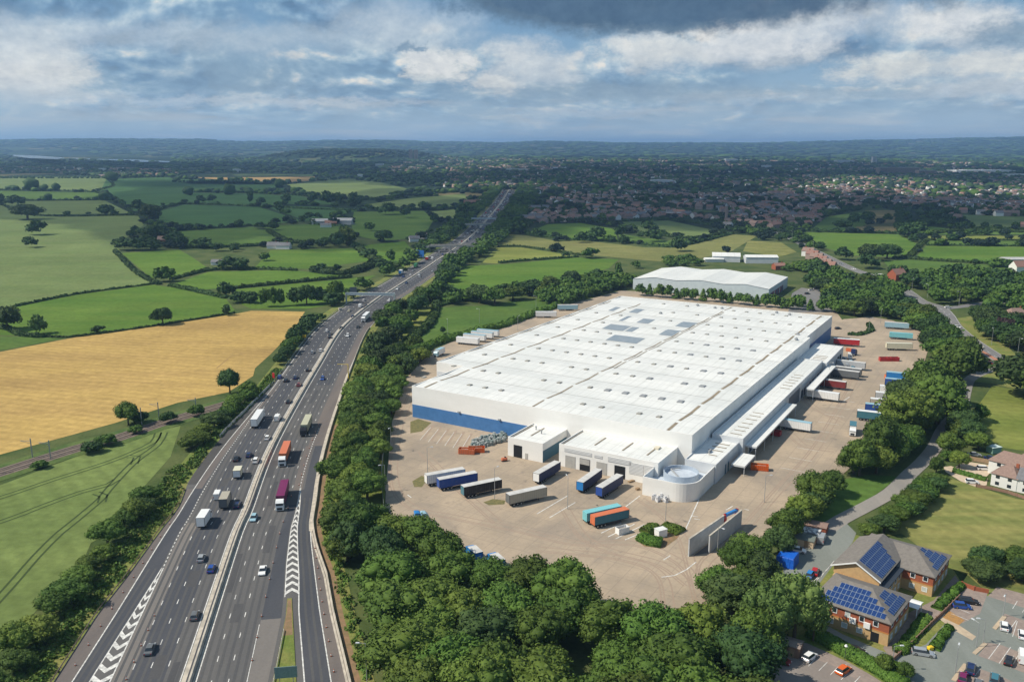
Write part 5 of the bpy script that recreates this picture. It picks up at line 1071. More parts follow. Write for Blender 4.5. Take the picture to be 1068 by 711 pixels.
def artic_proto():
    r = empty('lorry', (0, 0, 0)); trailer_parts(r, -8.2, 5.4); box_body(r, -8.2, 5.4); cab(r, 6.0)
    for s in (-1, 1):
        wheel(r, 7.0, s*1.05, .5, .32); wheel(r, 4.2, s*1.0, .5, .5)
    b = MB(); b.box((5.2, 0, .85), (4.2, 1.0, .25)); b.build('tractor_frame', CHAS, r); return r
def tractor_proto():
    r = empty('lorry_tractor', (0, 0, 0)); cab(r, .4)
    b = MB(); b.box((-1.3, 0, .85), (4.6, 1.0, .25)); b.tube((-1.8, 0, 1.0), (-1.8, 0, 1.12), .5, 12); b.build('chassis', CHAS, r)
    for s in (-1, 1): wheel(r, 1.5, s*1.05, .5, .32); wheel(r, -2.2, s*1.0, .5, .5); b = MB(); b.tube((-.7, s*.95, .75), (.2, s*.95, .75), .3, 8); b.build('fuel_tank', STEEL, r)
    return r
def rigid_proto(L=8.5, h=3.7):
    r = empty('box_lorry', (0, 0, 0)); e = L/2; box_body(r, -e, e-2.1, 2.45, .95, h); cab(r, e-1.95, 2.35, min(h-.3, 3.0), 1.9)
    for s in (-1, 1): wheel(r, -e+1.8, s*.98, .45, .45); wheel(r, e-1.1, s*1.0, .45, .3)
    b = MB(); b.box((0, 0, .8), (L-1, .9, .25)); b.build('chassis', CHAS, r); return r
def caravan_proto():
    r = empty('caravan', (0, 0, 0)); b = MB(); b.side([(-3, .45), (-3.05, 1.2), (-2.7, 2.5), (2.4, 2.55), (2.95, 1.4), (2.9, .45)], 2.25, inset=(2, .1)); b.build('body', BODY, r)
    b = MB(); b.box((-3.0, 0, 1.7), (.08, 1.5, .6)); b.build('rear_window', GLASS, r); b = MB(); b.tube((2.9, 0, .45), (4.1, 0, .45), .06, 6); b.build('drawbar', CHAS, r)
    for s in (-1, 1): wheel(r, 0, s*1.02, .33); b = MB(); b.box((.3, s*1.12, 1.6), (1.4, .05, .55)); b.build('side_window', GLASS, r)
    return r
def skip_proto():
    r = empty('skip_container', (0, 0, 0)); b = MB(); L, W, h, t = 6.0, 2.4, 2.0, .1
    out = [(-L/2, -W/2), (L/2, -W/2), (L/2, W/2), (-L/2, W/2)]; inn = [(-L/2+t, -W/2+t), (L/2-t, -W/2+t), (L/2-t, W/2-t), (-L/2+t, W/2-t)]
    v = [(*p, .1) for p in out]+[(*p, h) for p in out]+[(*p, h) for p in inn]+[(*p, .3) for p in inn]; f = []
    for q_ in range(3): f += [(q_*4+i, q_*4+(i+1) % 4, (q_+1)*4+(i+1) % 4, (q_+1)*4+i) for i in range(4)]
    f += [(12, 13, 14, 15), (3, 2, 1, 0)]; b.add(v, f); b.build('shell', BODY, r); b = MB()
    for i in range(9):
        x = -L/2+.4+i*.65
        for s in (-1, 1): b.box((x, s*(W/2+.05), 1.0), (.12, .1, 1.8))
    b.build('ribs', BODY, r); b = MB(); b.box((0, 0, .9), (L-.5, W-.5, 1.1), taper=.8); b.build('rubble', mat('mixed_scrap', (.22, .18, .14), (.4, .38, .34), 3, fscale=6, famt=.5, rough=1), r); return r
PROTO = {'hatch': car_proto('hatch'), 'saloon': car_proto('saloon'), 'estate': car_proto('estate'), 'suv': car_proto('suv'), 'van': van_proto(), 'trailer': trailer_proto(), 'container': container_proto(), 'artic': artic_proto(), 'tractor': tractor_proto(), 'rigid': rigid_proto(), 'smallbox': rigid_proto(6.6, 3.3), 'caravan': caravan_proto(), 'skip': skip_proto()}
CATN = {'hatch': 'car', 'saloon': 'car', 'estate': 'car', 'suv': 'car', 'van': 'van', 'trailer': 'trailer', 'container': 'container', 'artic': 'lorry', 'tractor': 'lorry', 'rigid': 'lorry', 'smallbox': 'lorry', 'caravan': 'caravan', 'skip': 'skip'}
def curtain(col):
    c = BASE[PT[col].name]
    def ex(q, v, cc):
        sp = q.node('ShaderNodeSeparateXYZ'); q.link(v, sp.inputs[0]); w = q.sstep(q.math('SINE', q.math('MULTIPLY', sp.outputs[0], 6.2832/.68)), .86, .98)
        cc = q.mix(q.math('MULTIPLY', w, .35), cc, (.10, .10, .10, 1)); d = q.noise(v, .8, 5, .7)
        return q.mix(q.math('MULTIPLY', q.sstep(d, .48, .75), .30), cc, (.22, .20, .17, 1))
    return mat('curtain_'+col, tuple(c), None, famt=.08, rough=.5, extra=ex)
def place(kind, p, ang, color, label, group=None, box=None, roof=None, z=.165, scale=None):
    m = {'white_paint': PT[color]}
    m['trailer_curtain'] = curtain(box or color)
    if roof: m['trailer_roof'] = PT[roof]
    o = copy_tree(PROTO[kind], None, m); o.location = (p[0], p[1], z); o.rotation_euler = (0, 0, ang)
    if scale: o.scale = scale
    tag(o, label, CATN[kind], group); return o
# ---- vehicles on the motorway: kind, photo pixel of the foot, paint, box, what it looks like
MW_V = [
 ('saloon', 158, 679, 'grey', None, 'dark grey saloon low in the left carriageway, nearest the camera'), ('hatch', 204, 644, 'grey', None, 'grey car alone in the fast lane beside the median, left carriageway'), ('hatch', 210, 584, 'silver', None, 'pale silver car just ahead of the bright blue car'), ('hatch', 220.5, 595, 'blue', None, 'bright blue car beside the median barrier'),
 ('rigid', 213, 546, 'white', 'white', 'white box lorry nearest the camera, left carriageway'), ('rigid', 234.5, 527, 'grey', 'tan', 'box lorry with a pale tan body in the left carriageway'), ('van', 226.5, 519, 'white', None, 'white van in the inner lane beside the tan box lorry'), ('smallbox', 249, 497, 'white', 'cream', 'short cream white box lorry behind the two dark cars'), ('hatch', 246.5, 528.5, 'navy', None, 'dark blue car overtaking the tan box lorry'),
 ('saloon', 247.5, 480, 'black', None, 'black car behind the round white van, slow lane side'), ('hatch', 261.5, 476, 'navy', None, 'dark car in the middle lane beside the white car by the median'), ('suv', 267.5, 482, 'white', None, 'rounded white car in the fast lane beside two dark cars'), ('hatch', 279.5, 458, 'white', None, 'white car in the fast lane next to the long white lorry'), ('artic', 269.5, 441, 'white', 'white', 'long white articulated lorry seen from behind, left carriageway'), ('van', 288.8, 438, 'white', None, 'white van ahead of the long white articulated lorry'),
 ('saloon', 302, 420, 'black', None, 'lone black car by the median above the white van'), ('hatch', 312.8, 402.5, 'darkred', None, 'dark red car by the median barrier'), ('hatch', 298.5, 398, 'black', None, 'black car beside the parapet fence'), ('saloon', 309.2, 395, 'navy', None, 'dark blue car just ahead of the dark red car'), ('hatch', 321.8, 387, 'black', None, 'black car by the median ahead of the dark red car'), ('hatch', 290, 394.5, 'blue', None, 'blue car on the hard shoulder by the parapet fence'),
 ('hatch', 327, 368.5, 'silver', None, 'silver car right behind a white one above the golden field end'), ('hatch', 336, 366.5, 'white', None, 'white car beside the silver one above the golden field end'), ('saloon', 347, 352.5, 'black', None, 'dark car in a group of three by the median'), ('saloon', 342.8, 349, 'grey', None, 'grey car in the group of three by the median'), ('hatch', 340, 346, 'white', None, 'small white car leading the group of three'), ('saloon', 356, 343, 'black', None, 'dark car tight against the median below the gantry'), ('hatch', 362.7, 325, 'cream', None, 'cream car just below the gantry'), ('van', 374, 320.5, 'white', None, 'white van just below the gantry'), ('hatch', 368, 331, 'navy', None, 'dark blue car just below the gantry'), ('hatch', 378, 314, 'white', None, 'white car passing under the gantry'), ('saloon', 382, 320, 'black', None, 'black car by the median below the gantry'),
 ('rigid', 419.6, 286, 'brightblue', 'white', 'blue and white lorry beyond the gantry in the slow lane'), ('rigid', 435, 279, 'green', 'green', 'green lorry beyond the gantry in the slow lane'), ('hatch', 428, 287.5, 'white', None, 'white car beside the green lorry'), ('hatch', 437, 287, 'white', None, 'white car near the median beyond the green lorry'), ('van', 451.5, 270.5, 'white', None, 'white van before the first overbridge'), ('hatch', 454.5, 272.5, 'white', None, 'white car before the first overbridge'),
 ('saloon', 272.8, 597, 'white', None, 'white saloon alone in the right carriageway, nearest the camera'), ('hatch', 264, 542, 'lightblue', None, 'pale blue car beside the median in the right carriageway'), ('artic', 293.5, 523, 'white', 'purple', 'articulated lorry with white cab and purple trailer'), ('artic', 297, 479, 'white', 'orangered', 'articulated lorry with white cab and orange trailer'), ('artic', 319, 449, 'black', 'olive', 'lorry with dark cab and pale cream load cover'), ('hatch', 335, 396, 'blue', None, 'blue car alone in the right carriageway'), ('suv', 364.5, 351, 'white', None, 'white car in the right carriageway below the white tanker lorry'), ('artic', 381, 334, 'white', 'white', 'white articulated lorry below the right gantry leg'), ('saloon', 371.5, 342, 'black', None, 'black car beside the white articulated lorry, right carriageway'),
 ('hatch', 415.5, 302, 'white', None, 'white car in the right carriageway just beyond the gantry'), ('hatch', 406.5, 314, 'white', None, 'white car in the right carriageway right under the gantry'), ('hatch', 437.5, 289, 'silver', None, 'silver car in the right carriageway opposite the green lorry'), ('hatch', 425, 296, 'navy', None, 'navy car in the right carriageway beyond the gantry')]
for kind, u, v_, c, bx, lab in MW_V:
    p = P(u, v_); s, o = mw_so(p)
    if kind in ('artic', 'rigid', 'smallbox') and u not in (269.5,): pass
    lanes = (-14.2, -10.7, -7.1, -3.4, 3.2, 6.6, 10.2, 13.6)
    o2_ = min(lanes, key=lambda t: abs(t-o)); o = o*.35+o2_*.65 if abs(o2_-o) < 2.5 else o
    a = mw_dir(s)+(0 if o < 0 else math.pi); place(kind, mw(s, o), a, c, lab, 'vehicles on the motorway', bx, bx if bx else None)
r2 = random.Random(4); used = [mw_so(P(q_[1], q_[2])) for q_ in MW_V]; nf = 0; rank = {}
jam = []
for s in frange(640, 2080, 11):
    for o in (-10.7, -7.1, -3.4, 3.2, 6.6, 10.2):
        if r2.random() < (.16 if s < 950 else .30 if o > 0 else .22): jam.append((s+r2.uniform(-3, 3), o+r2.uniform(-.2, .2)))
cols = ['white', 'black', 'silver', 'grey', 'white', 'navy', 'red', 'silver', 'white', 'blue', 'black']
ln_n = {-10.7: 'outer lane, away side', -7.1: 'middle lane, away side', -3.4: 'inner lane, away side', 3.2: 'inner lane, oncoming side', 6.6: 'middle lane, oncoming side', 10.2: 'outer lane, oncoming side'}
for s, o in jam:
    if any(abs(s-a) < 14 and abs(o-b_) < 2.5 for a, b_ in used): continue
    used.append((s, o)); k = min(ln_n, key=lambda t: abs(t-o)); rank[k] = rank.get(k, 0)+1; c = r2.choice(cols); kd = r2.choice(['hatch', 'saloon', 'suv', 'estate', 'van', 'hatch', 'smallbox'])
    place(kd, mw(s, o), mw_dir(s)+(0 if o < 0 else math.pi), c, '%s %s in the distant queue, %s, %s from the gantry' % (c, CATN[kd], ln_n[k], ordn(rank[k])), 'vehicles in the distant motorway queue')
# ---- trailers and containers in the yard
def pl2(kind, p, q_, c, lab, bx=None, roof=None, group='trailers parked in the yard', flip=False):
    a = P(*p); b_ = P(*q_); d = b_-a; n = Vector((-d.y, d.x)).normalized()*1.25
    ang = math.atan2(d.y, d.x)+(math.pi if flip else 0); m = (a+b_)/2+n; return place(kind, m, ang, c, lab, group, bx, roof, z=.13)
pl2('trailer', (445, 508.5), (486, 501), 'white', 'white trailer behind the blue one at the left end of the yard row'); pl2('trailer', (460, 512.7), (497, 505.5), 'blue', 'bright blue curtain trailer in the middle of the left yard row', 'blue'); pl2('trailer', (485, 520.6), (522.7, 512.5), 'teal', 'black sided trailer with pale roof in the left yard row', 'black'); pl2('trailer', (532, 529.5), (570, 520.6), 'grey', 'grey trailer nearest the wood in the left yard row', 'tan')
pl2('trailer', (564, 505.5), (583, 494.2), 'white', 'navy trailer with a white door standing alone before the loading shed', 'navy'); pl2('trailer', (610, 514.4), (626, 502.7), 'brightblue', 'navy trailer with bright blue door before the dock doors', 'navy'); pl2('trailer', (629.5, 520.6), (648.4, 508.4), 'blue', 'navy trailer with royal blue door nearest the curved wall', 'navy')
pl2('container', (610, 548.6), (650, 539.6), 'cyan', 'pale cyan container trailer behind the orange one', 'cyan'); pl2('container', (620.3, 552.2), (656.1, 543.7), 'orangered', 'orange topped container with grey blue sides in the yard', 'teal')
o = place('skip', P(649, 556), .5, 'white', 'small white box container beside the orange topped container', 'containers in the yard', z=.13, scale=(.62, .8, 1))
o = place('tractor', P(438, 546), R(20), 'lightblue', 'pale blue lorry tractor half hidden by trees at the lower left yard corner', None, z=.13); place('tractor', P(431, 545.5), R(15), 'brightblue', 'bright blue lorry tractor at the lower left yard corner', None, z=.13)
for k, (u, v_, c, a) in enumerate(((886, 389, 'teal', -30), (880, 386, 'silver', -30), (884, 382.5, 'lightblue', -28), (877, 379, 'grey', -30), (883, 374.5, 'white', -20), (889, 371, 'navy', 40))): place('tractor', P(u, v_), R(a), c, '%s lorry tractor in the cluster beside the far dock block' % c, 'lorry tractors by the far dock', z=.13)
place('skip', P(886, 366.5), R(-40), 'orangered', 'small orange skip at the corner of the far dock block', 'open skips in the yard', z=.13, scale=(.6, .8, .8))
for k, (u, v_) in enumerate(((494, 583), (517, 591))): place('smallbox', P(u, v_), R(118), 'brightblue', 'bright blue box lorry peeping over the wood, %s one' % ('left', 'right')[k], 'blue lorries behind the wood', 'brightblue', z=.13)
# skips and rubbish
for u, v_, ang, c, lab in ((487, 473, -.15, 'orangered', 'larger orange skip beside the heap of wire cages'), (497, 471.5, .05, 'orange', 'second orange skip touching the heap of wire cages'), (792, 490, -.25, 'orange', 'bright orange skip beside the short canopy'), (923, 376.5, -.05, 'red', 'left red skip alone in the far yard'), (931, 376.5, -.02, 'red', 'right red skip alone in the far yard'), (806, 453.5, -.6, 'red', 'red skip under the nearer long canopy'), (929.5, 361+34, .1, 'orangered', 'small orange red skip at the tree edge of the yard')):
    place('skip', P(u, v_), ang, c, lab, 'open skips in the yard', z=.13)
# trailers backed on to the dock
def dock(a, bb, L, c, bx, lab, kind='trailer', roof=None, flip=False): p = wl(a, bb); place(kind, p, WH_A-R(90)+(math.pi if flip else 0), c, lab, 'trailers backed on to the long dock', bx, roof, z=.13)
dock(-22, 112.5, 13.6, 'white', 'white', 'long white trailer backed on to the dock between the two long canopies', roof='white'); dock(-20.8, 64, 13.6, 'white', 'white', 'white trailer with a blue nose under the nearer long canopy', roof='lightblue'); dock(-23, 156, 12, 'grey', 'grey', 'dark grey trailer at the far end of the farther canopy'); dock(-23, 162, 12, 'silver', 'grey', 'grey trailer beyond the farther canopy'); dock(-21, 134, 12, 'red', 'darkred', 'red trailer in the shade of the farther canopy'); dock(-22.5, 176, 12, 'silver', 'silver', 'silver grey trailer backed on to the far dock block')
pl2('trailer', (871, 360.5), (894, 362.2), 'red', 'bright red trailer beyond the far dock block', 'red', 'white'); pl2('trailer', (924, 365.6), (952, 366.2), 'cream', 'cream yellow trailer in the far corner of the yard', 'cream', 'cream'); pl2('container', (931, 353.8), (948, 355), 'cyan', 'turquoise container trailer in the far corner of the yard', 'cyan'); pl2('trailer', (926, 343), (944, 344.2), 'lightblue', 'pale blue trailer farthest away in the yard corner', 'lightblue')
for k, (u, v_, c, bx, w) in enumerate(((933, 398.5, 'brightblue', 'brightblue', 'bright blue trailer at the far end of the right yard row'), (932, 405.5, 'lightblue', 'blue', 'mid blue trailer, second in the right yard row'), (927, 413.5, 'white', 'white', 'white trailer with pale roof, third in the right yard row'), (923, 420.5, 'white', 'silver', 'silver trailer, fourth in the right yard row'), (918, 427.5, 'silver', 'tan', 'pale tan trailer, fifth in the right yard row'), (913, 433, 'blue', 'blue', 'strong blue trailer, sixth in the right yard row'), (905, 440.5, 'teal', 'teal', 'blue trailer half under the trees, near end of the right yard row'))):
    place('trailer', P(u+7, v_-1), R(-24), c, w, 'trailers parked along the right tree belt', bx, 'lightblue' if bx in ('brightblue', 'blue') else 'white', z=.13)
place('rigid', P(889, 452), R(248), 'white', 'white cabbed lorry with a teal roofed body by the right tree belt', None, 'white', 'teal', z=.13)
for k, (u, v_, c, w) in enumerate(((488, 359.5, 'white', 'nearest white trailer at the left end of the rear strip'), (495, 356, 'white', 'second white trailer in the rear strip'), (503, 353.2, 'lightblue', 'pale blue roofed trailer in the rear strip'), (509, 351, 'lightblue', 'last pale blue roofed trailer in the rear strip group'))):
    place('trailer', P(u, v_), R(-22), c, w, 'trailers parked on the rear strip', 'white', 'lightblue' if k else 'white', z=.13)
place('rigid', P(458, 371), R(245), 'lightblue', 'pale blue lorry parked before the warehouse side block', None, 'white', 'lightblue', z=.13)
pl2('trailer', (560, 331.8), (579, 331.8), 'white', 'white trailer alone on the rear strip', 'white', 'white'); place('trailer', P(592, 324), R(2), 'lightblue', 'pale blue trailer at the far end of the rear strip', None, 'lightblue', z=.13)
# ---- cars elsewhere
CARS = [('saloon', 813.5, 690, -38, 'darkred', 'dark red car below the brick shed'), ('hatch', 844.3, 687, 42, 'white', 'white hatchback with dark roof glass in the lower car park'), ('hatch', 879.5, 701, 40, 'orange', 'orange car in the lower car park beside the clipped hedge'), ('saloon', 891, 680, -30, 'black', 'black car parked on the road below the office'), ('estate', 962.5, 683, -18, 'silver', 'silver estate car beside the yellow grit bin'),
 ('hatch', 1003, 634, -14, 'blue', 'blue car beside the red brick planter'), ('estate', 1010, 629, -16, 'black', 'black estate car in the bay nearest the red brick planter'), ('hatch', 1047, 655, 62, 'white', 'white car beside the pale kerb island'), ('hatch', 1066, 664, 62, 'white', 'white car at the right edge of the office car park'), ('van', 1067, 688, 62, 'white', 'white van at the right edge of the office car park'), ('hatch', 1052, 691, 55, 'black', 'black car in the middle bays of the office car park'), ('suv', 1012, 700, 58, 'navy', 'navy car beside the nearest pale kerb island'), ('hatch', 1004, 709, 58, 'purple', 'dark purple car at the bottom edge by the kerb island'), ('suv', 1037, 711, 58, 'teal', 'blue green car at the bottom edge of the office car park'), ('hatch', 1020, 716, 58, 'grey', 'grey car cut by the bottom edge of the picture'),
 ('estate', 831.5, 575.5, -24, 'white', 'white estate car beside the blue tarpaulined shelter'), ('van', 856.5, 564.5, 62, 'silver', 'silver van beside the sheds'), ('hatch', 845, 601, 55, 'brightblue', 'light blue car half under the willow'), ('hatch', 850, 598, 62, 'red', 'red car beside the light blue one'), ('hatch', 838, 607, 60, 'white', 'white car under the willow edge'),
 ('hatch', 1013.5, 504, -12, 'white', 'white car parked on the gravel drive'), ('estate', 1026, 490, -8, 'white', 'white car beyond the clipped garden hedge'), ('saloon', 1016, 475.5, -12, 'silver', 'silver car beside the garden fence'), ('saloon', 1033, 479.5, -20, 'navy', 'dark blue car near the white houses'),
 ('suv', 988.6, 321.5, 0, 'white', 'white car crossing the main road junction'), ('hatch', 998.5, 342, -52, 'white', 'white car on the main road just below the junction'), ('van', 1020.5, 363, -52, 'cream', 'cream van on the main road beside the red surfacing'), ('hatch', 1033.5, 380, -45, 'darkred', 'dark red car at the lane mouth of the main road'), ('saloon', 1048, 384, -40, 'black', 'black car on the main road near the right edge'), ('hatch', 890.5, 281, -45, 'white', 'white car on the far part of the main road'), ('hatch', 877, 276, -45, 'silver', 'silver car on the far part of the main road'), ('hatch', 912, 290, -45, 'navy', 'navy car on the far part of the main road'),
 ('hatch', 846, 303, 10, 'white', 'white car beside the second warehouse'), ('hatch', 851, 302, 10, 'silver', 'silver car beside the second warehouse'), ('saloon', 856, 303.5, 10, 'white', 'white saloon, rightmost beside the second warehouse'), ('hatch', 842, 307, 15, 'black', 'black car beside the second warehouse'), ('van', 834, 313, 40, 'white', 'white van behind the far wall of the big warehouse'), ('hatch', 874, 343.5, 20, 'black', 'dark car at the far corner of the big warehouse')]
for kd, u, v_, a, c, lab in CARS: place(kd, P(u, v_), R(a), c, lab, None)
# ================================================================ OFFICE AND ITS CAR PARKS
A_GREEN = asphalt('green_grey_asphalt', (.185, .20, .18), (.22, .235, .215)); BLOCKP = mat('block_paving', (.25, .20, .175), (.30, .24, .205), .8, fscale=3, famt=.2, rough=.95)
STONE_P = mat('brown_paving', (.22, .175, .15), (.27, .215, .18), .7, fscale=3, famt=.2, rough=.95)
PAVE = mat('buff_paving', (.50, .40, .28), (.42, .33, .24), .6, fscale=3, famt=.15, rough=.9); GRAVEL = mat('gravel_drive', (.56, .45, .33), (.48, .38, .28), .6, fscale=4, famt=.15, rough=1)
sheet('estate_ground', PP([(806, 604), (822, 585), (838, 566), (852, 556), (872, 548), (888, 556), (900, 560), (990, 588), (1006, 612), (1035, 614), (1068, 626), (1150, 640), (1150, 760), (800, 760), (792, 700), (802, 670), (850, 640), (852, 624)]), .112, VERGE)
sheet('estate_yard', PP([(866, 551), (880, 543), (893, 556), (889, 566), (870, 588), (852, 612), (838, 622), (815, 606), (818, 590), (835, 568), (850, 556)]), .132, A_GREEN)
sheet('office_road', PP([(846, 640), (862, 652), (880, 662), (925, 681), (940, 682), (966, 672), (975, 700), (985, 722), (958, 722), (930, 705), (905, 690), (875, 674), (852, 660)]), .130, A_GREEN)
sheet('lower_car_park', PP([(801, 684), (826, 668), (842, 671), (862, 680), (885, 691), (905, 702), (940, 724), (930, 740), (790, 740), (796, 700)]), .134, BLOCKP)
sheet('lower_car_park_lane', PP([(815, 690), (840, 683), (870, 695), (905, 716), (900, 740), (840, 740), (812, 712)]), .140, asphalt('brown_asphalt', (.22, .19, .17), (.25, .22, .20)))
sheet('office_car_park', PP([(940, 697), (962, 676), (984, 652), (1004, 628), (1022, 620), (1050, 626), (1068, 630), (1150, 645), (1150, 760), (985, 760), (955, 718)]), .138, A_GREEN)
for q_ in ([(1000, 622), (1008, 613), (1030, 619), (1022, 640), (1004, 650), (985, 642)], [(1040, 650), (1048, 640), (1068, 647), (1130, 662), (1130, 690), (1066, 668)], [(1020, 684), (1030, 670), (1045, 673), (1068, 682), (1130, 700), (1120, 716), (1066, 701), (1048, 694)], [(1000, 712), (1012, 694), (1040, 704), (1068, 716), (1130, 735), (1100, 760), (1010, 730)], [(1040, 612), (1062, 618), (1130, 635), (1130, 650), (1068, 634), (1030, 622)]):
    sheet('parking_bays', PP(q_), .146, BLOCKP)
sheet('footpath', PP([(985, 640), (1000, 652), (1018, 664), (1014, 668), (996, 658), (980, 646)]), .152, PAVE); sheet('footpath', PP([(925, 684), (948, 665), (975, 640), (1002, 612), (1006, 616), (984, 642), (956, 668), (932, 688)]), .150, BLOCKP)
sheet('office_path', PP([(921, 676), (944, 641), (974, 626), (996, 600), (1004, 611), (976, 640), (950, 667), (931, 690)]), .142, STONE_P)
sheet('planting_bed', PP([(983, 644), (990, 637), (1006, 647), (1000, 652)]), .160, mat('bark_mulch', (.42, .22, .07), (.30, .18, .08), 2, fscale=5, famt=.4, rough=1))
mb = MB()
def pline(a, b_, w=.14, z=.165): strip(mb, PP([a, b_]), w, z)
for a, b_ in (((1056, 664), (1061, 648)), ((1050, 661), (1060, 647)), ((1031, 687), (1043, 671)), ((1042, 692), (1054, 675)), ((1054, 697), (1064, 680)), ((1016, 706), (1022, 698)), ((1056, 635), (1061, 627)), ((1066, 639), (1068, 636)), ((992, 640), (1010, 647)), ((997, 634), (1012, 640)), ((843, 695), (851, 686)), ((854, 699.5), (863, 690.5)), ((866, 704), (874, 695.5)), ((877, 709), (886, 700.5)), ((889, 714), (897, 705.5)), ((846, 609), (853, 602)), ((851, 606), (858, 598)), ((856, 602), (862, 594)), ((860, 597), (866, 590)), ((864, 592), (870, 585))): pline(a, b_)
mb.build('parking_lines', PAINT, fix=False)['kind'] = 'structure'
for k, q_ in enumerate(([(1035, 655), (1046, 642), (1050, 644), (1039, 657)], [(1014, 681), (1026, 670), (1030, 672), (1018, 683)], [(992, 709), (1005, 692), (1010, 694), (997, 711)])):
    mb = MB(); mb.prism([tuple(p) for p in PP(q_)], .13, .27); o = mb.build('kerb_island', PAVE); o['kind'] = 'structure'
BUFF = mat('buff_brick', (.52, .35, .17), (.46, .30, .15), 1.5, fscale=6, famt=.2, rough=.9); REDB = mat('red_brick', (.33, .10, .05), (.28, .085, .045), 1.5, fscale=6, famt=.22, rough=.9)
ORB = mat('orange_brick_band', (.48, .20, .06), None, fscale=6, famt=.15, rough=.9); SLATE = mat('grey_brown_tiles', (.165, .15, .135), (.205, .185, .165), 1.2, fscale=5, famt=.22, rough=.85)
FRAME = mat('white_frame', (.78, .78, .76), None, famt=.03, rough=.5); PV = mat('solar_cell', (.012, .035, .13), (.018, .05, .17), 2, famt=.25, fscale=3, rough=.25, spec=.4); PVF = mat('solar_panel_edge', (.36, .44, .54), None, famt=.1, rough=.4)
off = empty('office_building', P(924.9, 674.9), R(50), 'two storey brick office with hipped roofs covered in solar panels', 'building')
def obox(nm, x0, x1, y0, y1, z0, z1, m): b = MB(); b.box(((x0+x1)/2, (y0+y1)/2, (z0+z1)/2), (x1-x0, y1-y0, z1-z0)); return b.build(nm, m, off)
def hip(nm, x0, x1, y0, y1, ze, zr_, in0, in1, m, ov=.5, par=None, tk_=.18):
    """hipped roof, ridge along y, inset in0/in1 from each end"""
    x0 -= ov; x1 += ov; y0 -= ov; y1 += ov; xm = (x0+x1)/2; b = MB()
    v = [(x0, y0, ze), (x1, y0, ze), (x1, y1, ze), (x0, y1, ze), (xm, y0+in0, zr_), (xm, y1-in1, zr_)]+[(x0, y0, ze-tk_), (x1, y0, ze-tk_), (x1, y1, ze-tk_), (x0, y1, ze-tk_)]
    b.add(v, [(0, 1, 4), (1, 2, 5, 4), (2, 3, 5), (3, 0, 4, 5), (0, 6, 7, 1), (1, 7, 8, 2), (2, 8, 9, 3), (3, 9, 6, 0), (9, 8, 7, 6)]); return b.build(nm, m, par or off)
def pv_face(c00, du, dv, cols, rows, cw=1.0, ch=1.65, keep=lambda i, j: True, lift=.1):
    """array of solar panels on a roof plane; du, dv unit vectors in the plane"""
    c00, du, dv = Vector(c00), Vector(du).normalized(), Vector(dv).normalized(); n = du.cross(dv).normalized(); n = n if n.z > 0 else -n; b = MB()
    for i in range(cols):
        for j in range(rows):
            if not keep(i, j): continue
            o = c00+du*(i*cw)+dv*(j*ch)+n*lift
            b.add([o, o+du*cw*.97, o+du*cw*.97+dv*ch*.97, o+dv*ch*.97], [(0, 1, 2, 3)], 1)
            o += n*.02+du*.045+dv*.045; b.add([o, o+du*(cw*.9), o+du*(cw*.9)+dv*(ch*.92), o+dv*(ch*.92)], [(0, 1, 2, 3)], 0)
    return b.build('solar_array', [PV, PVF], off)
def window(x, y, z, w, h, face, m=GLASS, par=None):
    par = par or off; b = MB(); t = .08; o = {'f': (-t/2-.01, 0), 'r': (0, -t/2-.01)}[face]; dx, dy = (t, w) if face == 'f' else (w, t)
    for sx in (-1, 1):
        if face == 'f': b.box((x+o[0], y+sx*(w/2-.06), z), (t, .13, h)); b.box((x+o[0], y, z+sx*(h/2-.06)), (t, w-.26, .13))
        else: b.box((x+sx*(w/2-.06), y+o[1], z), (.13, t, h)); b.box((x, y+o[1], z+sx*(h/2-.06)), (w-.26, t, .13))
    f_ = b.build('window', FRAME, par); b = MB(); g = (.04, w-.24) if face == 'f' else (w-.24, .04); b.box((x+(o[0]*.6), y+(o[1]*.6), z), (g[0], g[1], h-.24)); b.build('pane', m, f_); return f_
W0, W1, WY = .3, 15.5, 17.2
PALE_W = mat('blinded_glass', (.50, .53, .50), None, rough=.3)
obox('wall', W0, W1, 0, WY, .1, 3.0, BUFF); obox('wall', W0, W1, 0, WY, 3.3, 5.9, REDB); obox('brick_band', W0-.04, W1+.04, -.04, WY+.04, 3.0, 3.3, ORB)
obox('wall', W0+.02, W0+.06, 0, WY, 3.3, 3.35, ORB)
hip('roof', W0, W1, 0, WY, 5.95, 9.1, 7.0, 4.2, SLATE)
for y in (15.3, 12.2, 9.2, 6.0, 2.9): window(W0, y, 4.65, 1.2, 1.35, 'f', GLASS if y != 9.2 else PALE_W)
for y in (12.9, 9.7, 6.3, 15.9): window(W0, y, 1.7, 1.35, 1.35, 'f', PALE_W)
obox('door', W0-.06, W0+.02, 2.0, 3.8, .15, 2.5, DARK)
for y in (8.1, 4.9): obox('air_conditioner', W0-.5, W0-.02, y-.9, y+.5, 3.0, 4.3, FRAME)
for x in (2.5, 6, 9.5, 13): window(x, 0, 4.65, 1.2, 1.35, 'r'); window(x, 0, 1.7, 1.3, 1.35, 'r', PALE_W)
hx = (W1-W0)/2+.5; sl = math.atan2(3.15, hx)
pv_face((W0+.1, 16.2, 6.2), (0, -1, 0), (math.cos(sl), 0, math.sin(sl)), 15, 4, keep=lambda i, j: j < 4 and i > j*.9-.5 and i < 15-j*1.7, ch=1.7)
sl2 = math.atan2(3.15, 7.0); pv_face((W0+3.0, .2, 6.34), (1, 0, 0), (0, math.cos(sl2), math.sin(sl2)), 9, 3, keep=lambda i, j: i >= j*1.1 and i < 9-j*1.1, ch=1.6)
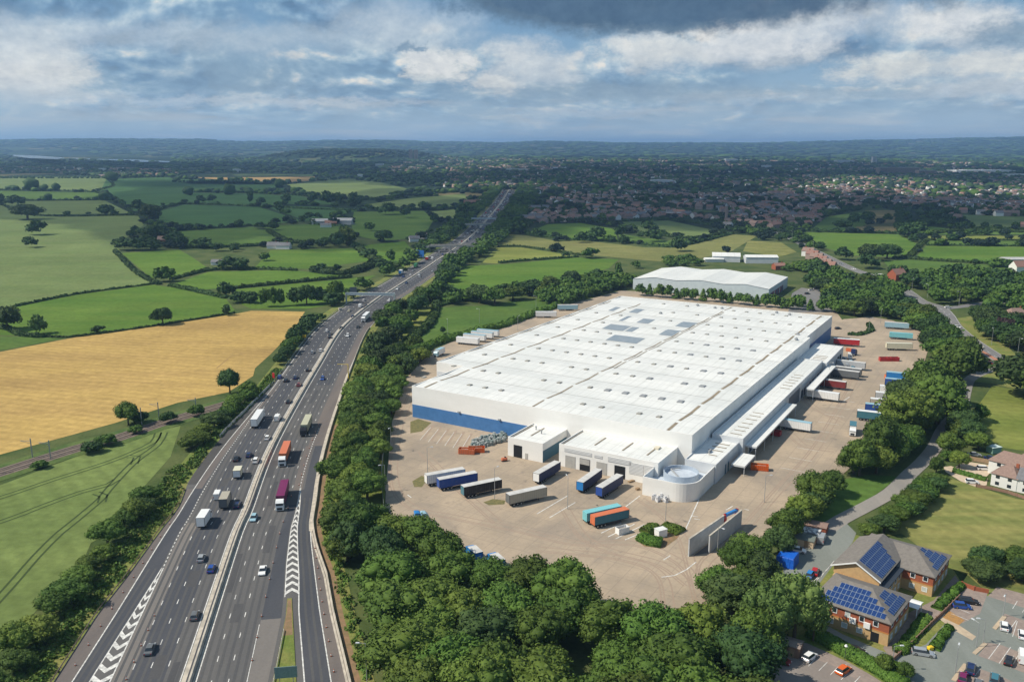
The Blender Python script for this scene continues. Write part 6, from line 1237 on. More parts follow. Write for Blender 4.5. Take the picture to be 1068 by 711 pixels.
# middle block
obox('wall', W1, 30, 5.8, 18.3, .1, 5.4, BUFF); obox('flat_roof', W1, 30, 5.3, 7.5, 5.4, 5.7, mat('dark_felt', (.03, .04, .055), None, famt=.1, rough=.7))
obox('wall', 17.0, 37.0, 7.5, 18.6, 5.4, 6.9, SLATE)
b = MB(); v = []
for x in (16.4, 37.4): v += [(x, 7.0, 6.7), (x, 13.2, 10.0), (x, 19.2, 7.4), (x, 19.2, 7.2), (x, 13.2, 9.8), (x, 7.0, 6.5)]
b.add(v, [(0, 6, 7, 1), (1, 7, 8, 2), (2, 8, 9, 3), (3, 9, 10, 4), (4, 10, 11, 5), (5, 11, 6, 0), (0, 1, 4, 5), (1, 2, 3, 4), (6, 11, 10, 7), (7, 10, 9, 8)]); b.build('upper_roof', SLATE, off)
b = MB(); v = []
for x in (16.9, 17.0): v += [(x, 7.5, 5.4), (x, 7.5, 6.7), (x, 13.2, 9.75), (x, 18.6, 7.3), (x, 18.6, 5.4)]
b.add(v, [(0, 1, 2, 3, 4), (9, 8, 7, 6, 5), (0, 5, 6, 1), (1, 6, 7, 2), (2, 7, 8, 3), (3, 8, 9, 4)]); b.build('gable_wall', BUFF, off)
b = MB(); v = []
for x in (16.2, 16.4): v += [(x, 7.0, 6.45), (x, 13.2, 9.75), (x, 19.2, 7.15), (x, 19.2, 7.45), (x, 13.2, 10.05), (x, 7.0, 6.75)]
b.add(v, [(0, 1, 4, 5), (1, 2, 3, 4), (6, 7, 10, 11), (7, 8, 9, 10), (0, 6, 7, 1), (1, 7, 8, 2), (3, 9, 10, 4), (4, 10, 11, 5), (2, 8, 9, 3), (0, 5, 11, 6)]); b.build('barge_board', FRAME, off)
s3 = math.atan2(3.3, 6.2); pv_face((18.0, 7.4, 6.93), (1, 0, 0), (0, math.cos(s3), math.sin(s3)), 14, 4, ch=1.62, keep=lambda i, j: i < 11+j)
for x in (18.5, 21.5, 24.5, 27.5): window(x, 5.8, 4.1, 1.3, 1.2, 'r'); window(x, 5.8, 1.7, 1.3, 1.3, 'r', PALE_W)
# north wing
obox('wall', 30, 45, -1.5, 18, .1, 2.8, BUFF); obox('wall', 30, 45, -1.5, 18, 3.1, 5.6, REDB); obox('brick_band', 29.96, 45.04, -1.54, 18.04, 2.8, 3.1, ORB)
hip('roof', 30, 45, -1.5, 18, 5.65, 8.7, 7.0, 7.0, SLATE)
for y in (.3, 3.3): window(30, y, 4.4, 1.2, 1.3, 'f'); window(30, y, 1.6, 1.3, 1.3, 'f', PALE_W)
for x in (32.5, 36, 39.5, 43): window(x, -1.5, 4.4, 1.2, 1.3, 'r'); window(x, -1.5, 1.6, 1.3, 1.3, 'r', PALE_W)
s4 = math.atan2(3.05, 7.0); pv_face((33.2, -1.4, 5.98), (1, 0, 0), (0, math.cos(s4), math.sin(s4)), 9, 4, keep=lambda i, j: i >= j*1.1 and i < 9-j*1.1, ch=1.5)
b = MB(); n = 10; v = []
for i in range(n+1):
    t = i/n; v += [(18.5+8*0+2*t*0+(-2.2+4.4*t), 4.6, 2.9+.55*math.sin(math.pi*t)), (18.5+(-2.2+4.4*t), -2.0, 2.9+.55*math.sin(math.pi*t))]
b.add(v, [(2*i, 2*i+1, 2*i+3, 2*i+2) for i in range(n)]); b.build('porch_roof', FRAME, off)
for s in (-1, 1): b = MB(); b.tube((18.5+s*2, -1.6, .1), (18.5+s*2, -1.6, 2.9), .1, 8); b.build('porch_post', FRAME, off)
NOTREE.append([tuple((off.location.xy+Vector((x*math.cos(R(50))-y*math.sin(R(50)), x*math.sin(R(50))+y*math.cos(R(50)))))) for x, y in ((-4, -4), (47, -5), (47, 20), (-4, 20))])
for q_ in ([(868, 545), (884, 543), (895, 572), (856, 646), (810, 640), (807, 610), (832, 562)], [(940, 697), (1004, 622), (1150, 640), (1150, 760), (940, 760)], [(798, 684), (826, 668), (940, 720), (930, 760), (790, 760)]): NOTREE.append([tuple(p) for p in PP(q_)])
# clipped hedges and shrubs round the office
for px, h, w, m, lab, kd in (([(846, 660), (866, 671), (892, 686), (918, 700), (942, 716)], 1.7, 4.2, HEDGE_B, 'broad bright green clipped hedge between lower car park and office road', 'clipped'),
    ([(937, 682), (948, 668), (958, 656), (966, 646)], 1.3, 2.6, HEDGE_B, 'bright green shrub bed along the office side wall', 'b'), ([(974, 678), (982, 666), (990, 656)], 1.2, 2.0, HEDGE_B, 'bright green shrub bed beside the yellow grit bin', 'b'),
    ([(977, 636), (988, 626), (1003, 611)], 1.3, 2.2, HEDGE_B, 'bright green shrub bed along the far office wing', 'b'), ([(994, 492), (1010, 496.5), (1028, 501.5)], 1.4, 1.8, HEDGE_B, 'clipped hedge between the two gravel drives', 'clipped'),
    ([(938, 700), (930, 692), (944, 700)], 1.0, 2.0, HEDGE_B, 'yellow green shrub at the corner of the office road', 'b'),
    ([(432, 372), (450, 361), (480, 352), (520, 342), (560, 327.5), (600, 313), (640, 300)], 3.2, 5, HEDGE_B, 'long bright green hedge behind the rear trailer strip', 'b'),
    ([(884, 349), (896, 349.5), (908, 345), (906, 338)], 1.3, 3.2, HEDGE_D, 'curved green hedge on the island behind the far dock', 'b'), ([(668, 562), (676, 566), (690, 568)], 1.9, 4.6, HEDGE_B, 'low front shrubs of the yard planting island', 'b'), ([(692, 550), (702, 553), (710, 556)], 2.0, 4.2, FOL_Y, 'rear shrubs of the yard planting island', 'b'), ([(672, 557), (680, 554), (686, 552)], 1.8, 3.2, FOL_Y, 'middle shrubs of the yard planting island', 'b')):
    tag(hedge_mesh(PP(px), h, w, m, 'hedge', 1.0, kd), lab, 'hedge')
sheet('planting_island', PP([(662, 562), (688, 548), (714, 550), (706, 562), (692, 572), (672, 570)]), .15, SOIL)
for q_ in ([(430, 502), (440, 496), (446, 500), (440, 508), (432, 508)], [(504, 524), (514, 520.5), (527, 522), (526, 526), (510, 527)], [(428, 440), (436, 437), (450, 441), (440, 450), (428, 452)]): sheet('weedy_patch', PP(q_), .15, mat('weeds', (.20, .17, .07), (.12, .12, .05), 1, fscale=3, famt=.4, rough=1))
def simple(nm, parts_, p, rz, lab, cat, group=None):
    """parts_: list of (part name, material, [(kind, args)...])"""
    r = empty(nm, (*p, .12), rz, lab, cat, group)
    for pn, m, shapes in parts_:
        b = MB()
        for s in shapes:
            if s[0] == 'b': b.box(*s[1:])
            elif s[0] == 't': b.tube(*s[1:])
            elif s[0] == 'p': b.side(*s[1:])
        b.build(pn, m, r)
    return r
def gable(r, w, d, h, rh, wm, rm, ov=.35, chim=True, hipin=0, win=True):
    """small house: walls with gables along x, roof, chimney, windows"""
    b = MB(); g = [] if hipin else [(-w/2, 0, h+rh), (w/2, 0, h+rh)]
    v = [(-w/2, -d/2, 0), (w/2, -d/2, 0), (w/2, d/2, 0), (-w/2, d/2, 0), (-w/2, -d/2, h), (w/2, -d/2, h), (w/2, d/2, h), (-w/2, d/2, h)]+g
    f = [(0, 1, 5, 4), (2, 3, 7, 6)]+([(1, 2, 6, 9, 5), (3, 0, 4, 8, 7)] if not hipin else [(1, 2, 6, 5), (3, 0, 4, 7)]); b.add(v, f); b.build('wall', wm, r)
    b = MB(); k = rh/(d/2)*ov; i_ = hipin; W, D_2 = w/2+ov, d/2+ov
    v = [(-W, -D_2, h-k), (W, -D_2, h-k), (W, D_2, h-k), (-W, D_2, h-k), (-W+i_, 0, h+rh+.05), (W-i_, 0, h+rh+.05)]; v += [(x, y, z-.15) for x, y, z in v[:4]]
    f = [(0, 1, 5, 4), (2, 3, 4, 5)]+([(1, 2, 5), (3, 0, 4)] if hipin else [])+[(0, 6, 7, 1), (2, 8, 9, 3)]
    b.add(v, f); rf_ = b.build('roof', rm, r)
    if chim: b = MB(); b.box((w*.28, 0, h+rh+.35), (.9, .6, 1.3)); b.build('chimney', REDB, rf_)
    if win:
        for x in (-w*.25, w*.22):
            for z in (h*.26, h*.76):
                for s in (-1, 1): b = MB(); b.box((x, s*(d/2+.02), z), (1.2, .08, 1.1)); o = b.build('window', GLASS, r)
BROWNT = mat('brown_roof_tiles', (.23, .155, .13), (.275, .19, .155), 1.5, fscale=4, famt=.2, rough=.9); REDT = mat('red_roof_tiles', (.29, .16, .125), (.24, .135, .11), 1.5, fscale=4, famt=.2, rough=.9); GREYT = mat('grey_slate', (.15, .15, .16), (.18, .18, .19), 1.5, famt=.15, rough=.8); RENDER = mat('white_render', (.70, .69, .66), None, famt=.06, rough=.9)
STONE = mat('brown_house_brick', (.27, .16, .11), (.23, .14, .10), 1, famt=.15, rough=.9)
def house(p, rz, w, d, h, rh, wm, rm, lab, hipin=0, group=None, win=True, nm='house', cat='house', chim=True): r = empty(nm, (*p, .1), rz, lab, cat, group); gable(r, w, d, h, rh, wm, rm, hipin=hipin, win=win, chim=chim); return r
hp = (P(1029.5, 505.7)+P(1056, 513))/2; dv = P(1056, 513)-P(1029.5, 505.7); ha = math.atan2(dv.y, dv.x); hn = Vector((-dv.y, dv.x)).normalized()
house(hp+hn*4.4+Vector((1, 0)), ha, dv.length, 8.6, 4.5, 2.5, RENDER, BROWNT, 'white rendered house with brown hipped roof beside the gravel drive', 3.4)
house(P(1052, 498)+hn*3.5, ha, 13, 8.5, 5.0, 2.8, RENDER, BROWNT, 'brown roofed house directly behind the nearest white house', 3.2); house(P(1078, 515)+hn*2, ha+.1, 10, 8, 4.6, 2.6, RENDER, GREYT, 'white house with dark roof cut by the right picture edge', 0); house(P(1075, 497)+hn*4, ha, 11, 8, 4.8, 2.6, RENDER, BROWNT, 'brown roofed white house at the right edge of the meadow', 3)
sheet('gravel_drive', PP([(984, 487), (992, 486), (1010, 494), (1030, 499), (1029, 506), (1018, 508), (1002, 502), (986, 492)]), .13, GRAVEL); sheet('gravel_drive', PP([(994, 488.5), (1006, 481), (1032, 485), (1034, 492), (1028, 498), (1008, 493)]), .136, GRAVEL)
simple('garden_shed', [('wall', mat('green_boards', (.22, .36, .30), None, famt=.15), [('b', (0, 0, 1.2), (4, 3, 2.2))]), ('roof', mat('pale_green_roof', (.50, .60, .56), None, famt=.1), [('b', (0, 0, 2.4), (4.4, 3.4, .15))])], P(1036, 472), .3, 'pale green garden shed behind the white houses', 'shed')
def fence(px, h, m, lab, t=.12, step=2.4, nm='fence'):
    l = smooth_line(PP(px), step); r = empty(nm, (*l[len(l)//2], .1), 0, lab, 'fence'); o = r.location; b = MB(); pb = MB()
    for a, c in zip(l[:-1], l[1:]):
        d = c-a; b.box(((a.x+c.x)/2-o.x, (a.y+c.y)/2-o.y, h/2+.05), (d.length, t*.5, h), math.atan2(d.y, d.x)); pb.box((a.x-o.x, a.y-o.y, h/2+.1), (t, t, h+.15))
    b.build('panel', m, r); pb.build('posts', m, r)['kind'] = 'stuff'; return r
WOOD = mat('fence_boards', (.36, .25, .15), (.28, .20, .13), 1.5, famt=.2, rough=.9)
fence([(1008, 480), (1022, 482.5), (1035, 485)], 1.7, WOOD, 'tall brown board fence behind the upper gravel drive'); fence([(1018, 508), (1034, 511), (1050, 514.5), (1072, 522)], 1.0, STONE, 'low red brick garden wall in front of the white houses', .3)
fence([(1003, 611), (1016, 616), (1031, 619)], 1.1, REDB, 'low red brick wall beside the blue car', .4); fence([(931, 690), (950, 673), (971, 652), (986, 638), (1001, 623)], .9, STONE, 'long low red brick wall of the shrub beds', .35)
# small things of the estate yard
tp = P(821, 588); r = empty('tarpaulin_shelter', (*tp, .12), R(56), 'square shelter wrapped in bright blue tarpaulin beside the white estate car', 'shelter')
b = MB(); n = 12; v = []
ring = []
for k in range(4):
    for i in range(n):
        t = i/n; c = [(-2.6, -2.3), (2.6, -2.3), (2.6, 2.3), (-2.6, 2.3)]; a_, b_ = c[k], c[(k+1) % 4]; ring.append((a_[0]+(b_[0]-a_[0])*t, a_[1]+(b_[1]-a_[1])*t))
m_ = len(ring)
for z, s in ((.0, 1.03), (1.4, 1.0), (2.7, .99), (2.95, .93)):
    for i, p in enumerate(ring): k_ = s*(1+.022*math.sin(i*2.4+z)); v.append((p[0]*k_, p[1]*k_, z))
b.add(v, [(q_*m_+i, q_*m_+(i+1) % m_, (q_+1)*m_+(i+1) % m_, (q_+1)*m_+i) for q_ in range(3) for i in range(m_)]+[tuple(range(3*m_, 4*m_))]); b.build('cover', mat('blue_tarpaulin', (.012, .10, .50), (.015, .13, .58), 1, famt=.12, rough=.45), r)
b = MB(); [b.box((x, y, .06), (.3, .3, .12)) for x in (-2.6, 2.6) for y in (-2.3, 2.3)]; b.build('feet', CONC, r)
def shed(u, v_, rz, w, d, h, rh, wm, rm, lab): r = empty('shed', (*P(u, v_), .1), R(rz), lab, 'shed'); gable(r, w, d, h, rh, wm, rm, chim=False, win=False, ov=.2); b = MB(); b.box((w*.2, -d/2-.03, 1.05), (1.1, .06, 2.0)); b.build('door', WOOD, r)
GRF = mat('green_grey_felt', (.14, .16, .14), None, famt=.2, rough=.9); CREAMW = mat('cream_wall', (.55, .43, .30), None, famt=.1, rough=.9)
shed(837, 567, -30, 6.5, 4.2, 2.3, .5, CREAMW, GRF, 'cream walled shed with green grey roof above the white estate car'); shed(846, 561, -30, 4.5, 3.8, 2.4, .4, GREYC, mat('striped_roof', (.20, .20, .21), (.6, .6, .58), .9, famt=.1, sharp=(.5, .52)), 'small dark shed with pale patches on its roof'); shed(851, 554, -30, 6, 4, 2.4, .5, REDB, BROWNT, 'brown roofed shed at the mouth of the lane'); shed(822.5, 680, -32, 5.2, 3.4, 2.7, .35, STONE, BLOCKP, 'square brick shed with flat brown roof in the lower car park')
fence([(798, 690), (806, 682), (813, 675)], 1.0, STONE, 'low brick wall left of the square brick shed', .35)
simple('grit_bin', [('body', PT['yellow'], [('b', (0, 0, .4), (1.3, .8, .8), 0, 0, .9)]), ('lid', PT['yellow'], [('b', (0, 0, .88), (1.4, .9, .18), 0, 0, .7)])], P(970, 678), R(20), 'bright yellow grit bin beside the silver estate car', 'bin')
# ---------------------------------------------------------------- yard furniture
mb = MB()
for a, b_ in (((650.5, 530), (667.5, 517)), ((715, 552), (729, 521)), ((627, 556), (648, 546)), ((634, 560), (662, 546.5)), ((642, 562), (672, 547)), ((652, 563), (684, 549)), ((558, 500), (566, 503.5)), ((573, 540), (600, 524)), ((560, 536), (592, 517)), ((692, 584), (699, 579.5)), ((722, 538), (728, 539)), ((724, 541), (730, 542)), ((690, 602), (704, 600)), ((704, 600), (716, 594)), ((716, 594), (726, 586)), ((425, 516), (429, 519)), ((880, 418), (886, 414)), ((896, 425), (903, 426)), ((776, 531), (781, 532)), ((757, 532), (764, 528))): strip(mb, PP([a, b_]), .32, .135)
for i in range(7): strip(mb, PP([(449+i*8.2, 446+i*1.6), (438+i*8.6, 459+i*2.0)]), .18, .135)
for i in range(9): strip(mb, [tuple(wl(-27, 20+i*12)), tuple(wl(-35, 20+i*12))], .18, .135)
mb.build('yard_markings', PAINT, fix=False)['kind'] = 'structure'
mb = MB()
for i in range(6): strip(mb, PP([(452+i*8, 444+i*1.6), (441+i*8.4, 458+i*2.0)]), 1.1, .128)
for px in ([(735, 640), (722, 600), (700, 580), (660, 566), (600, 566), (540, 552), (480, 540), (430, 528), (412, 500), (416, 450), (430, 410)], [(742, 628), (735, 590), (770, 560), (810, 515), (850, 470), (880, 420), (900, 380)], [(720, 610), (690, 588), (640, 575), (610, 560), (590, 530)], [(700, 640), (690, 600), (650, 582), (560, 572)], [(728, 612), (712, 560), (690, 535), (668, 520)], [(520, 545), (470, 500), (440, 470)], [(880, 440), (850, 425), (838, 412)], [(870, 470), (840, 465), (825, 452)]):
    l = smooth_line(PP(px), 3)
    for o_ in (-1.1, 1.1, -1.9): zt_ = globals().get('zt_', .1226)+.0003; strip(mb, offset_line(l, o_), .42, zt_)
mb.build('yard_stains', mat('yard_stain', (.33, .25, .19), None, famt=.3, rough=1), fix=False)['kind'] = 'structure'
# heap of wire cages
b = MB(); hr = random.Random(3)
for i in range(230):
    t = hr.random(); u = 492+36*t; v_ = 466-10*t+hr.uniform(-4.5, 4.5); p = P(u, v_)-P(508, 462); b.box((p.x, p.y, hr.uniform(.3, 1.5)*(1-.4*abs(t-.5))), (hr.uniform(.5, 1.1), hr.uniform(.5, .9), hr.uniform(.5, 1.4)), hr.random()*3, hr.randrange(2))
o = b.build('wire_cage_heap', [mat('cage_green_grey', (.20, .25, .24), None, famt=.5, fscale=9, rough=.6), mat('cage_grey', (.33, .35, .34), None, famt=.5, fscale=9, rough=.6)]); o.location = (*P(508, 462), .12); o['kind'] = 'stuff'; o['label'] = 'heap of grey green wire roll cages against the blue wall'
simple('fuel_bowser', [('tank', PT['orangered'], [('t', (-1, 0, .8), (1, 0, .8), .6, 10)]), ('frame', CHAS, [('b', (0, 0, .2), (2.2, 1.1, .2)), ('b', (.3, 0, 1.5), (.5, .5, .4))])], P(526, 481), .4, 'small orange tank with black top beside the loading shed corner', 'tank')
simple('pallet_stack', [('pallets', WOOD, [('b', (0, 0, .3+.0), (1.2, 1, .12)), ('b', (0, 0, .5), (1.2, 1, .12)), ('b', (.05, .03, .7), (1.2, 1, .12)), ('b', (0, 0, .1), (1.2, 1, .12))])], P(665, 511), .5, 'small pallet stack at the left foot of the curved wall', 'pallets')
simple('pallet_stack', [('pallets', WOOD, [('b', (0, 0, .3), (1.2, 1, .12)), ('b', (0, 0, .5), (1.2, 1, .12)), ('b', (0, 0, .1), (1.2, 1, .12)), ('b', (1.4, .2, .3), (1.2, 1, .5))])], P(657, 503), .5, 'spread of pallets beside the rightmost dock door', 'pallets')
simple('site_cabin', [('box', FRAME, [('b', (0, 0, 1.1), (3, 2.2, 2.2))]), ('roof', ROOF, [('b', (0, 0, 2.25), (3.2, 2.4, .12))])], P(689, 559), .5, 'small white cabin on the yard planting island', 'cabin')
WCOL = mat('wash_wall', (.52, .53, .53), (.44, .45, .46), .5, famt=.1, rough=.8)
r = empty('vehicle_wash', (58, 226.5, .12), 0, 'open lorry wash between two long grey walls with a red and blue frame', 'vehicle wash')
for (x0, y0), (x1, y1) in (((48.3, 217.4), (61.4, 232.7)), ((54.3, 219.4), (67.6, 236.6))):
    d = math.hypot(x1-x0, y1-y0); b = MB(); b.box(((x0+x1)/2-58, (y0+y1)/2-226.5, 2.6), (d, .35, 5.2), math.atan2(y1-y0, x1-x0)); b.build('wall', WCOL, r)
    b = MB(); b.box(((x0+x1)/2-58, (y0+y1)/2-226.5, 5.26), (d+.1, .5, .12), math.atan2(y1-y0, x1-x0)); b.build('coping', CONC, r)
for x, y in ((61.9, 233.2), (66.2, 236.9)): b = MB(); b.box((x-58, y-226.5, 2.7), (.9, .7, 5.4), .8); b.build('red_post', PT['red'], r)
b = MB(); b.box((64.05-58, 235.05-226.5, 5.0), (5.7, .8, .8), math.atan2(3.7, 4.3)); b.build('blue_crossbar', PT['brightblue'], r)
sheet('wash_floor', [(49.5, 217.6), (54.0, 219.6), (67.2, 236.4), (61.8, 232.6)], .15, A_MID)
LPM = mat('lamp_post_metal', (.40, .41, .41), None, rough=.5, metal=.4)
def lamp(p, h, rz, lab, cat='lamp post', double=False, group='lamp posts'):
    r = empty('lamp_post', (*p, .12), rz, lab, cat, group); b = MB(); b.tube((0, 0, 0), (0, 0, h), .11, 8, .06); b.build('post', LPM, r)
    for s in ((1, -1) if double else (1,)): b = MB(); b.tube((0, 0, h-.05), (s*1.3, 0, h+.15), .045, 6); b.build('arm', LPM, r); b = MB(); b.box((s*1.6, 0, h+.15), (.9, .35, .16), 0, 0, .8); b.build('lamp_head', GREYC, r)
for i, (u, v_, h, w) in enumerate(((446, 495.5, 10, 'behind the white trailer at the left yard row'), (516, 521, 10.5, 'between the black and grey trailers'), (592, 531, 10.5, 'in the middle of the lower yard'), (694, 546, 8, 'on the yard planting island'), (402, 512, 9, 'at the left yard fence'), (408, 470, 9, 'at the upper left yard fence'), (748, 578, 8, 'between the two grey wash walls'), (797, 524, 9, 'at the right yard edge near the wash'), (540, 395-50, 9, 'behind the rear strip hedge'), (467, 349, 9, 'in the meadow behind the rear strip'), (500, 337, 9, 'on the rear hedge'), (559, 322, 9, 'on the far rear hedge'), (585, 315, 9, 'at the far end of the rear strip'), (864, 397, 9, 'beside the farther dock canopy'), (906, 347, 9, 'on the island behind the far dock'), (918, 338, 9, 'at the far yard gate'))):
    lamp(P(u, v_), h, i*.9, 'thin grey lamp post '+w)
for i, (u, v_, w) in enumerate(((383, 716, 'beside the right motorway barrier at the bottom edge'), (951, 304, 'on the main road above the junction'), (967, 311, 'on the main road verge above the junction'), (1000, 319, 'at the main road junction'), (1034, 360, 'on the main road below the junction'), (1061, 372, 'on the main road near the right edge'), (985, 345, 'on the tree side of the main road'), (1026, 340, 'by the red roofed houses'), (848, 262, 'on the far main road, lower one'), (826, 250, 'on the far main road, upper one'), (790, 246, 'where the main road enters town'))):
    lamp(P(u, v_), 10, math.pi if u < 500 else i, 'tall grey street lamp '+w)
for i, (u, v_, w) in enumerate(((930, 700, 'beside the office road'), (996, 702, 'on the nearest pale kerb island'), (1018, 675, 'on the middle pale kerb island'), (1025, 671, 'at the end of the middle pale kerb island'), (1046, 643, 'on the farthest pale kerb island'))): lamp(P(u, v_), 6, i, 'slim dark lamp post '+w)
simple('globe_lamp', [('post', CHAS, [('t', (0, 0, 0), (0, 0, 3.4), .06, 6)]), ('globe', FRAME, [('t', (0, 0, 3.3), (0, 0, 3.55), .2, 10, .38), ('t', (0, 0, 3.55), (0, 0, 3.9), .38, 10, .15)])], P(881, 689), 0, 'white globe lamp on the clipped hedge by the orange car', 'lamp')
fence([(402, 455), (398, 500), (402, 547)], 2.2, mat('mesh_fence', (.20, .23, .21), None, famt=.4, fscale=8, rough=.7), 'dark mesh fence along the left yard edge', .08)
# ---------------------------------------------------------------- motorway furniture
def gantry(s, lab, h=7.2, zt=1.5, z_box=True):
    c = mw(s, 0); a = mw_dir(s); r = empty('gantry', (*c, .14), a, lab, 'gantry'); GM = mat('gantry_steel', (.46, .52, .54), None, famt=.1, rough=.5)
    for y in (17.4, -17.4): b = MB(); [b.box((x, y, h/2), (.5, .5, h)) for x in (-.7, .7)]; b.box((0, y, h*.5), (1.2, .2, .2)); b.build('leg', GM, r)
    b = MB(); L = 35.4
    for x in (-.7, .7):
        for z in (h-.9, h+.6): b.box((x, 0, z), (.22, L, .22))
        for i in range(18): y = -L/2+L*i/18+L/36; b.tube((x, y-L/36, h-.8 if i % 2 else h+.5), (x, y+L/36, h+.5 if i % 2 else h-.8), .07, 5)
    b.box((0, 0, h-.15), (1.1, L, 1.25)); b.build('beam', GM, r)
    b = MB(); b.box((.95, 12.3, h+2.5), (.35, 4.6, 3.9)); b.build('message_sign', mat('sign_back', (.05, .07, .09), None, rough=.5), r)
    for y in (14.6, 10.7, 7.1, 3.4, -3.2, -6.6, -10.2): b = MB(); b.box((.95, y, h-.1), (.3, 1.7, 1.7)); b.build('lane_signal', PLASTIC, r)
p0 = mw_so(P(384, 317))[0]; gantry(p0, 'steel signal gantry spanning the motorway above the golden field'); gantry(mw_so(P(500, 237))[0]+60, 'distant steel signal gantry near the town', 7.0)
simple('signal_cabinet', [('box', CONC, [('b', (0, 0, 1), (2.2, 1.4, 2.0))])], P(355, 324), .5, 'pale cabinet at the left gantry foot', 'cabinet'); simple('signal_cabinet', [('box', CONC, [('b', (0, 0, 1), (2.4, 1.4, 2.0))])], P(413, 324), .5, 'pale cabinet at the right gantry foot', 'cabinet')
def bridge(s, ang, lab):
    c = mw(s, 0); r = empty('road_bridge', (*c, 0), ang, lab, 'bridge'); b = MB(); b.box((0, 0, 6.1), (46, 8, 1.0)); b.build('deck', CONC_G, r); b = MB(); b.box((0, 0, 6.64), (46, 6.6, .06)); b.build('roadway', A_ROAD, r)
    for y in (-3.9, 3.9): b = MB(); b.box((0, y, 7.1), (46, .25, 1.1)); b.build('parapet', CONC, r)
    for x in (-22, 0.3, 22): b = MB(); b.box((x, 0, 2.8), (1.0, 6.5, 5.6)); b.build('pier', CONC_G, r)
    for x in (-26, 26): b = MB(); b.box((x, 0, 3.2), (7, 9, 6.4), 0, 0, .9); b.build('abutment', CONC_G, r)
bridge(mw_so(P(467, 262.5))[0], mw_dir(mw_so(P(467, 262.5))[0])-R(80), 'nearer concrete overbridge crossing the motorway'); bridge(mw_so(P(496, 239))[0], mw_dir(mw_so(P(496, 239))[0])-R(72), 'farther concrete overbridge crossing the motorway')
def sign(p, rz, w, h, zb, m, lab, posts=2, cat='sign', back=GREYC):
    r = empty('road_sign', (*p, .12), rz, lab, cat); b = MB(); b.box((0, 0, zb+h/2), (w, .12, h)); b.build('panel', m, r)
    b = MB(); b.box((0, .09, zb+h/2), (w-.1, .05, h-.1)); b.build('back', back, r)
    for i in range(posts): x = (i-(posts-1)/2)*w*.6; b = MB(); b.box((x, .16, (zb+h)/2), (.14, .1, zb+h)); b.build('post', LPM, r)
SGB = mat('sign_blue', (.02, .13, .42), None, rough=.5); SGG = mat('sign_back_green', (.16, .24, .24), (.20, .29, .28), 1.5, famt=.1, rough=.6)
sign(P(438, 270), R(-20), 9, 6.5, 2.0, SGB, 'big blue motorway sign on the left verge beyond the gantry'); sign(P(299, 714), R(8), 4.6, 2.6, 1.6, SGG, 'green grey sign back standing on the grass island', back=SGG); sign(P(402, 336), R(-30), 4.0, 4.2, 1.5, SGG, 'grey sign back on the right verge below the gantry', back=SGG)
sign(P(317.5, 354.5), R(-30), 2.6, 1.6, 1.2, PT['yellow'], 'wide yellow road works sign on the left verge', 2); sign(P(306.5, 365), R(-30), 2.2, 2.9, 1.0, PT['yellow'], 'tall yellow road works sign on the left verge', 2); sign(P(285.5, 396), R(-30), 1.5, 3.0, .4, PT['red'], 'red marker board beside the parapet fence', 1)
r = empty('signal_mast', (*mw(310, 18.6), .14), mw_dir(310)+R(90), 'orange mast with an arm over the right hard shoulder', 'mast'); b = MB(); b.tube((0, 0, 0), (0, 0, 7.5), .22, 8, .16); b.build('post', PT['yellow'], r); b = MB(); b.tube((0, 0, 7.3), (5, 0, 7.5), .12, 6); b.build('arm', PT['yellow'], r)
CONE = mat('cone_orange', (.55, .16, .07), None, famt=.05, rough=.6)
cp = None; nc = 0
def cone(s, o, lab):
    global cp
    if cp is None:
        cp = empty('traffic_cone', (0, 0, 0)); b = MB(); b.tube((0, 0, .06), (0, 0, .75), .16, 8, .04); b.build('cone', CONE, cp); b = MB(); b.box((0, 0, .03), (.42, .42, .06)); b.build('base', PLASTIC, cp); b = MB(); b.tube((0, 0, .32), (0, 0, .54), .125, 8, .090); b.build('sleeve', FRAME, cp)
    c = copy_tree(cp); c.location = (*mw(s, o), .165); c.rotation_euler = (0, 0, s); tag(c, lab, 'traffic cone', 'cones on the hard shoulders')
for k, s in enumerate(frange(64, 150, 7.5)): cone(s, LE(s)+(LW(s)-LE(s))*.62, 'orange cone on the left hard shoulder, %s from the bottom' % ordn(k+1))
for k, s in enumerate(frange(66, 98, 6.4)): cone(s, -13.0, 'orange cone in the left carriageway beside the chevrons, %s from the bottom' % ordn(k+1))
for k, s in enumerate(frange(66, 240, 9)): cone(s, 12.3 if s < 175 else 14.0, 'orange cone down the middle of the right carriageway, %s from the bottom' % ordn(k+1))
for k, s in enumerate(frange(62, 128, 6)): cone(s, RR(s)+.9, 'orange cone on the right slip road shoulder, %s from the bottom' % ordn(k+1))
def kill(x):
    for c in KIDS.get(x.name, []): kill(c)
    bpy.data.objects.remove(x)
kill(cp)
# overhead line masts of the railway
for i, (u, v_) in enumerate(((34, 477), (53, 479), (148, 443), (166, 437), (205, 432), (-8, 494))):
    r = empty('railway_mast', (*P(u, v_), .1), R(100), 'grey overhead line mast beside the railway, %s from left' % ordn((2, 3, 4, 5, 6, 1)[i]), 'mast', 'railway masts'); b = MB(); b.box((0, 0, 3.6), (.3, .3, 7.2)); b.build('post', LPM, r); b = MB(); b.tube((0, 0, 6.2), (0, 3.4, 6.5), .08, 6); b.tube((0, 0, 5.2), (0, 3.2, 6.4), .06, 6); b.build('arm', LPM, r)
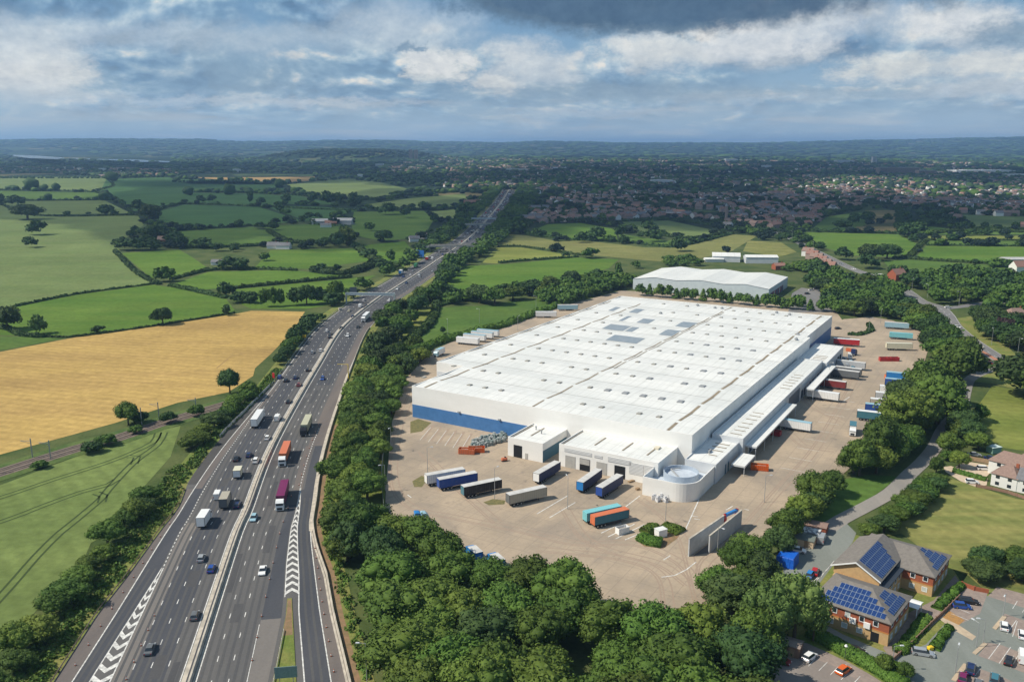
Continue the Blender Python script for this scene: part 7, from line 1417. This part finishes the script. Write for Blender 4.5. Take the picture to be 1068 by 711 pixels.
# ================================================================ FARMS, COTTAGES AND THE TOWN
def hs(u, v_, rz, w, d, h, rh, wm, rm, lab, hipin=0, nm='house', cat='house', chim=True, win=False): return house(P(u, v_), R(rz), w, d, h, rh, wm, rm, lab, hipin, None, win, nm, cat, chim)
BRK = mat('town_brick', (.31, .22, .19), (.36, .26, .22), .1, famt=.12, rough=.9); BARN = mat('barn_sheet', (.38, .39, .40), (.46, .45, .43), .2, famt=.1, rough=.8)
hs(285, 259, 5, 12, 9, 3.5, 3.5, RENDER, GREYT, 'white cottage left of the pair in the left fields'); hs(296, 259.5, -3, 15, 9, 4, 3, RENDER, GREYT, 'long white cottage right of the pair in the left fields'); hs(229, 258+18, 5, 7, 6, 3, 2, RENDER, GREYT, 'tiny pale building in the left fields')
hs(334, 234, 5, 22, 12, 5, 3, BARN, BARN, 'left grey barn of the farm in the left fields', 0, 'barn', 'barn', False); hs(345, 235, 15, 16, 11, 4, 3, REDB, REDT, 'red brick barn in the middle of the farm', 0, 'barn', 'barn', False); hs(358, 234, -5, 28, 16, 6, 3, BARN, BARN, 'right grey barn of the farm in the left fields', 0, 'barn', 'barn', False); hs(340, 237, 5, 14, 9, 3.5, 2, RENDER, GREYT, 'pale low building before the barns')
hs(172, 254, 10, 14, 9, 5, 3.5, REDB, BROWNT, 'brown farmhouse among dark trees in the left fields'); hs(228, 276, 0, 12, 7, 3, 2, RENDER, GREYT, 'white bungalow below the middle hedge, left fields')
hs(492, 213.5, 5, 30, 10, 5, 4, REDB, REDT, 'long red roofed farmhouse near the motorway'); hs(502, 213, 80, 12, 9, 7, 3, RENDER, REDT, 'white gabled house beside the red roofed farmhouse')
hs(432, 252, 20, 12, 8, 4, 3, RENDER, GREYT, 'pale cottage left of the motorway by the trees'); hs(441, 249, -10, 10, 8, 4, 3, RENDER, BROWNT, 'second pale cottage left of the motorway by the trees')
hs(757, 272, -12, 26, 20, 5.5, 2.5, GREYC, ROOF, 'white roofed workshop behind the second warehouse', 0, 'workshop', 'workshop', False); hs(793, 274, -4, 30, 14, 6, 1.5, GREYC, ROOF, 'long flat white workshop behind the second warehouse', 0, 'workshop', 'workshop', False); hs(744, 273, 0, 18, 8, 3, 1, RENDER, ROOF, 'low white unit left of the workshops', 0, 'workshop', 'workshop', False); hs(812, 281, 10, 10, 8, 4, 2, REDB, REDT, 'small orange brick house beside the flat white workshop')
for i in range(6): u = 843+i*4.3; v_ = 267+i*3.1; hs(u, v_, 140, 11, 9, 5.5, 3.2, BRK if i % 3 else RENDER, REDT if i % 2 else BROWNT, 'terraced house beside the main road, %s from the far end' % ordn(i+1), win=False)
hs(858, 284, -8, 22, 12, 4, 1.2, GREYC, BARN, 'grey flat building below the roadside terrace', 0, 'workshop', 'workshop', False)
hs(935, 292, 25, 12, 9, 5.5, 4, REDB, REDT, 'red brick cottage beside the main road trees'); hs(916, 291, 10, 6, 4, 4, .5, BARN, BARN, 'small grey hut beside the main road', 0, 'hut', 'hut', False); hs(1064, 283, 10, 16, 10, 5, 4.5, RENDER, REDT, 'white farmhouse at the right edge of the bright fields'); hs(1056, 273, 0, 24, 12, 3, 1.5, BARN, BARN, 'long grey barn behind the white farmhouse', 0, 'barn', 'barn', False)
hs(1062, 345, 20, 16, 11, 5.5, 3.5, REDB, BROWNT, 'brown roofed house by the junction at the right edge', 3); hs(1066, 357, 15, 16, 11, 5.5, 3.5, REDB, REDT, 'red brick house below the brown roofed one', 3); hs(1058, 334, 10, 12, 9, 5, 3, BRK, BROWNT, 'farther brown roofed house by the junction', 3)
# town houses: one prototype of each look, copied
def th(wm, rm, w=11.5, d=9, h=5.4, rh=3.3): r = empty('town_house', (0, 0, 0)); gable(r, w, d, h, rh, wm, rm, win=False, ov=.3); return r
TH = [(th(BRK, BROWNT), 'brick house with brown roof'), (th(BRK, REDT), 'brick house with red roof'), (th(RENDER, BROWNT, 10, 8.5), 'white house with brown roof'), (th(BRK, GREYT, 22, 9), 'long terrace with grey roof'), (th(RENDER, GREYT, 12, 9), 'white house with grey roof'), (th(BRK, REDT, 26, 9), 'long terrace with red roof')]
TOWN = [  # outline in photo pixels, row angle, share built up, name
 ([(548, 231), (552, 220), (600, 212), (660, 214), (700, 222), (752, 231), (756, 236), (700, 229), (650, 230), (606, 231), (570, 233)], 8, .72, 'on the near edge of town'),
 ([(752, 238), (756, 222), (800, 214), (860, 214), (900, 210), (896, 218), (862, 225), (840, 240), (800, 240)], 25, .72, 'beside the main road'),
 ([(560, 214), (600, 200), (700, 200), (790, 204), (760, 222), (700, 216), (640, 211)], -6, .62, 'in the middle of town'),
 ([(790, 210), (800, 196), (900, 194), (960, 200), (1068, 200), (1130, 205), (1130, 222), (1000, 222), (940, 216), (900, 209), (840, 212)], 12, .62, 'in the right part of town'),
 ([(990, 228), (1030, 221), (1130, 222), (1130, 240), (1060, 238), (1020, 238)], 5, .6, 'on the far right town edge'),
 ([(-40, 182), (0, 175), (60, 176), (180, 178), (186, 182), (110, 185), (50, 180.4)], 4, .4, 'in the left village'),
 ([(460, 196), (470, 176), (540, 172), (640, 180), (700, 184), (800, 184), (1000, 184), (1130, 188), (1130, 199), (960, 198), (800, 194), (700, 198), (590, 198), (548, 210), (530, 196)], 18, .42, 'in the far part of town'),
 ([(400, 172), (470, 166), (700, 168), (1000, 170), (1130, 172), (1130, 184), (800, 182), (640, 178), (470, 176), (410, 180)], -10, .22, 'on the far side of town')]
HOUSES = []
hr = random.Random(12)
for px, ang, dens, nm in TOWN:
    poly = [tuple(p) for p in PP(px)]; xs = [p[0] for p in poly]; ys = [p[1] for p in poly]; cx, cy = sum(xs)/len(xs), sum(ys)/len(ys); far = cy > 2300; gx, gy = (15, 27) if not far else (21, 36); RR_ = max(max(xs)-min(xs), max(ys)-min(ys))*.75; a = R(ang)
    for j in range(int(-RR_/gy), int(RR_/gy)):
        for i in range(int(-RR_/gx), int(RR_/gx)):
            x, y = i*gx, j*gy+10*math.sin(i*.13+j*.5); wx, wy = cx+x*math.cos(a)-y*math.sin(a), cy+x*math.sin(a)+y*math.cos(a)
            if not inside((wx, wy), poly): continue
            nz = noise.noise(Vector((wx/170, wy/170, .5)))
            if hr.random() > dens*.92*(1+1.5*nz): continue
            if any(inside((wx, wy), q_) for q_ in FIELD_POLYS) or seg_dist((wx, wy), ar) < 9: continue
            s, o = mw_so((wx, wy))
            if abs(o) < 30 and s < S_END: continue
            k = hr.choices(range(6), (28, 18, 17, 8, 10, 5))[0]; HOUSES.append(dict(x=wx+hr.uniform(-3, 3), y=wy+hr.uniform(-3, 3), a=a+.13*math.cos(i*.13+j*.5)*5+hr.choice((0, 0, 0, math.pi/2)), k=k, nm=nm, u=PX(wx, wy)[0], v=PX(wx, wy)[1]))
HOUSES = [h for h in HOUSES if -20 < h['u'] < 1090]
HOUSES.sort(key=lambda h: math.hypot(h['x'], h['y'])); near_h = HOUSES[:265]; far_h = HOUSES[265:]
byn = {}
for h in near_h: byn.setdefault(h['nm'], []).append(h)
for nm, l in byn.items():
    l.sort(key=lambda h: -h['v']); rows = max(1, int(round(len(l)/16))); per = math.ceil(len(l)/rows)
    for ri in range(rows):
        for ci, h in enumerate(sorted(l[ri*per:(ri+1)*per], key=lambda h: h['u'])):
            o = copy_tree(TH[h['k']][0]); o.location = (h['x'], h['y'], 0); o.rotation_euler = (0, 0, h['a'])
            tag(o, '%s %s, row %s, %s from left' % (TH[h['k']][1], nm, ('one two three four five six seven eight nine ten eleven twelve thirteen fourteen fifteen sixteen seventeen eighteen nineteen').split()[ri], ordn(ci+1)), 'house', 'houses '+nm)
for r, _ in TH: kill(r)
# all farther houses as one mass
V = []; F = []; M_ = []; nv = 0
specs = [(11.5, 0, 1), (11.5, 0, 2), (10, 3, 1), (22, 0, 4), (12, 3, 4), (26, 0, 2)]
for h in far_h:
    w, wm, rm = specs[h['k']]; d = 9; hh = 5.4; rh = 3.3; ca, sa = math.cos(h['a']), math.sin(h['a']); z = hill(h['x'], h['y'])-.2
    loc = [(-w/2, -d/2, 0), (w/2, -d/2, 0), (w/2, d/2, 0), (-w/2, d/2, 0), (-w/2, -d/2, hh), (w/2, -d/2, hh), (w/2, d/2, hh), (-w/2, d/2, hh), (-w/2, 0, hh+rh), (w/2, 0, hh+rh)]
    V += [(x*ca-y*sa+h['x'], x*sa+y*ca+h['y'], z_+z) for x, y, z_ in loc]
    for f, m in (((0, 1, 5, 4), wm), ((2, 3, 7, 6), wm), ((1, 2, 6, 5), wm), ((3, 0, 4, 7), wm), ((5, 6, 9, 9), wm), ((7, 4, 8, 8), wm), ((4, 5, 9, 8), rm), ((6, 7, 8, 9), rm)): F.append(tuple(i+nv for i in f)); M_.append(m)
    nv += 10
F = np.array(F); M_ = np.array(M_); tri = F[:, 2] == F[:, 3]; me = fix_tri('distant_houses', np.array(V), F, BRK); [me.materials.append(m) for m in (BROWNT, REDT, RENDER, GREYT)]; me.polygons.foreach_set('material_index', np.concatenate([M_[~tri], M_[tri]]).astype(np.int32))
o = link(bpy.data.objects.new('distant_houses', me)); o['kind'] = 'stuff'; o['label'] = 'mass of distant town houses'
print('HOUSES', len(near_h), len(far_h))
# larger buildings far away
def far_block(u, v_, wpx, hpx, depth, m, lab, nm='large_building', rm=None, rz=0, win=True, cat='building'):
    p = P(u, v_); k = FPX/p.y; w = wpx/k; h = hpx/k; r = empty(nm, (p.x, p.y, hill(p.x, p.y)-.3), R(rz), lab, cat); b = MB(); b.box((0, 0, h/2), (w, depth, h)); b.build('wall', m, r); b = MB(); b.box((0, 0, h+.3), (w+.6, depth+.6, .6)); b.build('roof', rm or BARN, r)
    if win:
        n = max(2, int(h/3.2))
        for i in range(n): b = MB(); b.box((0, -depth/2-.06, (i+.55)*h/n), (w*.94, .1, h/n*.42)); b.build('window_row', GLASS, r)
    return r
STN = mat('concrete_tower', (.34, .24, .20), None, famt=.1, rough=.9)
far_block(428.5, 168.5, 3.4, 10, 18, STN, 'left half of the distant tower block', 'tower_block', cat='tower block'); far_block(434, 168.5, 3.6, 10, 18, STN, 'right half of the distant tower block', 'tower_block', cat='tower block')
far_block(690, 192, 22, 4, 40, GREYC, 'wide white building in the middle of town', rm=ROOF, win=False); far_block(684, 188, 9, 3, 30, RENDER, 'small white building behind the wide white one', rm=ROOF, win=False); far_block(703, 227, 16, 5, 12, REDB, 'red brick block on the near town edge', win=True); far_block(757, 233, 2.2, 18, 3, STN, 'tall pale mast tower beside the near town edge', 'mast_tower', win=False, cat='tower')
far_block(911, 173, 4, 8, 20, RENDER, 'slim pale tower left of the long hospital like block', 'tower_block', cat='tower block'); far_block(936, 182, 42, 7, 30, STN, 'long multi storey block in the right part of town'); far_block(965, 183, 18, 5, 30, STN, 'lower wing right of the long multi storey block'); far_block(880, 172.5, 17, 4, 60, GREYC, 'white industrial roof left of the slim tower', rm=ROOF, win=False)
far_block(1022, 181, 60, 3.2, 90, GREYC, 'very long white shed on the right skyline of town', 'shed', rm=ROOF, win=False, cat='shed'); far_block(1062, 184.5, 24, 2.6, 60, GREYC, 'second long white shed at the right edge', 'shed', rm=ROOF, win=False, cat='shed'); far_block(762, 170, 12, 3, 60, GREYC, 'grey white shed in the far town centre', 'shed', rm=ROOF, win=False, cat='shed'); far_block(585, 177, 16, 2, 50, GREYC, 'pale shed above the terraces', 'shed', rm=ROOF, win=False, cat='shed'); far_block(538, 179, 24, 2.5, 50, GREYC, 'pale long shed left of town', 'shed', rm=ROOF, win=False, cat='shed'); far_block(799, 176, 8, 3, 40, GREYC, 'small white roofed hall in the far town', 'shed', rm=ROOF, win=False, cat='shed')
far_block(376, 184.5, 5, 2.4, 30, RENDER, 'white barn on the far wooded slope, left', 'shed', rm=ROOF, win=False, cat='shed'); far_block(396, 173, 8, 2, 40, GREYC, 'pale shed on the far wooded slope', 'shed', rm=ROOF, win=False, cat='shed'); far_block(107, 179, 6, 3, 20, RENDER, 'white hall in the left village', 'shed', rm=ROOF, win=False, cat='shed'); far_block(247, 179.5, 6, 3, 30, RENDER, 'white farm building behind the stubble field', 'shed', rm=ROOF, win=False, cat='shed')
# reservoir
WAT = mat('water', (.10, .13, .15), None, famt=0, rough=.22, spec=.6)
for q_ in ([(14, 161.6), (40, 162.5), (68, 164.6), (60, 166.2), (30, 165), (14, 163)], [(72, 164.6), (95, 165.6), (92, 167), (74, 166.4)], [(101, 165.8), (140, 166.4), (178, 168.2), (176, 169.6), (140, 168.8), (104, 167.8)]): zw = max(hill(*P(*t)) for t in q_)+1.0; sheet('water', PP(q_, zw), zw, WAT)
# ================================================================ FAR TREES
def in_town(p):
    return any(inside(p, t) for t in TOWNP)
TOWNP = [[tuple(p) for p in PP(px)] for px, *_ in TOWN]
WATP = [[tuple(p) for p in PP(q_)] for q_ in ([(10, 160), (180, 164), (180, 171), (10, 167)],)]
fr_ = random.Random(21)
def far_scatter(y0, y1, n, rad, hk, lo):
    k = 0; tries = 0
    while k < n and tries < n*14:
        tries += 1; y = math.sqrt(fr_.uniform(y0*y0, y1*y1)); x = fr_.uniform(-.63, .63)*y; p = (x, y)
        nz = noise.noise(Vector((x/420, y/420, 7)))+.5*noise.noise(Vector((x/130, y/130, 3))); tw = in_town(p)
        if tw:
            if fr_.random() > .72: continue
        elif fr_.random() > (.16+.9*max(0, nz+.22))*(1 if y > 1500 else .8): continue
        if any(inside(p, q_) for q_ in FIELD_POLYS) or any(inside(p, q_) for q_ in WATP): continue
        if y < 2400:
            s, o = mw_so(p)
            if abs(o) < 24 and s < S_END: continue
            if seg_dist(p, ar) < 9: continue
        r = fr_.uniform(*rad); FAR_TREES.append(dict(p=p, r=r, h=r*fr_.uniform(*hk), m=fr_.choice([FOL_D, FOL_FAR, FOL_FAR, FOL_D, FOL]), form=None, z=hill(x, y)-.5)); k += 1
far_scatter(900, 1900, 2400, (3.6, 6.5), (1.25, 1.8), 0); far_scatter(1900, 3600, 5600, (4.5, 10), (1.0, 1.5), 1); far_scatter(3600, 7000, 5600, (9, 20), (.55, .9), 2); far_scatter(7000, 16000, 6000, (18, 60), (.25, .42), 2)
for i in range(900):                                  # wood on the rounded hill
    x = fr_.gauss(-1150, 330); y = fr_.gauss(6350, 260); z = hill(x, y)
    if z > 25: FAR_TREES.append(dict(p=(x, y), r=fr_.uniform(10, 18), h=fr_.uniform(10, 18), m=FOL_FAR, form=None, z=z-1))
for px in ([(485, 200), (530, 197)], [(545, 233), (606, 231.5)], [(606, 231.5), (640, 236)], [(757, 240), (790, 243)], [(820, 241), (860, 226), (900, 217)], [(938, 218), (938, 240)], [(960, 236), (1000, 226)], [(180, 190), (290, 190)], [(0, 186), (110, 186)], [(430, 200), (485, 200)], [(505, 215), (520, 200)]):
    l = smooth_line(PP(px), 9)
    for p in l: FAR_TREES.append(dict(p=(p.x+fr_.uniform(-4, 4), p.y+fr_.uniform(-6, 6)), r=fr_.uniform(3.5, 6), h=fr_.uniform(5, 9), m=FOL_D, form=None))
# ================================================================ CLOUD COVER beyond the frame's top, shading the distance, and the air
def cloud_mat(name, t):
    """sunlit droplets that let a share t of the light through each face"""
    m = bpy.data.materials.new(name); m.use_nodes = True; q = NT(m.node_tree); q.n.clear(); d = q.node('ShaderNodeBsdfDiffuse'); d.inputs[0].default_value = (.86, .87, .89, 1); tr = q.node('ShaderNodeBsdfTransparent'); mx = q.node('ShaderNodeMixShader'); mx.inputs[0].default_value = t
    q.link(d.outputs[0], mx.inputs[1]); q.link(tr.outputs[0], mx.inputs[2]); q.link(mx.outputs[0], q.node('ShaderNodeOutputMaterial').inputs[0]); return m
CLOUD = cloud_mat('cloud', .70); THIN = cloud_mat('thin_cloud', .70)
CALT = 1500.0; cshift = Vector((-SD.x, -SD.y))*(CALT/math.tan(SUN_EL))
SHADE = [([(-60, 187), (120, 188), (180, 193), (240, 188), (330, 190), (430, 200), (470, 214), (500, 236), (520, 243), (548, 240), (650, 232), (756, 239), (830, 238), (895, 242), (1000, 236), (1150, 236), (1150, 158), (-60, 158), (-60, 176)], 230)]
HOLES = [[tuple(p) for p in PP(q_)] for q_ in ([(-80, 196), (-80, 179), (112, 184), (112, 196)], [(290, 194), (380, 186), (436, 198), (490, 203), (480, 214), (370, 214)], [(180, 184), (240, 178), (330, 182), (325, 189), (200, 187)], [(1000, 172), (1150, 172), (1150, 176), (1000, 175)], [(480, 259), (560, 246), (640, 252), (640, 240), (560, 232)])]
cr = random.Random(9); V = []; F = []; nv = 0
sp_ = [tuple(p) for p in PP(SHADE[0][0])]; cc = 0
yy = 820.0
while yy < 5200:
    st = 95 if yy < 1700 else 150 if yy < 3500 else 300; xx = -.66*yy-400
    while xx < .66*yy+400:
        p = (xx+cr.uniform(-.3, .3)*st, yy+cr.uniform(-.3, .3)*st); xx += st
        q_ = (max(-.62*p[1], min(.60*p[1], p[0])), p[1])
        if not inside(q_, sp_) or any(inside(q_, h) for h in HOLES): continue
        dn = noise.noise(Vector((p[0]/700, p[1]/900, 11)))
        if dn > (.30 if yy < 3300 else .10): continue
        if p[1]+cshift.y > 8450: continue
        v0, f0 = LUMPS[cr.randrange(4)]; r = st*cr.uniform(.8, 1.15); v = v0*np.array([r, r, r*.5])+np.array([p[0]+cshift.x, p[1]+cshift.y, CALT]); V.append(v); F.append(f0+nv); nv += len(v); cc += 1
    yy += st*.85
me = fix_tri('cloud', np.concatenate(V), np.concatenate(F), CLOUD); o = link(bpy.data.objects.new('cloud', me)); o['kind'] = 'stuff'; o['label'] = 'broken cloud deck above the town'; print('CLOUD LUMPS', cc)
def thin_cloud(px, lab, alt=1460.0):
    l = smooth_line([tuple(p) for p in PP(px)], 22, True); n = len(l); cen = sum((Vector(p) for p in l), Vector((0, 0)))/n; b = MB(); v = []
    sh = Vector((-SD.x, -SD.y))*(alt/math.tan(SUN_EL)); out = []
    for p in l: d = p-cen; k = 1+.10*noise.noise(Vector((p.x/90, p.y/90, 2)))+.05*noise.noise(Vector((p.x/30, p.y/30, 5))); out.append(cen+d*k+sh)
    for z, s in ((alt, .96), (alt+30, 1.0), (alt+75, .86)): v += [((p.x-cen.x-sh.x)*s+cen.x+sh.x, (p.y-cen.y-sh.y)*s+cen.y+sh.y, z+6*noise.noise(Vector((p.x/60, p.y/60, z)))) for p in out]
    b.add(v, [(q_*n+i, q_*n+(i+1) % n, (q_+1)*n+(i+1) % n, (q_+1)*n+i) for q_ in range(2) for i in range(n)]+[tuple(range(n))[::-1], tuple(range(2*n, 3*n))]); o = b.build('thin_cloud', THIN); o['kind'] = 'stuff'; o['label'] = lab
thin_cloud([(-90, 224), (60, 236), (110, 256), (180, 260), (260, 246), (330, 262), (440, 254), (505, 252), (530, 243), (500, 226), (470, 208), (400, 196), (330, 206), (260, 190), (180, 190), (120, 200), (60, 208), (-90, 208)], 'thin cloud over the left fields')
HZ = bpy.data.materials.new('haze'); HZ.use_nodes = True; HZ.node_tree.nodes.clear(); q = NT(HZ.node_tree); pv = q.node('ShaderNodeVolumePrincipled'); pv.inputs['Color'].default_value = (.38, .62, 1, 1); pv.inputs['Density'].default_value = 7.2e-5; pv.inputs['Anisotropy'].default_value = .15
q.link(pv.outputs[0], q.node('ShaderNodeOutputMaterial').inputs['Volume'])
b = MB(); b.box((0, 14900, 138), (64000, 33000, 280)); o = b.build('haze', HZ); o['kind'] = 'stuff'; o['label'] = 'pale blue summer haze'

# rough grass and scrub on the motorway verges
b_ = []
ur = random.Random(31)
for s in frange(15, 330, .8):
    for k in range(3):
        o_ = LE(s)-ur.uniform(.9, 9 if s < 200 else 5); b_.append((mw(s, o_), ur.uniform(.5, 1.5), ur.uniform(.5, 1.3), ur.choice([FOL_Y, HEDGE_B, FOL_P, FOL_Y, FOL])))
    if ur.random() < .8: o_ = RB(s)+ur.uniform(2.4, 5); b_.append((mw(s, o_), ur.uniform(.5, 1.3), ur.uniform(.4, 1.2), ur.choice([FOL_Y, HEDGE_B, FOL])))
V = []; F = []; MI = []; nv = 0; ms = [FOL, FOL_Y, HEDGE_B, FOL_P]
for p, r_, h_, m in b_:
    n = 26; d = nr.normal(0, 1, (n, 3)); d[:, 2] = np.abs(d[:, 2]); d /= np.linalg.norm(d, axis=1)[:, None]; pts = d*np.array([r_, r_, h_])+np.array([p[0], p[1], .05])
    v, f = leaves(pts, d, .34, .7); V.append(v); F.append(f+nv); nv += len(v); MI.append(np.full(len(f), ms.index(m)))
o = link(bpy.data.objects.new('undergrowth', np_mesh('undergrowth', np.concatenate(V), np.concatenate(F), ms, np.concatenate(MI)))); o['kind'] = 'stuff'; o['label'] = 'rough scrub and tall grass on the motorway verges'
# ================================================================ REALISE TREES, HEDGES
def build_trees():
    clear = [YARD]
    keep = []
    for t in TREES:
        p = t['p']; s, o = mw_so(p)
        gl_, gr_ = (t['r']*.85+(4.6 if s < 215 else 2), t['r']*.6+1.4) if s < 230 else (t['r']*.6, t['r']*.6)
        if 5 < s < S_END-5 and LE(s)-gl_ < o < RB(s)+gr_: continue
        if not t['prio'] and inside(p, YARD): continue
        if not t['prio'] and any(seg_dist(p, l) < w+t['r']*.2 for l, w in ROADS): continue
        if not t['prio'] and t['form'] != 'conex' and any(inside(p, q_) for q_ in NOTREE): continue
        d = math.hypot(p[0], p[1]); t['d'] = math.hypot(d, CAM_H); t['size'] = t['r']*t['h']/t['d']**2; t['px'] = PX(*p)[0]; keep.append(t)
    keep = [t for t in keep if -60 < t['px'] < 1130 and t['p'][1] > 20]
    keep.sort(key=lambda t: -t['size']); things = keep[:300]; rest = keep[300:]
    groups = {}
    for t in things: groups.setdefault(t['where'], []).append(t)
    tone = {'foliage': 'mid green', 'yellowish_foliage': 'yellow green', 'dark_foliage': 'dark green', 'pale_foliage': 'pale green', 'copper_foliage': 'copper purple', 'clipped_hedge': 'bright green'}
    for w, l in groups.items():
        l.sort(key=lambda t: t['d']); nrow = max(1, int(round(math.sqrt(len(l)/2.2)))) ; per = math.ceil(len(l)/nrow)
        for ri in range(nrow):
            row = sorted(l[ri*per:(ri+1)*per], key=lambda t: t['px'])
            for ci, t in enumerate(row):
                c = tone[t['m'].name]; big = 'tree' if t['h'] > 3.2 else 'shrub'
                if len(l) == 1: lab = '%s %s %s' % (c, big, w)
                elif nrow == 1: lab = '%s %s %s, %s from left' % (c, big, w, ordn(ci+1))
                else: lab = '%s %s %s, row %s, %s from left' % (c, big, w, ('one two three four five six seven eight nine ten eleven twelve').split()[ri] if ri < 12 else ordn(ri+1), ordn(ci+1))
                t['label'] = lab
    k = 0
    for i, t in enumerate(things):
        lod = t['form'] or ('near' if t['d'] < 420 else 'mid')
        if lod == 'near' and t['h'] < 4.6: lod = 'near'
        me = CM[lod][rng.randrange(len(CM[lod]))] if lod != 'cone' or i % 3 == 0 else CM['column'][0]; kind = 'tree' if t['h'] > 3.2 else 'shrub'
        nm = {'cone': 'conical_tree'}.get(t['form'], 'broadleaf_tree' if kind == 'tree' else 'shrub')
        r = empty(nm, (*t['p'], .05), rng.random()*6.28, t['label'], kind, 'trees '+t['where'] if len(groups[t['where']]) > 1 else None)
        k = t['h']/HTOP[lod]*(1.05 if lod == 'cone' else 1); ex_ = rng.uniform(.84, 1.2); r.scale = (t['r']*ex_, t['r']/ex_, k*rng.uniform(.88, 1.12))
        c = bpy.data.objects.new('crown', me); link(c); c.parent = r
        if t['m'] is not FOL: c.material_slots[0].link = 'OBJECT'; c.material_slots[0].material = t['m']
        tr = bpy.data.objects.new('trunk', TRM[i % 2]); link(tr); tr.parent = r
    # the rest, as one mass: merged from the same crowns
    rest += FAR_TREES
    by = {}
    mats_ = [FOL, FOL_D, FOL_Y, FOL_FAR, FOL_P, FOL_C, HEDGE_B]; V = []; F = []; MI = []; nv = 0
    for t in rest:
        if 'd' not in t: t['d'] = math.hypot(t['p'][0], t['p'][1])
        lod = 'mid' if t['d'] < 520 else 'low' if t['d'] < 1900 else 'lump'
        if t['form'] in ('cone', 'column') and t['d'] < 800: lod = t['form']
        if lod == 'lump': v0, f0 = LUMPS[rng.randrange(4)]; v0 = v0; top = 1.0
        else: v0, f0 = CROWNS[lod][rng.randrange(len(CROWNS[lod]))]; top = HTOP[lod]
        a = rng.random()*6.28; ca, sa = math.cos(a)*t['r'], math.sin(a)*t['r']; z0 = t.get('z', 0.0)
        v = np.column_stack([v0[:, 0]*ca-v0[:, 1]*sa+t['p'][0], v0[:, 0]*sa+v0[:, 1]*ca+t['p'][1], v0[:, 2]*t['h']/top+z0])
        V.append(v); F.append(f0+nv); nv += len(v); MI.append(np.full(len(f0), mats_.index(t['m'])))
    V = np.concatenate(V); F = np.concatenate(F); MI = np.concatenate(MI)
    tri = F[:, 2] == F[:, 3]; me = fix_tri('woodland', V, F, mats_[0]); [me.materials.append(m) for m in mats_[1:]]
    me.polygons.foreach_set('material_index', np.concatenate([MI[~tri], MI[tri]]).astype(np.int32))
    o = link(bpy.data.objects.new('woodland', me)); o['kind'] = 'stuff'; o['label'] = 'mass of distant and background trees'
    print('TREES', len(things), 'rest', len(rest), 'faces', len(F))
build_trees()
def build_hedges():
    sd = {'L': 'left of the motorway', 'R': 'behind the warehouse', 'X': 'in the right hand fields'}; cnt_ = {}
    items = []
    for px, h, w, m in HEDGES:
        q_ = px[len(px)//2]; k = 'L' if q_[0] < 440 else 'R' if q_[0] < 800 else 'X'; items.append((k, -q_[1], px, h, w, m))
    items.sort(key=lambda t: (t[0], t[1]))
    for k, _, px, h, w, m in items:
        cnt_[k] = cnt_.get(k, 0)+1; line = PP(px); o = hedge_mesh(line, h, w, m)
        tag(o, '%s field hedge %s, %s from the camera' % ('thick dark' if w >= 6 else 'narrow dark' if w < 3 else 'leafy dark', sd[k], ordn(cnt_[k])), 'hedge', 'hedges between the fields')
build_hedges()
for o in list(PROTO.values()):
    def kill(x):
        for c in KIDS.get(x.name, []): kill(c)
        bpy.data.objects.remove(x)
    kill(o)
dl = {k: v for k, v in LABELS.items() if len(v) > 1}
print('DUPLICATE LABELS', len(dl), list(dl)[:8])
